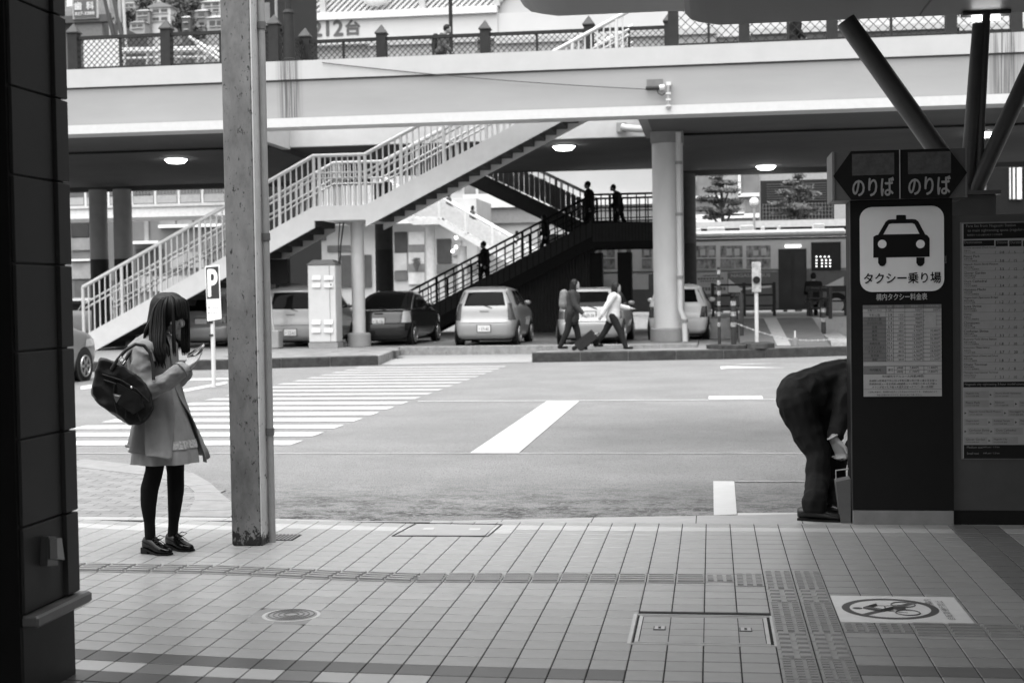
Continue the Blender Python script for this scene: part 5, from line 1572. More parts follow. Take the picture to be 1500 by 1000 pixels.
# parking sign
yq = 23.4
ps2 = thing('parking_sign', 'white parking sign with large dark P on a white pole', 'sign', G(312, 567))
yq = ps2.location.y
def PP(px, py, dy=0.0): return PY(px, py, yq - dy)
MB().cyl((PP(312.5, 520).x, yq, 0.0), (PP(312.5, 520).x, yq, PP(312, 400).z), 0.037, n=12).build('pole', white_paint, ps2, smooth=50)
a, b = PP(302, 390), PP(322, 470)
xa, xb = PP(303, 430).x, PP(323.5, 430).x
MB().prism([(xa, yq - 0.06, a.z), (xb, yq - 0.06, a.z + 0.02), (xb + 0.02, yq - 0.06, b.z + 0.04), (xa + 0.02, yq - 0.06, b.z)], (0, 0.015, 0)).build('panel', sg_w, ps2)
MB().prism([(xa + 0.015, yq - 0.066, a.z - 0.02), (xb - 0.012, yq - 0.066, a.z - 0.005), (xb - 0.004, yq - 0.066, PP(322, 437).z), (xa + 0.023, yq - 0.066, PP(303, 438).z)], (0, 0.005, 0)).build('dark_field', M('sign_dark_blue_grey', 0.04, 0.4), ps2)
tx = MB(); p, q = PP(307.5, 434), PP(319.5, 395)
put_text(tx, 'P', (p.x, yq - 0.069, p.z), (1, 0, 0), (0, 0, 1), width=q.x - p.x, height=q.z - p.z, bold=0.012)
tx.build('lettering', sg_w, ps2)
tx = MB()
for k, (s_, py) in enumerate((('パーキング', 447), ('8-20', 452), ('最大60分', 460))):
    p, q = PP(306, py), PP(321, py - 4)
    put_text(tx, s_, (p.x, yq - 0.064, p.z), (1, 0, 0), (0, 0, 1), width=q.x - p.x, height=(q.z - p.z) * 0.9)
tx.build('small_print', M('small_print', 0.15, 0.6), ps2)
for py in (472, 491):
    z = PP(312, py).z
    MB().cyl((ps2.location.x, yq, z - 0.02), (ps2.location.x, yq, z + 0.02), 0.05, n=10).build('clamp', dark, ps2)
# bus stop pole, striped poles, bollards, chains
yy = 33.2
def H(px, py, Y=33.2): return PY(px, py, Y)
bs = thing('bus_stop_sign', 'weathered bus stop sign on a thin white pole with concrete foot', 'sign', (xat(1108, yy), yy, 0.2))
x = bs.location.x
MB().cyl((x, yy, 0.2), (x, yy, H(1107, 385).z), 0.045, n=10).build('pole', M('stop_pole', 0.48, 0.5, spots=(0.62, 0.05, 0.1, 8, (1, 1, 1))), bs, smooth=50)
p, q = H(1101, 384), H(1115, 428)
MB().bbox(p.x, q.x, yy - 0.07, yy - 0.047, q.z, p.z, 0.008).build('panel', M('stop_panel', 0.28, 0.5, var=0.5, scale=9), bs)
MB().cyl(((p.x + q.x) / 2, yy - 0.085, H(1107, 410).z), ((p.x + q.x) / 2, yy - 0.072, H(1107, 410).z), 0.085, n=12).build('emblem', black, bs)
MB().tube([(x, yy, 0.2), (x, yy, 0.30), (x, yy, 0.33)], [0.40, 0.40, 0.30], 16).build('foot', kerb_dark, bs, smooth=40)
MB().tube([(x, yy - .5, 0.205), (x, yy - .5, 0.31)], [0.25, 0.22], 12).build('weight', kerb_dark, bs)
def striped(px, py0, Y, label, r=0.036, cap=False, foot=True):
    x = xat(px, Y)
    t = thing('striped_pole', label, 'pole', (x, Y, 0.2))
    z1 = PY(px, py0, Y).z
    MB().cyl((x, Y, 0.2), (x, Y, z1), r, n=10).build('pole', dark, t, smooth=50)
    k = 0; z = 0.7
    while z < z1 - 0.1:
        MB().cyl((x, Y, z), (x, Y, z + 0.10), r + 0.004, n=10).build('stripe', M('stripe_pale', 0.24, 0.6, var=0.7, scale=14), t, smooth=50)
        z += 0.24
    if foot: MB().tube([(x, Y, 0.2), (x, Y, 0.28), (x, Y, 0.30)], [0.3, 0.3, 0.2], 14).build('foot', kerb_dark, t, smooth=40)
    return x, z1
x1_, _ = striped(1053, 391, 33.0, 'tall striped pole on the kerb right of the white hatchback')
x2_, _ = striped(1074, 438, 32.8, 'short striped post standing between tall pole and bus stop sign', r=0.06)
x3_, _ = striped(1206, 450, 36.6, 'short dark post at the top of the chain barrier beside the ramp', r=0.06)
bo = thing('bollard', 'stubby grey bollard with pale pin on the far kerb', 'bollard', (xat(1164, 33.9), 33.9, 0.2))
x = bo.location.x
MB().tube([(x, 33.9, 0.2), (x, 33.9, 0.36), (x, 33.9, 0.40)], [0.075, 0.07, 0.05], 12).build('base', M('bollard_grey', 0.16, 0.7), bo, smooth=40)
MB().cyl((x, 33.9, 0.40), (x, 33.9, 0.56), 0.02, n=8).build('pin', white_paint, bo)
ch = thing('chain', 'pale plastic chain slung along the ramp edge', 'chain', (xat(1160, 33.9), 33.9, 0.4))
mb = MB()
pts = []
for k in range(41):
    u = k / 40
    px = 1075 + (1248 - 1075) * u
    py = 472 + (498 - 472) * u + 12 * math.sin(math.pi * min(1, u * 1.1)) * (1 if u < 0.9 else 0.5)
    pts.append(H(px, py, 33.9))
for k in range(len(pts) - 1):
    mb.beam(pts[k] + (pts[k + 1] - pts[k]) * 0.08, pts[k] + (pts[k + 1] - pts[k]) * 0.92, 0.035 if k % 2 else 0.018, 0.018 if k % 2 else 0.035)
mb.build('links', M('chain_pale', 0.35, 0.6), ch, kind='stuff')
# black railings beside the ramp and platform
def barrier(pts, z0, h, label, nr=3):
    t = thing('barrier', label, 'railing', (pts[0][0], pts[0][1], z0))
    for x, y in pts:
        MB().cyl((x, y, z0), (x, y, z0 + h + 0.06), 0.05, n=10).build('post', dark, t, smooth=50)
    for (xa, ya), (xb, yb) in zip(pts, pts[1:]):
        for k in range(nr):
            z = z0 + h * (k + 1) / nr
            MB().cyl((xa, ya, z), (xb, yb, z), 0.03, n=8).build('rail', dark, t, smooth=50)
    return t
barrier([(xat(1184, 43.0), 43.0), (xat(1188, 41.6), 41.6), (xat(1203, 40.2), 40.2), (xat(1217, 39.0), 39.2)], 0.72, 0.82, 'black tubular railing along the right side of the ramp')
barrier([(xat(1044, 43.4), 43.4), (xat(1090, 43.4), 43.4), (xat(1134, 43.4), 43.4)], 0.75, 0.95, 'black railing in front of the bus, left of its door')
barrier([(xat(1072, 39.9), 39.9), (xat(1078, 36.6), 36.6), (xat(1086, 34.2), 34.2)], 0.45, 0.95, 'black railing along the left side of the ramp')
bn = thing('bench', 'dark bench with backrest in front of the bus', 'bench', (xat(1215, 42.4), 42.4, 0.75))
xa, xb = xat(1180, 42.4), xat(1244, 42.4)
MB().box(xa, xb, 42.2, 42.65, 1.15, 1.20).build('seat', dark, bn)
MB().box(xa, xb, 42.18, 42.22, 1.45, 1.62).build('backrest', dark, bn)
for x in (xa + 0.1, (xa + xb) / 2, xb - 0.1):
    MB().box(x - 0.03, x + 0.03, 42.2, 42.6, 0.75, 1.149).build('leg', dark, bn)
    MB().box(x - 0.03, x + 0.03, 42.222, 42.26, 1.2, 1.6).build('back_post', dark, bn)
YSH = 60
sh = thing('bus_shelter', 'pale flat shelter roof beyond the bus', 'shelter', (xat(1130, YSH), YSH, 0))
MB().box(xat(1012, YSH), xat(1262, YSH), YSH, YSH + 3, zat(1130, 333, YSH), zat(1130, 323, YSH)).build('roof', M('shelter_roof', 0.45, 0.6), sh)
MB().box(xat(1012, YSH), xat(1262, YSH), YSH + .1, YSH + 2.9, zat(1130, 340, YSH), zat(1130, 333.5, YSH)).build('underside', dark, sh)
for px in (1040, 1150, 1240):
    MB().cyl((xat(px, YSH + 1.5), YSH + 1.5, 0), (xat(px, YSH + 1.5), YSH + 1.5, zat(1130, 340, YSH)), 0.09, n=8).build('leg', dark, sh)
gl = thing('globe_lamp', 'white globe lamp on a pole between the two pine trees', 'lamp', (xat(1106, 58), 58, 0))
x = gl.location.x
MB().cyl((x, 58, 0), (x, 58, zat(1106, 300, 58)), 0.05, n=8).build('pole', steel, gl)
MB().sphere((x, 58, zat(1106, 296, 58)), 0.19, 14, 10).build('globe', M('globe_white', 0.7, 0.3), gl, smooth=True)
# ------------------------------------------------------------------ buildings behind
def rect(root, nm, px0, py0, px1, py1, Y, mat, d=0.3, out=0.0, parent=None):
    a, b = PY(px0, py0, Y), PY(px1, py1, Y)
    return MB().box(a.x, b.x, Y - out, Y - out + d, b.z, a.z).build(nm, mat, parent or root)
YP = 95.0
pb = thing('parking_building', 'large pale parking building with dark capacity lettering behind the deck', 'building', (xat(700, YP), YP, 0))
pal = M('building_pale', 0.40, 0.7, var=0.06, scale=0.3)
pal2 = M('building_panel', 0.48, 0.7, var=0.05, scale=0.3)
MB().box(xat(404, YP), xat(1640, YP), YP + 0.6, YP + 25, 0, 24).build('wall', pal, pb)
MB().box(xat(404, YP), xat(735, YP), YP, YP + 0.55, zat(560, 63, YP), zat(560, 27, YP)).build('sign_band', pal2, pb)
MB().box(xat(404, YP), xat(735, YP), YP - 0.25, YP + 0.55, zat(560, 26.5, YP), zat(560, 16, YP)).build('ledge', M('building_ledge', 0.6, 0.7), pb)
MB().box(xat(735, YP), xat(1640, YP), YP + 0.1, YP + 0.55, zat(900, 60, YP), zat(900, 12, YP)).build('upper_band', pal2, pb)
hx = MB(); n = 120
xa, xb = xat(404, YP), xat(735, YP)
z0, z1 = zat(560, 15.5, YP), 25.0
k = 0
x = xa
while x < xb:
    hx.beam((x, YP + 0.45, z0), (x + (z1 - z0) * 1.1, YP + 0.45, z1), 0.14, 0.1, (0, 1, 0))
    x += 0.42
hx.build('slanted_louvres', M('building_hatch', 0.52, 0.7), pb, kind='stuff')
for px in (405, 480, 625, 734):
    MB().box(xat(px, YP) - 0.2, xat(px, YP) + 0.2, YP + 0.1, YP + 0.5, z0, 25).build('mullion', pal, pb)
MB().sphere((xat(559, YP), YP - 0.1, zat(559, -3, YP)), (0.95, 0.2, 0.6), 20, 10).build('oval_sign', M('building_ledge', 0.6, 0.7), pb, smooth=True)
ink2 = M('facade_lettering', 0.10, 0.7)
for s_, x0, x1 in (('P', 431, 448), ('212', 458, 502), ('台', 507, 527)):
    tx = MB()
    p, q = PY(x0, 52.5, YP), PY(x1, 31, YP)
    put_text(tx, s_, (p.x, YP - 0.03, zat(480, 53, YP)), (1, 0, 0), (0, 0, 1), width=q.x - p.x, height=zat(480, 31.5, YP) - zat(480, 53, YP), bold=0.05)
    tx.build('lettering', ink2, pb)
win_m = glass('far_window', 0.16, 0.15)
for px0, py0, px1, py1 in ((660, 252, 674, 272), (680, 256, 718, 284), (722, 258, 760, 286), (775, 262, 800, 290), (1040, 250, 1070, 262)):
    w = rect(pb, 'window', px0, py0, px1, py1, YP + 0.6, win_m, 0.1, 0.06)
    a, b = PY(px0, py0, YP + 0.6), PY(px1, py1, YP + 0.6)
    MB().box((a.x + b.x) / 2 - 0.08, (a.x + b.x) / 2 + 0.08, YP + 0.48, YP + 0.535, b.z, a.z).build('mullion', pal2, w)
    MB().box(a.x - 0.1, b.x + 0.1, YP + 0.44, YP + 0.53, b.z - 0.25, b.z - 0.002).build('sill', pal2, w)
rect(pb, 'facade_trim', 640, 292, 960, 299, YP + 0.6, M('building_ledge', 0.6, 0.7), 0.4, 0.5)
rect(pb, 'facade_band', 640, 300, 960, 322, YP + 0.6, M('building_mid', 0.22, 0.7), 0.2, 0.25)
# low roofs and car park level seen over the deck
for px0, px1, py0, py1, v in ((540, 700, 62, 92, 0.3), (725, 860, 60, 88, 0.33), (905, 1050, 50, 84, 0.28), (1100, 1240, 46, 84, 0.10), (1245, 1400, 42, 84, 0.08), (1405, 1560, 40, 84, 0.12)):
    rect(pb, 'facade_panel', px0, py0, px1, py1, YP, M('block%d' % int(v * 100), v, 0.8, var=0.2, scale=0.5), 0.3, 0.05)
    rect(pb, 'facade_ledge', px0, py0 - 2.5, px1, py0 - 0.1, YP, M('block_parapet', 0.4, 0.8), 0.3, 0.25)
# building with bright outlines on the right
YG = 82.0
rb_ = thing('shop_building', 'pale building with bright outlined window frames behind the pines', 'building', (xat(1080, YG), YG, 0))
MB().box(xat(1010, YG), xat(1500, YG), YG, YG + 8, 0, 13.5).build('wall', M('shop_wall', 0.28, 0.7), rb_)
bright = M('bright_frame', 0.75, 0.5)
for px0, py0, px1, py1 in ((1016, 262, 1019, 290), (1016, 288, 1058, 291), (1081, 250, 1085, 287), (1081, 284, 1112, 288), (1016, 315, 1112, 319), (1050, 312, 1090, 316), (1016, 322, 1060, 326)):
    rect(rb_, 'light_strip', px0, py0, px1, py1, YG, bright, 0.3, 0.35)
for px0, py0, px1, py1 in ((1021, 248, 1056, 286), (1087, 246, 1112, 283), (1020, 293, 1080, 312), (1092, 293, 1112, 312)):
    rect(rb_, 'window', px0, py0, px1, py1, YG, win_m, 0.1, 0.12)
YL = 72.0
bl_ = thing('billboard', 'large dark slatted billboard frame above the bus', 'billboard', (xat(1168, YL), YL, 0))
a, b = PY(1114, 265, YL), PY(1222, 321, YL)
MB().box(a.x, b.x, YL, YL + 0.3, b.z, a.z).build('panel', M('billboard_dark', 0.02, 0.6), bl_)
zm_ = (a.z + b.z) / 2 - 0.15
for k in range(8):
    z = zm_ + 0.1 + (a.z - zm_ - 0.2) * k / 8
    MB().box(a.x + 0.3, b.x - 0.1, YL - 0.06, YL - 0.003, z, z + 0.05).build('slat', M('billboard_slat', 0.06, 0.6), bl_)
for k in range(22):
    x = a.x + 0.1 + (b.x - a.x - 0.2) * k / 21
    MB().box(x - 0.012, x + 0.012, YL - 0.08, YL - 0.003, b.z, zm_).build('grid_bar', M('billboard_grid', 0.14, 0.6), bl_)
for k in range(5):
    z = b.z + 0.05 + (zm_ - b.z - 0.1) * k / 4
    MB().box(a.x + 0.1, b.x - 0.1, YL - 0.10, YL - 0.083, z - 0.012, z + 0.012).build('grid_bar', M('billboard_grid', 0.14, 0.6), bl_)
for x in (a.x + 0.6, b.x - 0.6):
    MB().cyl((x, YL + 0.5, 0), (x, YL + 0.5, a.z), 0.12, n=8).build('leg', dark, bl_)
# right-hand dark structure with bright slits, seen past the struts
dk = thing('kiosk_building', 'dark building with bright vertical slits at the right edge', 'building', (xat(1470, 60), 60, 0))
MB().box(xat(1418, 60), xat(1700, 60), 60, 64, 0, 8).build('wall', M('kiosk_dark', 0.012, 0.6), dk)
for px0, px1 in ((1478, 1480), (1483, 1486), (1489, 1496)):
    rect(dk, 'light_slit', px0, 238, px1, 292, 60, M('bright_frame', 0.75, 0.5), 0.1, 0.12)
w_ = rect(dk, 'window', 1432, 258, 1444, 282, 60, win_m, 0.1, 0.12)
# shops under the deck, centre-left
YH = 88.0
sh1 = thing('store', 'pale shop front with sign band behind the parked cars', 'shop', (xat(480, YH), YH, 0))
MB().box(xat(378, YH), xat(700, YH), YH, YH + 6, 0, zat(480, 296, YH)).build('wall', M('shop_pale', 0.42, 0.7, var=0.1, scale=0.6), sh1)
rect(sh1, 'awning', 378, 318, 700, 326, YH, bright, 1.0, 1.2)
for px0, py0, px1, py1, v in ((430, 377, 456, 425, 0.2), (460, 330, 478, 352, 0.1), (480, 360, 520, 368, 0.12), (430, 345, 470, 362, 0.55), (578, 340, 597, 370, 0.05), (578, 371, 597, 396, 0.4), (599, 340, 622, 358, 0.6), (599, 359, 622, 369, 0.18), (599, 370, 622, 386, 0.5), (599, 387, 622, 398, 0.2), (599, 399, 622, 416, 0.55), (578, 398, 597, 410, 0.12), (640, 350, 662, 385, 0.05), (640, 387, 700, 400, 0.12), (664, 352, 676, 375, 0.25), (650, 402, 700, 420, 0.25), (500, 374, 545, 420, 0.07), (460, 400, 500, 440, 0.16)):
    rect(sh1, 'shop_panel', px0, py0, px1, py1, YH, M('shop%d' % int(v * 100), v, 0.6, var=0.2, scale=1.5), 0.1, 0.13)
for px, py in ((668, 348), (700 - 32, 362), (663, 368)):
    c = PY(px, py, YH - 0.4)
    MB().sphere(c, 0.10, 10, 6).build('spot_lamp', glow('shop_lamp', 0.9, 3), sh1, smooth=True)
pt = thing('hanging_planter', 'dark cone planter hanging on the shop panels', 'planter', PY(610, 385, YH - 0.6))
c = pt.location
MB().tube([c - Vector((0, 0, 0.55)), c - Vector((0, 0, 0.1)), c], [0.04, 0.22, 0.27], 12).build('cone', M('planter_grey', 0.13, 0.7), pt, smooth=40)
mb = MB(); rnd = random.Random(3)
for k in range(160):
    d = Vector((rnd.gauss(0, 0.16), rnd.gauss(0, 0.12), rnd.uniform(-0.02, 0.3)))
    e = Vector((rnd.gauss(0, 1), rnd.gauss(0, 1), rnd.gauss(0, 1))).normalized() * 0.08
    f_ = e.orthogonal().normalized() * 0.04
    mb.add([c + d - e, c + d + f_, c + d + e], [(0, 1, 2)])
mb.build('foliage', M('planter_leaf', 0.06, 0.7), pt, kind='stuff')
# street building on the left behind the twin columns
YJ = 84.0
lb = thing('street_building', 'grey street building with window strip behind the twin columns', 'building', (xat(220, YJ), YJ, 0))
MB().box(xat(60, YJ), xat(378, YJ), YJ, YJ + 8, 0, zat(220, 290, YJ)).build('wall', M('street_grey', 0.13, 0.7, var=0.12, scale=0.5), lb)
for px0, py0, px1, py1, v in ((235, 320, 258, 329, 0.2), (260, 320, 283, 329, 0.2), (285, 320, 320, 329, 0.2), (105, 325, 131, 347, 0.04), (105, 349, 140, 366, 0.2), (212, 320, 219, 353, 0.22), (105, 385, 135, 408, 0.26), (200, 365, 240, 400, 0.05), (250, 370, 300, 392, 0.3), (300, 360, 330, 380, 0.1), (110, 412, 200, 440, 0.08), (205, 405, 330, 425, 0.35)):
    rect(lb, 'window' if v < 0.22 else 'shop_panel', px0, py0, px1, py1, YJ, M('shop%d' % int(v * 100), v, 0.6, var=0.2, scale=1.5), 0.1, 0.13)
rect(lb, 'sill', 235, 330, 330, 332, YJ, bright, 0.3, 0.35)
rect(lb, 'awning', 196, 354, 238, 357, YJ, bright, 0.6, 0.7)
rect(lb, 'band', 105, 380, 135, 382, YJ, bright, 0.3, 0.35)
# dark building beside the lamp post, above the deck
rect_t = thing('dark_building', 'dark office block rising behind the deck left of the lamp post', 'building', (xat(388, 62), 62, 0))
MB().box(xat(340, 62), xat(402, 62), 62, 70, 0, 18).build('wall', M('dark_block', 0.018, 0.5), rect_t)
rect(rect_t, 'corner_strip', 402, -40, 405, 60, 62, M('corner_strip', 0.35, 0.6), 0.3, 0.05)
rect(rect_t, 'window', 376, 5, 396, 38, 62, win_m, 0.05, 0.06)

# dentist's sign building, top left
YN = 92.0
nb_ = thing('sign_building', 'rooftop block with a dentist sign at the top left', 'building', (xat(140, YN), YN, 0))
MB().box(xat(40, YN), xat(158, YN), YN + 0.4, YN + 8, 0, zat(130, 27, YN)).build('wall', M('sign_block', 0.10, 0.7), nb_)
rect(nb_, 'parapet', 40, 27, 160, 32, YN, M('sign_parapet', 0.07, 0.7), 0.6, 0.2)
rect(nb_, 'panel', 110, 34, 150, 52, YN, M('sign_panel_grey', 0.14, 0.7), 0.3, 0.0)
s_ = rect(nb_, 'sign_frame', 109, 1, 147, 28, YN, M('sign_frame_pale', 0.35, 0.6), 0.3, 0.3)
rect(nb_, 'sign_board', 111, 2, 144, 26.5, YN, M('sign_board_dark', 0.10, 0.6), 0.1, 0.36, parent=s_)
tx = MB()
p, q = PY(113, 17, YN), PY(141, 5.5, YN)
put_text(tx, '歯', (p.x, YN - 0.42, p.z), (1, 0, 0), (0, 0, 1), width=0.52, height=0.52, bold=0.02)
put_text(tx, '科', (q.x - 0.52, YN - 0.42, p.z), (1, 0, 0), (0, 0, 1), width=0.52, height=0.52, bold=0.02)
p, q = PY(114, 25.3, YN), PY(142, 20, YN)
put_text(tx, '827-3388', (p.x, YN - 0.42, p.z + 0.04), (1, 0, 0), (0, 0, 1), width=q.x - p.x, height=0.2, bold=0.008)
tx.build('lettering', M('sign_letters', 0.5, 0.6), s_)
rect(nb_, 'white_box', 98, -30, 106, 10, YN, bright, 0.3, 0.1)
# slanted pipes and pylons next to it
pyl = thing('pylon', 'cluster of slanted pale and dark steel members beside the dentist sign', 'pylon', (xat(172, 88), 88, 0))
for x0, y0, x1, y1, r, v in ((152, -10, 168, 60, 0.16, 0.05), (158, -10, 163, 60, 0.1, 0.35), (166, -10, 180, 60, 0.18, 0.06), (175, -10, 176, 60, 0.14, 0.30), (180, -10, 184, 60, 0.10, 0.42)):
    a, b = PY(x0, y0, 88), PY(x1, y1, 88)
    MB().cyl(a, b + (b - a) * 1.5, r, n=8).build('member', M('pylon%d' % int(v * 100), v, 0.6), pyl)
# white panel van top and bars on the deck behind the left railing
vb = thing('white_hoarding', 'white hoarding panel behind the left deck railing', 'panel', (xat(150, 42), 42, 7.2))
a, b = PY(122, 58, 42), PY(175, 102, 42)
MB().box(a.x, b.x, 42, 42.1, 7.2, a.z).build('sheet', M('hoarding_white', 0.55, 0.6), vb)
for k in (0.02, 0.98):
    MB().box(a.x + (b.x - a.x) * k - 0.04, a.x + (b.x - a.x) * k + 0.04, 42.12, 42.2, 7.2, a.z).build('post', steel, vb)
hr = thing('handrail', 'white sloping stair handrail behind the left deck railing', 'handrail', PY(310, 90, 40))
for dy in (0, 6):
    MB().cyl(PY(288, 62 + dy, 40), PY(345, 96 + dy, 40), 0.07, n=8).build('rail', white_paint, hr)
MB().cyl(PY(276, 53, 40), PY(290, 63, 40), 0.05, n=8).build('rail', white_paint, hr)
for px, py in ((300, 69), (330, 87)):
    p = PY(px, py, 40)
    MB().cyl((p.x, 40, 7.2), p, 0.04, n=8).build('post', white_paint, hr)
gb = thing('guard_bars', 'pale horizontal guard bars behind the left deck railing', 'railing', (xat(215, 44), 44, 7.2))
for py in (72, 76, 86):
    a, b = PY(178, py, 44), PY(330, py - 3, 44)
    MB().cyl(a, b, 0.045 if py != 76 else 0.08, n=8).build('bar', M('guard_pale', 0.45, 0.6), gb)
for px in (182, 215, 250, 290):
    p = PY(px, 72, 44)
    MB().cyl((p.x, 44, 7.2), p, 0.04, n=8).build('post', M('guard_pale', 0.45, 0.6), gb)

# ------------------------------------------------------------------ hillside with houses
YHL = 230.0
hill_m = M('hillside', 0.07, 0.9, var=0.5, scale=0.08)
hv = []; hf = []
nx, ny = 60, 24
rnd = random.Random(11)
for j in range(ny + 1):
    for i in range(nx + 1):
        x = -220 + 330 * i / nx; y = 150 + 260 * j / ny
        z = max(0, (y - 175)) * 0.62 + 5 * math.sin(x * 0.05 + 1) + rnd.uniform(-1.2, 1.2) - (6 if j == 0 else 0)
        hv.append((x, y, z)); 
for j in range(ny):
    for i in range(nx):
        a = j * (nx + 1) + i
        hf.append((a, a + 1, a + nx + 2, a + nx + 1))
mb = MB(); mb.add(hv, hf)
struct(mb.build('hill', hill_m, smooth=True))
def house(px0, px1, py_eave, py_base, Y, v_wall, v_roof, label, gable=True, wins=((0.15, 0.45), (0.55, 0.85)), storeys=2):
    a, b = PY(px0, py_eave, Y), PY(px1, py_base, Y)
    t = thing('house', label, 'house', ((a.x + b.x) / 2, Y, b.z), group='houses on the hillside')
    d = (b.x - a.x) * 0.8
    MB().box(a.x, b.x, Y, Y + d, b.z - 6, a.z).build('wall', M('house_wall%d' % int(v_wall * 100), v_wall, 0.8), t)
    rm_ = M('house_roof%d' % int(v_roof * 100), v_roof, 0.8, var=0.2, scale=2, stretch=(1, 1, 6))
    o = (b.x - a.x) * 0.08
    rh = (b.x - a.x) * (0.26 if gable else 0.18)
    xm = (a.x + b.x) / 2
    if gable:
        MB().prism([(a.x - o, Y - o, a.z), (b.x + o, Y - o, a.z), (b.x + o, Y - o, a.z + 0.15), (xm, Y - o, a.z + rh), (a.x - o, Y - o, a.z + 0.15)], (0, d + 2 * o, 0)).build('roof', rm_, t)
    else:
        MB().loft([[(a.x - o, Y - o, a.z), (b.x + o, Y - o, a.z), (b.x + o, Y + d + o, a.z), (a.x - o, Y + d + o, a.z)], [(a.x + o * 3, Y + d * 0.4, a.z + rh), (b.x - o * 3, Y + d * 0.4, a.z + rh), (b.x - o * 3, Y + d * 0.6, a.z + rh), (a.x + o * 3, Y + d * 0.6, a.z + rh)]]).build('roof', rm_, t)
    H_ = (a.z - b.z)
    for st_ in range(storeys):
        for u0, u1 in wins:
            x0, x1 = a.x + (b.x - a.x) * u0, a.x + (b.x - a.x) * u1
            zb_ = b.z + H_ * (st_ + 0.35) / storeys
            w = MB().box(x0, x1, Y - 0.08, Y - 0.01, zb_, zb_ + H_ * 0.42 / storeys).build('window', M('house_window', 0.06, 0.3), t)
            MB().box(x0 - 0.1, x1 + 0.1, Y - 0.2, Y - 0.085, zb_ - 0.15, zb_).build('sill', M('house_sill', 0.3, 0.8), w)
house(219, 250, 12, 34, 190, 0.50, 0.22, 'white two-storey gabled house on the hillside, largest of them')
house(199, 219, 17, 36, 189, 0.22, 0.24, 'grey lower wing left of the large white house', gable=False)
house(190, 212, 34, 44, 183, 0.28, 0.15, 'low grey house in front of the white gabled house', gable=False, storeys=1)
house(255, 285, -2, 10, 225, 0.25, 0.12, 'dim house up the slope right of the white gabled house', gable=False)
house(295, 325, 4, 20, 215, 0.40, 0.25, 'pale house at the right end of the hillside', gable=False)
house(285, 305, 17, 42, 200, 0.16, 0.3, 'narrow grey block house with rounded look below the pale house', gable=False, wins=((0.3, 0.7),))
house(266, 279, 26, 46, 188, 0.08, 0.5, 'narrow dark house with a pale roof edge below the slope', gable=False, wins=((0.3, 0.7),))
house(210, 245, -18, -4, 240, 0.45, 0.2, 'white house at the top of the slope above the gabled house')
house(303, 330, 27, 44, 195, 0.3, 0.3, 'pale low house at the lower right of the hillside', gable=False, storeys=1)
house(180, 198, 6, 22, 200, 0.35, 0.2, 'small pale house left of the white gabled house', gable=False)
def leaves(mb, c, r, n, size, rnd):
    for k in range(n):
        d = Vector((rnd.gauss(0, 0.45), rnd.gauss(0, 0.45), rnd.gauss(0, 0.45)))
        p = Vector(c) + Vector((d.x * r[0], d.y * r[1], d.z * r[2]))
        e = Vector((rnd.gauss(0, 1), rnd.gauss(0, 1), rnd.gauss(0, 1))).normalized() * size * rnd.uniform(0.6, 1.3)
        f_ = e.orthogonal().normalized() * size * 0.45
        mb.add([p - e, p + f_, p + e, p - f_], [(0, 1, 2, 3)])
rnd = random.Random(5)
for k, (px, py, Y, s_) in enumerate(((242, 36, 200, 2.4), (258, 26, 208, 3), (250, 14, 215, 3), (262, 12, 222, 2.5), (195, 30, 200, 2), (276, 40, 190, 2), (205, 2, 225, 3), (288, 8, 225, 3), (322, 36, 205, 2))):
    c = PY(px, py, Y)
    t = thing('hillside_tree', 'dark leafy tree among the hillside houses, ' + ('below the white gable', 'right of the white gable', 'above the white gable', 'high on the slope', 'beside the grey wing', 'by the narrow dark house', 'at the top of the slope', 'beside the pale house', 'at the right end')[k], 'tree', (c.x, Y, c.z - s_ * 1.5), group='trees on the hillside')
    MB().cyl((c.x, Y, c.z - s_ * 1.8), c, 0.25, 0.1, n=7).build('trunk', M('bark', 0.05, 0.9), t)
    mb = MB()
    for q in range(6):
        leaves(mb, c + Vector((rnd.uniform(-.7, .7) * s_, rnd.uniform(-.4, .4) * s_, rnd.uniform(-.6, .6) * s_)), (s_ * .6, s_ * .6, s_ * .5), 70, 0.42, rnd)
    mb.build('crown', M('hill_leaf', 0.055, 0.8, var=0.4, scale=0.6), t, kind='stuff')
# ------------------------------------------------------------------ cloud-pruned pines beyond the bus
def pine(px, Y, py_top, py_base, pads, label, seed):
    rnd = random.Random(seed)
    top, base = PY(px, py_top, Y), PY(px, py_base, Y)
    t = thing('pine_tree', label, 'tree', (base.x, Y, 0), group='pine trees beyond the bus')
    tr = []
    for k in range(9):
        u = k / 8
        tr.append((base.x + 0.18 * math.sin(u * 7 + seed) * (1 - u), Y + 0.1 * math.cos(u * 6), top.z * u))
    MB().tube(tr, [0.17 * (1 - 0.75 * k / 8) for k in range(9)], 8).build('trunk', M('pine_bark', 0.06, 0.9, var=0.3, scale=8), t, smooth=60)
    lb_ = MB(); cr = MB()
    for (qx, qy, rx, rz) in pads:
        c = PY(qx, qy, Y) + Vector((0, rnd.uniform(-0.5, 0.5), 0))
        u = min(0.98, max(0.2, (c.z - 0.25) / top.z))
        j = int(u * 8); s_ = Vector(tr[j])
        lb_.tube([s_, s_.lerp(c, 0.5) + Vector((0, 0, 0.12)), c], [0.06, 0.045, 0.025], 6)
        rw, rh = rx * Y / F, rz * Y / F
        for q in range(7):
            cc = c + Vector((rnd.uniform(-.6, .6) * rw, rnd.uniform(-.6, .6) * rw, rnd.uniform(-.3, .3) * rh))
            leaves(cr, cc, (rw * 0.55, rw * 0.55, rh * 0.55), 75, 0.085, rnd)
    lb_.build('limbs', M('pine_bark', 0.06, 0.9), t)
    cr.build('crown', M('pine_needle', 0.10, 0.7, var=0.4, scale=2.5), t, kind='stuff')
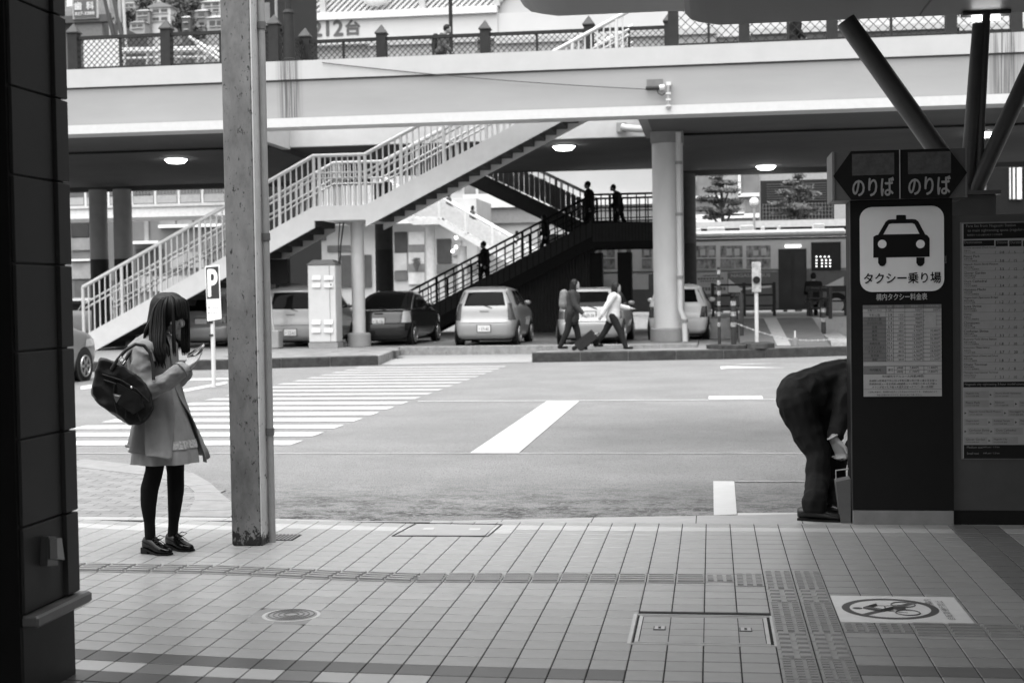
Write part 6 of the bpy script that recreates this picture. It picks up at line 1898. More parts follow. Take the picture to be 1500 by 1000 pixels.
pine(1058, 61, 256, 335, ((1050, 259, 12, 5), (1062, 268, 16, 5), (1045, 278, 14, 5), (1068, 280, 15, 5), (1034, 292, 13, 5), (1058, 294, 18, 6), (1078, 297, 13, 5), (1030, 307, 12, 4), (1056, 312, 18, 6), (1074, 308, 14, 5), (1042, 318, 14, 4)), 'cloud-pruned pine tree just right of the thick column', 4)
pine(1170, 62, 258, 335, ((1170, 258, 10, 5), (1162, 268, 14, 5), (1178, 275, 15, 5), (1152, 283, 14, 5), (1172, 288, 20, 6), (1190, 284, 12, 5), (1143, 298, 13, 5), (1165, 303, 20, 6), (1188, 304, 14, 5), (1150, 311, 16, 4), (1176, 313, 18, 4)), 'cloud-pruned pine tree in front of the dark billboard', 9)
# ------------------------------------------------------------------ people
skin = M('skin', 0.28, 0.5, var=0.06)
hair_m = M('hair', 0.008, 0.5, var=0.4, scale=30, spec=0.2)
def limb(p, ang, ln, side=0.0):
    return p + Vector((math.sin(side) * ln, math.sin(ang) * math.cos(side) * ln, -math.cos(ang) * math.cos(side) * ln))
def far_person(label, loc, heading, Ht, coat, trousers, legs=((20, 10), (-18, 15)), arms=((-15, 20), (15, 25)), lean=4, head_fwd=0.02, coat_len=0.46, bag=None, long_hair=True, sit=False, group=None, voxel=0.022, hat=None, shoes=None, bare=False):
    # local frame: x to the person's right, y forwards, z up
    t = thing('person', label, 'person', (0, 0, 0), 0, group)
    h = Ht
    hipz = 0.52 * h
    L = R(lean)
    def up(z, y=0): return Vector((0, (z - hipz) * math.sin(L) + y, hipz + (z - hipz) * math.cos(L)))
    body, top, bot, sho2 = MB(), MB(), MB(), []
    if sit: hipz = 0.26 * h + 0.0
    neck, chest, belly = up(hipz + 0.335 * h), up(hipz + 0.24 * h), up(hipz + 0.10 * h)
    headc = up(hipz + 0.415 * h, head_fwd * h)
    body.cap(neck - Vector((0, 0, 0.03 * h)), 0.033 * h, headc, 0.035 * h)
    body.sphere(headc, (0.046 * h, 0.058 * h, 0.070 * h), 14, 10)
    body.sphere(headc + Vector((0, 0.052 * h, -0.012 * h)), (0.011 * h, 0.014 * h, 0.016 * h), 8, 6)
    body.sphere(headc + Vector((0, 0.030 * h, -0.045 * h)), (0.030 * h, 0.030 * h, 0.026 * h), 8, 6)
    for sd in (-1, 1):
        body.sphere(headc + Vector((sd * 0.047 * h, -0.004 * h, -0.01 * h)), (0.008 * h, 0.014 * h, 0.02 * h), 6, 5)
    body.cap(chest, 0.085 * h, belly, 0.075 * h)
    body.cap(belly, 0.078 * h, Vector((0, 0, hipz)), 0.082 * h)
    top.cap(chest + Vector((0.05 * h, 0, 0.045 * h)), 0.062 * h, chest + Vector((-0.05 * h, 0, 0.045 * h)), 0.062 * h)
    top.cap(chest, 0.105 * h, belly, 0.095 * h)
    zc = hipz + 0.52 * h - coat_len * h - 0.06 * h
    top.cap(belly, 0.097 * h, Vector((0, 0, max(zc, hipz - 0.14 * h) + 0.06 * h)), 0.108 * h)
    top.cap(neck - Vector((0, 0, 0.035 * h)), 0.045 * h, chest, 0.07 * h)
    ends = []
    for sd, (a, kn) in zip((-1, 1), legs):
        hip = Vector((sd * 0.052 * h, 0, hipz))
        if sit: a, kn = 82, 80
        knee = limb(hip, R(a), 0.245 * h)
        ank = limb(knee, R(a - kn), 0.235 * h)
        body.cap(hip, 0.055 * h, knee, 0.038 * h); body.cap(knee, 0.038 * h, ank, 0.025 * h)
        bot.cap(hip, 0.066 * h, knee, 0.046 * h); bot.cap(knee, 0.047 * h, ank, 0.036 * h)
        foot = ank + Vector((0, 0.09 * h, -0.018 * h))
        sho = MB(); sho2.append(sho)
        sho.cap(ank + Vector((0, -0.015 * h, -0.012 * h)), 0.026 * h, foot, 0.021 * h)
        body.cap(ank, 0.022 * h, foot, 0.018 * h)
        ends.append(min(ank.z, foot.z) - 0.027 * h)
    hands = []
    for sd, (a, el) in zip((-1, 1), arms):
        s_ = chest + Vector((sd * 0.105 * h, 0, 0.05 * h))
        e = limb(s_, R(a), 0.165 * h, sd * 0.12)
        w = limb(e, R(a + el), 0.145 * h, sd * 0.03)
        body.cap(s_, 0.032 * h, e, 0.026 * h); body.cap(e, 0.026 * h, w, 0.018 * h)
        dd = (w - e).normalized()
        body.cap(w, 0.018 * h, w + dd * 0.05 * h, 0.021 * h)
        for q in range(4):
            o = Vector((0, (q - 1.5) * 0.012 * h, 0))
            body.cap(w + dd * 0.06 * h + o, 0.009 * h, w + dd * 0.095 * h + o, 0.007 * h)
        body.cap(w + dd * 0.02 * h, 0.010 * h, w + dd * 0.05 * h + Vector((0, 0.035 * h, 0)), 0.008 * h)
        top.cap(s_, 0.052 * h, e, 0.043 * h); top.cap(e, 0.043 * h, w, 0.033 * h)
        hands.append(w + dd * 0.07 * h)
    dz = -min(ends)
    if sit: dz = 0.0
    for mb in (body, top, bot):
        mb.v = [v + Vector((0, 0, dz)) for v in mb.v]
    hc = headc + Vector((0, 0, dz))
    body.blob('body', skin, t, voxel, 3)
    top.blob('coat', coat, t, voxel, 3)
    bot.blob('trousers', trousers, t, voxel, 3)
    for q in sho2:
        q.v = [v + Vector((0, 0, dz)) for v in q.v]
        q.blob('shoe', shoes or black, t, voxel * 0.8, 2)
    hb = MB()
    hb.sphere(hc + Vector((0, -0.012 * h, 0.015 * h)), (0.055 * h, 0.062 * h, 0.068 * h), 14, 10)
    if long_hair:
        hb.cap(hc + Vector((0, -0.03 * h, -0.01 * h)), 0.05 * h, hc + Vector((0, -0.035 * h, -0.085 * h)), 0.045 * h)
        for sd in (-1, 1): hb.cap(hc + Vector((sd * 0.042 * h, -0.005 * h, 0)), 0.022 * h, hc + Vector((sd * 0.045 * h, 0, -0.08 * h)), 0.016 * h)
    hb.blob('hair', hair_m, t, voxel * 0.8, 2)
    if bag:
        bc = chest + Vector((0, -0.125 * h, dz - 0.02 * h))
        bg = MB(); bg.cap(bc + Vector((0, 0, 0.07 * h)), 0.062 * h, bc - Vector((0, 0, 0.08 * h)), 0.078 * h)
        bgo = bg.blob('backpack', bag, t, voxel, 3)
    t.location = loc; t.rotation_euler = (0, 0, heading)
    return t, [v + Vector((0, 0, dz)) for v in hands]
parka = M('dark_parka', 0.035, 0.7, var=0.25, scale=5)
white_coat = M('white_jacket', 0.50, 0.7, var=0.12, scale=8)
darkcl = M('dark_cloth', 0.014, 0.8, var=0.2)
greycl = M('grey_cloth', 0.08, 0.8, var=0.2)
packm = M('grey_pack', 0.13, 0.7, var=0.3, scale=9)
EAST, WEST, SOUTH, NORTH = R(-90), R(90), R(180), 0.0
far_person('walker in dark parka with grey backpack in front of the silver wagon', (xat(837, 32.7), 32.7, 0.2), EAST, 1.64, parka, darkcl, legs=((16, 6), (-14, 12)), bag=packm, coat_len=0.58, lean=5, group='walkers on the far kerb', voxel=0.016, long_hair=True)
w2, hd = far_person('walker in white jacket pulling a suitcase past the silver wagon', (xat(897, 32.9), 32.9, 0.2), EAST, 1.60, white_coat, darkcl, legs=((-27, 10), (25, 4)), arms=((20, 60), (-35, 5)), coat_len=0.52, lean=6, group='walkers on the far kerb', voxel=0.016)
# suitcase trailing behind
sc = thing('suitcase', 'dark wheeled suitcase tilted behind the white-jacketed walker', 'suitcase', (xat(855, 32.75), 32.75, 0.2))
p0, p1 = PY(846, 511, 32.75), PY(866, 493, 32.75)
p0.z = max(p0.z, 0.27)
d = (p1 - p0).normalized(); nrm = Vector((-d.z, 0, d.x))
c0, c1 = p0, p0 + d * 0.50
MB().loft([[c + nrm * a + Vector((0, b, 0)) for a, b in ((-.11, -.17), (.11, -.17), (.13, 0), (.11, .17), (-.11, .17), (-.13, 0))] for c in (c0, c0 + d * 0.03, c1 - d * 0.03, c1)]).build('case', M('suitcase_dark', 0.02, 0.6), sc, smooth=40)
hp = PY(877, 488, 32.75)
for b in (-.09, .09):
    MB().cyl(c1 + Vector((0, b, 0)), hp + Vector((0, b, 0)), 0.010, n=6).build('handle_bar', steel, sc)
MB().cyl(hp + Vector((0, -.1, 0)), hp + Vector((0, .1, 0)), 0.016, n=8).build('grip', black, sc)
for b in (-.13, .13):
    MB().cyl((c0.x - .07, 32.75 + b - .02, 0.25), (c0.x - .07, 32.75 + b + .02, 0.25), 0.05, n=10).build('wheel', rubber, sc)
# people on the dark stair
def on_stair(px, Y, nodes, lbl, Ht, head, **kw):
    x = xat(px, Y)
    z = 0.2
    for (xa, za), (xb, zb) in zip(nodes, nodes[1:]):
        if min(xa, xb) <= x <= max(xa, xb): z = za + (zb - za) * (x - xa) / (xb - xa)
    return far_person(lbl, (x, Y, z), head, Ht, kw.pop('coat', darkcl), kw.pop('trousers', darkcl), **kw)
dn = [(a_.x, a_.z) for a_ in (PY(578, 489, YD), PY(868, 337, YD))] + [(PY(985, 332, YD).x, PY(868, 337, YD).z)]
YQ = YD + 1.1
on_stair(712, YQ, dn, 'dark silhouetted person lowest on the dark staircase', 1.66, WEST, legs=((25, 30), (-5, 10)), long_hair=False, group='people on the dark staircase')
on_stair(801, YQ, dn, 'dark silhouetted person halfway up the dark staircase', 1.50, WEST, legs=((20, 25), (-8, 10)), group='people on the dark staircase')
on_stair(866, YQ, dn, 'tall dark silhouetted person at the top of the dark flight', 1.82, WEST, legs=((14, 10), (-10, 10)), long_hair=False, coat_len=0.6, group='people on the dark staircase')
on_stair(909, YQ, dn, 'dark silhouetted person bowing their head on the dark landing', 1.62, WEST, legs=((15, 8), (-15, 12)), lean=12, head_fwd=0.05, long_hair=False, coat_len=0.56, group='people on the dark staircase')
for px, lbl in ((659, 'distant dark-haired person highest on the white staircase'), (693, 'distant person in the middle of the white staircase'), (757, 'distant person lowest on the white staircase')):
    on_stair(px, YW + 1.5, nodes, lbl, 1.6, EAST, coat=greycl, voxel=0.035, group='people on the distant white staircase')
# deck people
far_person('balding man with backpack walking right along the deck', (xat(652, 38.2), 38.2, 7.2), EAST, 1.66, greycl, darkcl, legs=((18, 8), (-16, 14)), arms=((-20, 20), (15, 30)), bag=darkcl, lean=10, head_fwd=0.045, long_hair=False, group='people on the deck')
far_person('person whose dark head just shows above the deck edge', (xat(507, 43), 43, 7.2), WEST, 1.55, darkcl, darkcl, group='people on the deck')
far_person('dark figure behind the lattice under the canopy', (xat(1167, 38.2), 38.2, 7.2), EAST, 1.68, darkcl, darkcl, long_hair=False, group='people on the deck')
far_person('dark-coated person sitting on the bench with back turned, in front of the bus', (xat(1192, 42.4), 42.42, 0.78), NORTH, 1.65, darkcl, darkcl, sit=True, long_hair=False, arms=((30, 50), (30, 50)))

# ------------------------------------------------------------------ hand with five fingers
def hand(mb, w, d, n, l, s=1.0, curl=25, spread=0.0):
    # w wrist, d towards the fingers, n palm side, l towards the thumb
    w, d, n, l = Vector(w), Vector(d).normalized(), Vector(n).normalized(), Vector(l).normalized()
    pal = 0.085 * s
    for q in range(4):
        o = l * (0.028 - 0.0185 * q) * s
        mb.cap(w + o * 0.6, 0.014 * s, w + d * pal + o, 0.0115 * s)
    for q, ln in enumerate((0.068, 0.076, 0.070, 0.055)):
        o = l * (0.029 - 0.0195 * q) * s
        p = w + d * pal + o
        a = R(curl * 0.5)
        r_ = 0.0088 * s
        for sgm in range(3):
            dirv = d * math.cos(a) + n * math.sin(a)
            e = p + dirv * ln * s * (0.45, 0.31, 0.24)[sgm]
            mb.cap(p, r_, e, r_ * 0.92)
            p = e; a += R(curl); r_ *= 0.93
    p = w + d * 0.025 * s + l * 0.028 * s
    e = p + (l * 0.75 + d * 0.75 + n * 0.25).normalized() * 0.042 * s
    mb.cap(p, 0.014 * s, e, 0.0105 * s)
    mb.cap(e, 0.0105 * s, e + (d * 0.9 + n * 0.35 + l * 0.1).normalized() * 0.034 * s, 0.0085 * s)

# ------------------------------------------------------------------ the girl with the phone
g0 = (ROT.transposed() @ (G(240, 806) - CAM)).z * -1
RV = ROT @ Vector((1, 0, 0)); RV.z = 0; RV.normalize()
FV = Vector((-RV.y, RV.x, 0))                       # away from the camera
def g(px, py, dd=0.0): return D(px, py, g0 + dd)
SC = g0 / F
girl = thing('person', 'girl in grey coat looking down at her phone beside the rusty post', 'person', G(240, 806))
gcoat = M('grey_coat', 0.185, 0.85, var=0.10, scale=14, bump=0.45, bscale=11)
gdress = M('grey_dress', 0.23, 0.85, var=0.1, scale=14, bump=0.1, bscale=160)
tights = M('black_tights', 0.006, 0.85, var=0.2)
body = MB()
# head, tilted forward and down; slightly turned to the camera
fd = (RV * 0.80 - FV * 0.42 + Vector((0, 0, -0.42))).normalized()
sdv = Vector((0, 0, 1)).cross(fd).normalized()      # her left
upv = fd.cross(sdv)
hc = g(251, 459, -0.01)
rot = Matrix((fd, sdv, upv)).transposed()
body.sphere(hc, (0.090, 0.070, 0.098), 18, 12, rot)
def hp_(f, s_, u): return hc + fd * f + sdv * s_ + upv * u
body.cap(hp_(0.045, 0, -0.055), 0.045, hp_(0.062, 0, -0.085), 0.028)       # jaw and chin
body.cap(hp_(0.078, 0.0, 0.005), 0.010, hp_(0.098, 0, -0.030), 0.011)      # nose
body.sphere(hp_(0.085, 0, -0.060), (0.012, 0.020, 0.008), 8, 6, rot)       # mouth
for sd in (-1, 1):
    body.sphere(hp_(0.068, sd * 0.036, -0.035), (0.022, 0.022, 0.026), 8, 6)   # cheeks
    body.sphere(hp_(-0.005, sd * 0.072, -0.018), (0.016, 0.010, 0.028), 8, 6, rot)
nk = g(231, 503, 0.02)
body.cap(hp_(-0.015, 0, -0.06), 0.042, nk, 0.046)
body.chain([(nk, 0.05), (g(226, 525, 0.02), 0.10), (g(230, 565, 0.01), 0.095), (g(236, 610, 0.0), 0.115), (g(241, 655, 0), 0.11)])
body.cap(g(216, 512, -0.13), 0.045, g(236, 512, 0.15), 0.045)
SH, EL, WR = g(212, 512, -0.155), g(214, 574, -0.225), g(268, 540, -0.215)
body.chain([(SH, 0.042), (EL, 0.036), (WR, 0.024)])
SH2, EL2, WR2 = g(233, 512, 0.16), g(243, 572, 0.18), g(272, 545, 0.02)
body.chain([(SH2, 0.042), (EL2, 0.036), (WR2, 0.024)])
fdir = (g(296, 519, -0.14) - WR).normalized()
hand(body, WR + fdir * 0.005, fdir, (Vector((0, 0, 1)) + FV * 0.35), FV * 0.7 + Vector((0, 0, 0.5)) - RV * 0.1, 0.92, 14)
fdir2 = (g(297, 520, -0.08) - WR2).normalized()
hand(body, WR2, fdir2, Vector((0, 0, 1)), -FV, 0.9, 16)
legA = [(g(228, 668, -0.07), 0.060), (g(226, 690, -0.08), 0.054), (g(219, 716, -0.09), 0.0545), (g(217.5, 738, -0.09), 0.048), (g(219, 764, -0.09), 0.034), (g(220, 786, -0.09), 0.033)]
legB = [(g(256, 668, 0.07), 0.060), (g(257, 692, 0.06), 0.053), (g(257.5, 718, 0.05), 0.051), (g(256, 740, 0.05), 0.043), (g(254, 766, 0.04), 0.032), (g(253, 784, 0.03), 0.032)]
for lg in (legA, legB): body.chain([(p, r * 0.94) for p, r in lg])
body.chain([(g(240, 640, 0), 0.10), (legA[0][0], 0.05)]); body.chain([(g(240, 640, 0), 0.10), (legB[0][0], 0.05)])
body.blob('body', skin, girl, 0.0055, 3)
for lg in (legA, legB):
    MB().chain(lg).blob('tights', tights, girl, 0.009, 3)
# eyes and mouth
ey = MB()
for sd in (-1, 1):
    ey.sphere(hp_(0.081, sd * 0.030, 0.0), (0.006, 0.015, 0.005), 8, 5, rot)
ey.build('eyelids', M('lashes', 0.02, 0.6), girl)
MB().sphere(hp_(0.093, 0, -0.060), (0.005, 0.016, 0.004), 8, 5, rot).build('lips', M('lips', 0.14, 0.4), girl, smooth=True)
# dress under the coat
def ring(px, py, hw, hd, th0, th1, n, dd=0.0, fold=0.0, nf=7, ph=0.0, hem=None):
    pts = []
    for k in range(n):
        th = th0 + (th1 - th0) * k / (n - 1 if th1 - th0 < 2 * math.pi - 0.01 else n)
        f_ = 1 + fold * (0.65 * math.cos(nf * th + ph) + 0.35 * math.cos((nf * 1.7) * th + 2.1 * ph + 1))
        yy = py if hem is None else hem(th)
        c = g(px, yy, dd)
        pts.append(c + RV * (math.cos(th) * hw * SC * f_) + FV * (math.sin(th) * hd * f_))
    return pts
N = 120
dr = MB()
dr.loft([ring(232, 520, 26, 0.11, 0, 2 * math.pi, N), ring(234, 560, 27, 0.115, 0, 2 * math.pi, N), ring(238, 600, 33, 0.135, 0, 2 * math.pi, N, fold=0.03), ring(241, 640, 42, 0.165, 0, 2 * math.pi, N, fold=0.06), ring(242, 665, 46, 0.18, 0, 2 * math.pi, N, fold=0.075), ring(242, 677, 47, 0.185, 0, 2 * math.pi, N, fold=0.08)])
dr = dr.build('dress', gdress, girl, smooth=60)
lace = MB()
lace.loft([ring(241.5, 643, 43.6, 0.172, R(-95), R(20), 40, fold=0.06), ring(241.8, 655, 45.6, 0.180, R(-95), R(20), 40, fold=0.07)], cap=False, closed=False)
lace.build('lace_band', M('lace', 0.36, 0.8, var=0.55, scale=70), dr, smooth=60)
# coat: open at the front, flaring to the hem
def hem(th):
    a = (math.degrees(th) + 360) % 360
    u = (1 - math.cos(th)) / 2                      # 0 at image right, 1 at image left
    return 677 - 27 * u ** 1.3 + (2.5 * math.sin(th * 5))
co = MB()
spec = [(489, 229, 17, 0.075, -38, -30, 0), (496, 226, 26, 0.12, -40, -30, 0), (505, 224, 33, 0.160, -40, -28, 0), (522, 224, 35, 0.165, -40, -28, 0), (545, 227, 34, 0.155, -40, -26, 0.005), (568, 231, 33, 0.145, -42, -24, 0.01),
        (588, 235, 35, 0.15, -46, -16, 0.02), (606, 238, 39, 0.165, -52, -10, 0.04), (628, 241, 45, 0.185, -60, -4, 0.065), (650, 244, 51, 0.205, -66, 2, 0.085), (664, 246, 55, 0.218, -70, 5, 0.095)]
def _mix(a, b, u): return tuple(x + (y - x) * u for x, y in zip(a, b))
spec = [_mix(spec[k], spec[k + 1], u) for k in range(len(spec) - 1) for u in (0, 0.34, 0.67)] + [spec[-1]]
rings_ = []
for (py, px, hw, hd_, tn, tf, fo) in spec:
    rings_.append(ring(px, py, hw, hd_, R(tf), R(360 + tn), N, fold=fo * 1.7, nf=8, ph=0.8))
rings_.append(ring(247, 672, 57, 0.225, R(6), R(360 - 73), N, fold=0.17, nf=8, ph=0.8, hem=hem))
# blend the hem height into the ring above on the short (back) side
for k in range(N):
    if rings_[-2][k].z < rings_[-1][k].z + 0.015: rings_[-2][k] = rings_[-3][k].lerp(rings_[-1][k], 0.6)
for k in range(N):
    if rings_[-3][k].z < rings_[-2][k].z + 0.008: rings_[-3][k] = rings_[-4][k].lerp(rings_[-2][k], 0.5)
co.loft(rings_, cap=False, closed=False)
for v in co.v:
    q = Vector((v.x * 9, v.y * 9, v.z * 3.2))
    v += (Vector((v.x, v.y, 0)) - Vector((G(240, 806).x, G(240, 806).y, 0))).normalized() * (0.012 * (noise.noise(q) + 0.4 * noise.noise(q * 2.6)))
coat = co.build('coat', gcoat, girl, smooth=60)
so = coat.modifiers.new('thickness', 'SOLIDIFY'); so.thickness = 0.006
sl = MB(); sl.chain([(SH + Vector((0, 0, 0.0)), 0.066), (g(206, 540, -0.20), 0.062), (EL, 0.060)]); sl.chain([(EL, 0.060), (g(243, 559, -0.225), 0.056), (WR - fdir * 0.01, 0.049)])
sl.sphere(SH + RV * 0.02 + FV * 0.03, (0.06, 0.06, 0.058))
sl.blob('sleeve', gcoat, girl, 0.007, 5, wr=(0.008, 11, 1.0, 1.3))
sl = MB(); sl.chain([(SH2, 0.066), (EL2, 0.058), (WR2 - fdir2 * 0.01, 0.047)]); sl.sphere(SH2, (0.07, 0.07, 0.06))
sl.blob('sleeve', gcoat, girl, 0.010, 4, wr=(0.008, 11))
MB().tube([WR - fdir * 0.014 + v for v in [(upv2 * math.cos(a) + l2 * math.sin(a)) * 0.050 for upv2, l2 in [(fdir.orthogonal().normalized(), fdir.cross(fdir.orthogonal()).normalized())] for a in [2 * math.pi * k / 16 for k in range(17)]]], 0.005, 6).build('cuff', gcoat, girl, smooth=50)
cl = MB()
cl.loft([ring(231, 492, 17, 0.08, R(-25), R(320), 30), ring(229, 499, 23, 0.11, R(-25), R(320), 30), ring(227, 508, 28, 0.14, R(-22), R(315), 30)], cap=False, closed=False)
cl = cl.build('collar', gcoat, girl, smooth=60)
so = cl.modifiers.new('thickness', 'SOLIDIFY'); so.thickness = 0.008; so.offset = 1
for px, py in ((265, 592), (270, 612), (276, 632)):
    c = g(px, py, -0.01)
    MB().cyl(c, c + RV * 0.012 - FV * 0.004, 0.012, n=12).build('button', black, girl)
MB().tube([g(241, 498, -0.10), g(245, 510, -0.125), g(247, 522, -0.14)], [0.006, 0.010, 0.004], 6).build('ribbon', black, girl)
# hair: solid mass plus hanging locks
hm = MB()
hm.sphere(hc - fd * 0.016 + upv * 0.012, (0.106, 0.088, 0.113), 22, 16, rot)
hm.chain([(g(240, 448, 0.0), 0.085), (g(233, 470, 0.0), 0.072), (g(226, 492, -0.03), 0.058), (g(228, 520, -0.10), 0.035)])
hair = hm.blob('hair', hair_m, girl, 0.008, 4)
rnd = random.Random(21)
lk = MB()
def lock(pts, r0, jit=2.0, n=5, dj=0.014):
    jx, jd = rnd.uniform(-jit, jit), rnd.uniform(-dj, dj)
    P = [g(px + jx * (0.4 + 0.6 * k / (len(pts) - 1)), py, dd + jd) for k, (px, py, dd) in enumerate(pts)]
    # smooth the path
    Q = []
    m = len(P)
    for k in range(m - 1):
        for u in (0, 0.33, 0.66):
            p0, p1, p2, p3 = P[max(0, k - 1)], P[k], P[k + 1], P[min(m - 1, k + 2)]
            Q.append(0.5 * ((2 * p1) + (p2 - p0) * u + (2 * p0 - 5 * p1 + 4 * p2 - p3) * u * u + (3 * p1 - p0 - 3 * p2 + p3) * u ** 3))
    Q.append(P[-1])
    m = len(Q)
    lk.tube(Q, [r0 * (0.7 + 0.5 * math.sin(math.pi * min(1, 1.15 * k / m))) * (1 if k < m * 0.75 else max(0.18, (m - k) / (m * 0.25))) for k in range(m)], n)
for k in range(110):                                  # near curtain in front of the shoulder
    u = k / 109
    lock([(243 - 6 * u, 436, -0.075), (240 - 15 * u, 452, -0.095), (240 - 20 * u, 480, -0.125), (238 - 17 * u, 508, -0.165), (239 - 16 * u + 4, 528 + rnd.uniform(-8, 12), -0.175)], 0.0042, 1.8)
for k in range(80):                                  # back of the head falling behind the shoulder
    u = k / 79
    lock([(240 - 8 * u, 435 + 4 * u, -0.03 + 0.06 * u), (228 - 2 * u, 448, -0.04 + 0.10 * u), (221, 468, -0.06 + 0.10 * u), (213 + 6 * u, 486, -0.10 + 0.14 * u), (212 + 9 * u, 500 + 12 * rnd.random(), -0.09 + 0.13 * u)], 0.0045, 1.8)
for k in range(100):                                  # far curtain hanging straight down
    u = k / 99
    lock([(256 + 8 * u, 434, 0.0), (264 + 11 * u, 444, 0.03), (266 + 11 * u, 470, 0.035 + 0.04 * (1 - u)), (266 + 11.5 * u, 498, 0.03), (266 + 12 * u, 515 + rnd.uniform(-6, 6), 0.02)], 0.0042, 1.6)
for k in range(26):                                   # loose lock across the face
    lock([(249, 434, -0.06), (253, 446, -0.098), (254, 470, -0.108), (254.5, 495, -0.115), (255, 519 + rnd.uniform(-6, 4), -0.125)], 0.0032, 3.0)
for k in range(120):                                  # fringe
    u = k / 119
    lock([(250 + 4 * u, 432, -0.05 + 0.05 * u), (257 + 12 * u, 440 - 3 * u, -0.088 + 0.07 * u), (258 + 16 * u, 458, -0.098 + 0.085 * u), (258 + 16 * u, 466 + rnd.uniform(-3, 3), -0.096 + 0.085 * u)], 0.0034, 1.4)
for k in range(70):                                  # side of the face
    u = k / 69
    lock([(246 - 4 * u, 434, -0.06), (243 - 2 * u, 445, -0.09), (240.5 - 2.5 * u, 468, -0.10), (241 - 4 * u, 496, -0.125), (243 - 5 * u, 522 + rnd.uniform(-8, 8), -0.16)], 0.0036, 1.6)
lk.build('locks', hair_m, hair, smooth=True, kind='stuff')
# shoes
patent = M('patent_leather', 0.004, 0.12, var=0.1, spec=0.22)
def shoe(heel, toe, ankle, nm='shoe'):
    heel, toe = Vector(heel), Vector(toe); heel.z = toe.z = 0.0
    d = (toe - heel); Ln = d.length; d.normalize()
    s_ = Vector((-d.y, d.x, 0)); Z = Vector((0, 0, 1))
    mb = MB(); rs = []
    for u, w, h0, h1 in ((0.0, 0.020, 0.030, 0.085), (0.06, 0.031, 0.026, 0.100), (0.25, 0.034, 0.022, 0.100), (0.42, 0.034, 0.014, 0.086), (0.58, 0.039, 0.008, 0.066), (0.75, 0.040, 0.007, 0.052), (0.90, 0.033, 0.008, 0.043), (1.0, 0.016, 0.012, 0.030)):
        c = heel + d * Ln * u
        rr_ = []
        for k in range(14):
            a = 2 * math.pi * k / 14
            rr_.append(c + s_ * (w * math.cos(a) * (1 if math.sin(a) < 0 else 0.92)) + Z * ((h0 + h1) / 2 + (h1 - h0) / 2 * math.copysign(abs(math.sin(a)) ** 0.75, math.sin(a))))
        rs.append(rr_)
    mb.loft(rs)
    o = mb.build(nm, patent, girl, smooth=60)
    so_ = MB()
    so_.loft([[heel + d * Ln * u + s_ * w * sg + Z * z for sg, z in ((-1, z0), (1, z0), (1, z0 + 0.010), (-1, z0 + 0.010))] for u, w, z0 in ((-0.01, 0.026, 0.026), (0.2, 0.036, 0.022), (0.42, 0.036, 0.008), (0.6, 0.041, 0.0005), (0.8, 0.041, 0.0005), (0.98, 0.026, 0.003))])
    so_.build('sole', black, o)
    MB().loft([[heel + d * Ln * u + s_ * w + Z * z for u, w in ((-0.01, -0.027), (0.25, -0.032), (0.25, 0.032), (-0.01, 0.027))] for z in (0.0005, 0.030)]).build('heel', black, o)
    lc = MB()
    top = heel + d * Ln * 0.42 + Z * 0.092
    for q in range(3):
        c = heel + d * Ln * (0.42 + 0.07 * q) + Z * (0.093 - 0.012 * q)
        lc.tube([c - s_ * 0.02 - Z * 0.004, c + Z * 0.003, c + s_ * 0.02 - Z * 0.004], 0.003, 5)
    for sg in (-1, 1):
        lc.tube([top, top + d * 0.02 + s_ * sg * 0.02 + Z * 0.018, top + d * 0.05 + s_ * sg * 0.03 + Z * 0.010, top + d * 0.035 + s_ * sg * 0.012 - Z * 0.004, top], 0.0028, 5)
        lc.tube([top, top + d * 0.03 + s_ * sg * 0.012 - Z * 0.01, top + d * 0.065 + s_ * sg * 0.016 - Z * 0.03], 0.0025, 5)
    lc.build('laces', M('lace_black', 0.02, 0.5), o)
aA = legA[-1][0]; aB = legB[-1][0]
hA = Vector((aA.x, aA.y, 0)) - RV * 0.045 + FV * 0.025
hB = Vector((aB.x, aB.y, 0)) - RV * 0.040 + FV * 0.025
shoe(hA, hA + (RV * 0.86 - FV * 0.5).normalized() * 0.215, aA)
shoe(hB, hB + (RV * 0.84 - FV * 0.54).normalized() * 0.21, aB)
# phone
ph = thing('phone', 'slim phone held in the hands of the girl', 'phone', g(290, 514, -0.13))
c = g(288.5, 517, -0.125)
ax = (g(298, 511, -0.13) - g(284, 520, -0.13)).normalized()
ay = (FV * 0.9 + Vector((0, 0, 0.25))).normalized(); az = ax.cross(ay).normalized(); ay = az.cross(ax)
MB().loft([[c + ax * a + ay * b + az * z for a, b in ((-.055, -.033), (.055, -.033), (.06, -.028), (.06, .028), (.055, .033), (-.055, .033))] for z in (0.012, 0.020)]).build('case', M('phone_pale', 0.4, 0.3), ph)
MB().loft([[c + ax * a + ay * b + az * z for a, b in ((-.052, -.028), (.052, -.028), (.052, .028), (-.052, .028))] for z in (0.0203, 0.0208)]).build('screen', M('phone_screen', 0.02, 0.08), ph)
# tote bag on her arm
bag_m = M('black_nylon', 0.013, 0.42, var=0.35, scale=9, bump=0.35, bscale=14)
bag = thing('tote_bag', 'large black nylon tote bag hanging from the arm of the girl', 'bag', g(180, 622, -0.25))
outl = [(147, 524), (158, 526), (176, 533), (196, 545), (212, 560), (222, 577), (225, 596), (220, 610), (209, 620), (192, 623), (176, 614), (158, 601), (143, 589), (133.5, 578), (136, 556), (141, 538)]
cxb, cyb = 178, 575
def brow(s_, dd, sag=0.0):
    return [g(cxb + (x - cxb) * s_, cyb + (y - cyb) * s_ + sag, dd) for x, y in outl]
MB().loft([brow(0.90, -0.333), brow(0.97, -0.328), brow(1.0, -0.30), brow(1.0, -0.22), brow(0.97, -0.16), brow(0.85, -0.14)]).blob('bag_body', bag_m, bag, 0.008, 3, wr=(0.010, 9, 1.0, 1.0))
sm = MB()
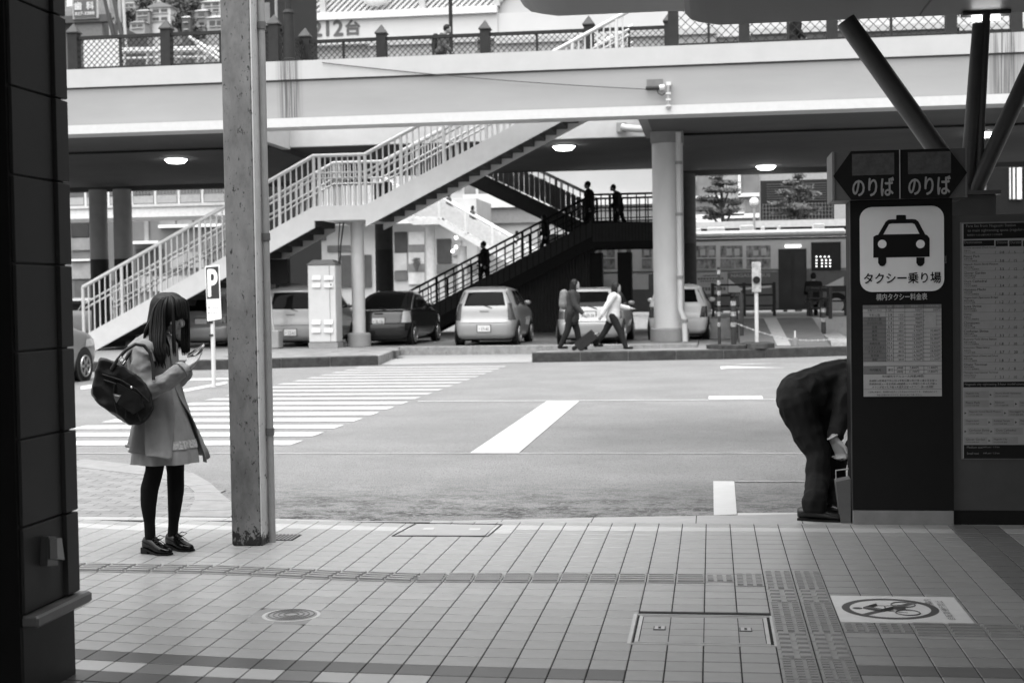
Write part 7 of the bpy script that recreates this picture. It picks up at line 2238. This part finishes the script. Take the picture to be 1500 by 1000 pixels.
for pts in ([(150, 548), (176, 556), (200, 570), (218, 588)], [(152, 556), (170, 562)], [(190, 575), (198, 600), (206, 616)], [(168, 560), (166, 580), (172, 606)], [(205, 585), (200, 610)], [(186, 582), (184, 612)]):
    sm.tube([g(x, y, -0.342 + 0.012 * abs(x - 180) / 40) for x, y in pts], 0.0045, 6)
sm.build('seams', M('bag_seam', 0.02, 0.4), bag)
MB().prism([g(172, 560, -0.34), g(205, 578, -0.34), g(212, 596, -0.335), g(196, 606, -0.34), g(174, 592, -0.345)], -FV * 0.012).build('front_pocket', bag_m, bag)
for pts in ([(163, 541, -0.33), (172, 527, -0.33), (184, 513, -0.325), (198, 504, -0.30), (211, 506, -0.27), (220, 517, -0.262), (224, 535, -0.262), (225, 556, -0.28)], [(178, 536, -0.15), (188, 520, -0.13), (200, 507, -0.12), (212, 503, -0.13), (221, 513, -0.20), (226, 530, -0.24)]):
    MB().tube([g(*p) for p in pts], 0.0105, 8).build('handle', M('bag_strap', 0.03, 0.35), bag, smooth=60)
MB().prism([g(165.5, 576, -0.352), g(178, 578.5, -0.352), g(170.5, 590, -0.352)], -FV * 0.004).build('triangle_badge', M('badge_grey', 0.16, 0.3, metal=0.5), bag)
MB().prism([g(167.5, 577.7, -0.357), g(175.5, 579.2, -0.357), g(174.6, 580.8, -0.357), g(168.3, 579.6, -0.357)], -FV * 0.001).build('badge_mark', M('badge_pale', 0.5, 0.4), bag)
MB().sphere(g(192.5, 567, -0.352), (0.008, 0.008, 0.008), 10, 6).build('stud', chrome, bag, smooth=True)
bu = MB()
for a, b in (((178, 522), (184, 528)), ((184, 528), (180, 533)), ((180, 533), (174, 527)), ((174, 527), (178, 522))):
    bu.cyl(g(*a, -0.335), g(*b, -0.335), 0.003, n=6)
bu.build('buckle', chrome, bag)

# ------------------------------------------------------------------ man bending over beside the sign
man = thing('person', 'man in dark suit bending over behind the taxi sign', 'person', G(1192, 764))
m0 = 9.75
def mm(px, py, dep=m0): return D(px, py, dep)
suit = M('dark_suit', 0.016, 0.8, var=0.25, scale=12, bump=0.5, bscale=7)
suit2 = M('dark_trousers', 0.010, 0.85, var=0.25, scale=12)
fA, fB = G(1190, 762), G(1225, 757)
dA = (ROT.transposed() @ (fA - CAM)).z * -1
dB = (ROT.transposed() @ (fB - CAM)).z * -1 + 0.1
PELV, CHEST, SHO = mm(1172, 584), mm(1228, 566, 9.92), mm(1262, 566, 10.0)
bd = MB()
bd.chain([(PELV, 0.13), (mm(1200, 574, 9.85), 0.13), (CHEST, 0.15), (SHO, 0.12)])
bd.chain([(SHO, 0.06), (mm(1285, 580, 10.02), 0.055), (mm(1302, 600, 10.02), 0.085)])
bd.sphere(mm(1306, 612, 10.02), (0.085, 0.085, 0.11), 14, 10)
bd.cap(mm(1316, 618, 9.96), 0.016, mm(1312, 626, 9.95), 0.014)
legN = [(mm(1168, 592, 9.68), 0.135), (mm(1180, 626, 9.66), 0.115), (mm(1199, 664, 9.6), 0.088), (mm(1197, 705, 9.52), 0.080), (D(1194, 731, dA), 0.076)]
legF = [(mm(1182, 600, 9.85), 0.125), (mm(1206, 640, 9.82), 0.105), (mm(1223, 672, 9.75), 0.085), (mm(1223, 710, 9.68), 0.080), (D(1224, 731, dB), 0.074)]
for lg in (legN, legF): bd.chain([(p, r * 0.8) for p, r in lg])
S1, E1, W1 = mm(1243, 556, 9.78), mm(1234, 612, 9.66), mm(1221, 642, 9.56)
S2, E2, W2 = mm(1262, 575, 10.15), mm(1266, 625, 10.05), mm(1250, 655, 9.95)
for s_, e, w in ((S1, E1, W1), (S2, E2, W2)): bd.chain([(s_, 0.055), (e, 0.045), (w, 0.03)])
hdn = (mm(1232, 664, 9.55) - W1).normalized()
hand(bd, W1, hdn, -FV * 0.4 - RV * 0.6, RV * 0.7 - FV * 0.7, 1.25, 48)
hand(bd, W2, Vector((-0.3, -0.3, -0.8)), -RV, -FV, 1.0, 30)
bd.blob('body', skin, man, 0.007, 3)
jk = MB()
jk.chain([(mm(1172, 580, 9.76), 0.165), (mm(1198, 570, 9.85), 0.165), (mm(1228, 564, 9.92), 0.185), (mm(1258, 562, 10.0), 0.17)])
jk.chain([(S1, 0.085), (mm(1238, 585, 9.70), 0.082), (E1, 0.074), (mm(1224, 637, 9.585), 0.056)])
jk.chain([(S2, 0.085), (E2, 0.07), (W2, 0.058)])
jk.chain([(mm(1212, 588, 9.82), 0.13), (mm(1240, 596, 9.88), 0.12)])
jk.blob('jacket', suit, man, 0.009, 4, wr=(0.014, 8, 1.0, 0.8))
for lg in (legN, legF):
    tb = MB(); tb.chain(lg)
    lo_ = D(1194, 749, dA) if lg is legN else D(1224, 747, dB)
    tb.tube([lg[-1][0], lo_], [0.084, 0.082], 16)
    tb.blob('trousers', suit2, man, 0.009, 4, wr=(0.010, 9, 1.0, 0.7))
MB().sphere(mm(1300, 604, 10.04), (0.095, 0.095, 0.10), 14, 10).build('hair', hair_m, man, smooth=True)
MB().tube([W1 - hdn * 0.012 + (hdn.orthogonal().normalized() * math.cos(a) + hdn.cross(hdn.orthogonal()).normalized() * math.sin(a)) * 0.036 for a in [2 * math.pi * k / 14 for k in range(15)]], 0.007, 6).build('shirt_cuff', M('shirt_white', 0.5, 0.7), man)
def mshoe(c):
    c = Vector((c.x, c.y, 0))
    d = (RV * 0.93 - FV * 0.36).normalized(); s_ = Vector((-d.y, d.x, 0)); Z = Vector((0, 0, 1))
    mb = MB(); rs = []
    for u, w, h0, h1 in ((-0.095, 0.022, 0.02, 0.075), (-0.08, 0.036, 0.016, 0.085), (-0.02, 0.040, 0.014, 0.090), (0.05, 0.044, 0.012, 0.078), (0.12, 0.047, 0.012, 0.058), (0.17, 0.042, 0.012, 0.050), (0.195, 0.022, 0.014, 0.036)):
        rs.append([c + d * u + s_ * w * math.cos(2 * math.pi * k / 12) + Z * ((h0 + h1) / 2 + (h1 - h0) / 2 * math.sin(2 * math.pi * k / 12)) for k in range(12)])
    mb.loft(rs)
    o = mb.build('shoe', M('black_leather', 0.012, 0.25), man, smooth=60)
    MB().loft([[c + d * u + s_ * w * sg + Z * z for sg, z in ((-1, 0.001), (1, 0.001), (1, 0.014), (-1, 0.014))] for u, w in ((-0.095, 0.026), (-0.03, 0.036), (0.1, 0.046), (0.17, 0.038), (0.196, 0.018))]).build('sole', black, o)
mshoe(fA); mshoe(fB)
# dustpan bin at his feet
bi = thing('dust_bin', 'grey upright dustpan with wire handle at the foot of the taxi sign', 'dustpan', (0.82, 9.36, 0))
a, b = PY(1224, 700, 9.34), PY(1246, 767, 9.34)
MB().loft([[(a.x + 0.03, 9.32, 0.002), (b.x + 0.0, 9.32, 0.002), (b.x, 9.46, 0.002), (a.x + 0.03, 9.46, 0.002)], [(a.x + 0.012, 9.31, 0.16), (b.x, 9.31, 0.16), (b.x, 9.46, 0.16), (a.x + 0.012, 9.46, 0.16)], [(a.x, 9.31, a.z - 0.02), (b.x, 9.31, a.z), (b.x, 9.46, a.z), (a.x, 9.46, a.z - 0.02)]]).build('pan', M('bin_grey', 0.10, 0.5), bi, smooth=40)
MB().tube([(a.x + 0.004, 9.34, a.z - 0.03), (a.x + 0.002, 9.34, a.z + 0.05), (b.x - 0.01, 9.34, a.z + 0.06)], 0.005, 6).build('handle', steel, bi)
bpy.data.scenes.remove(TMP)
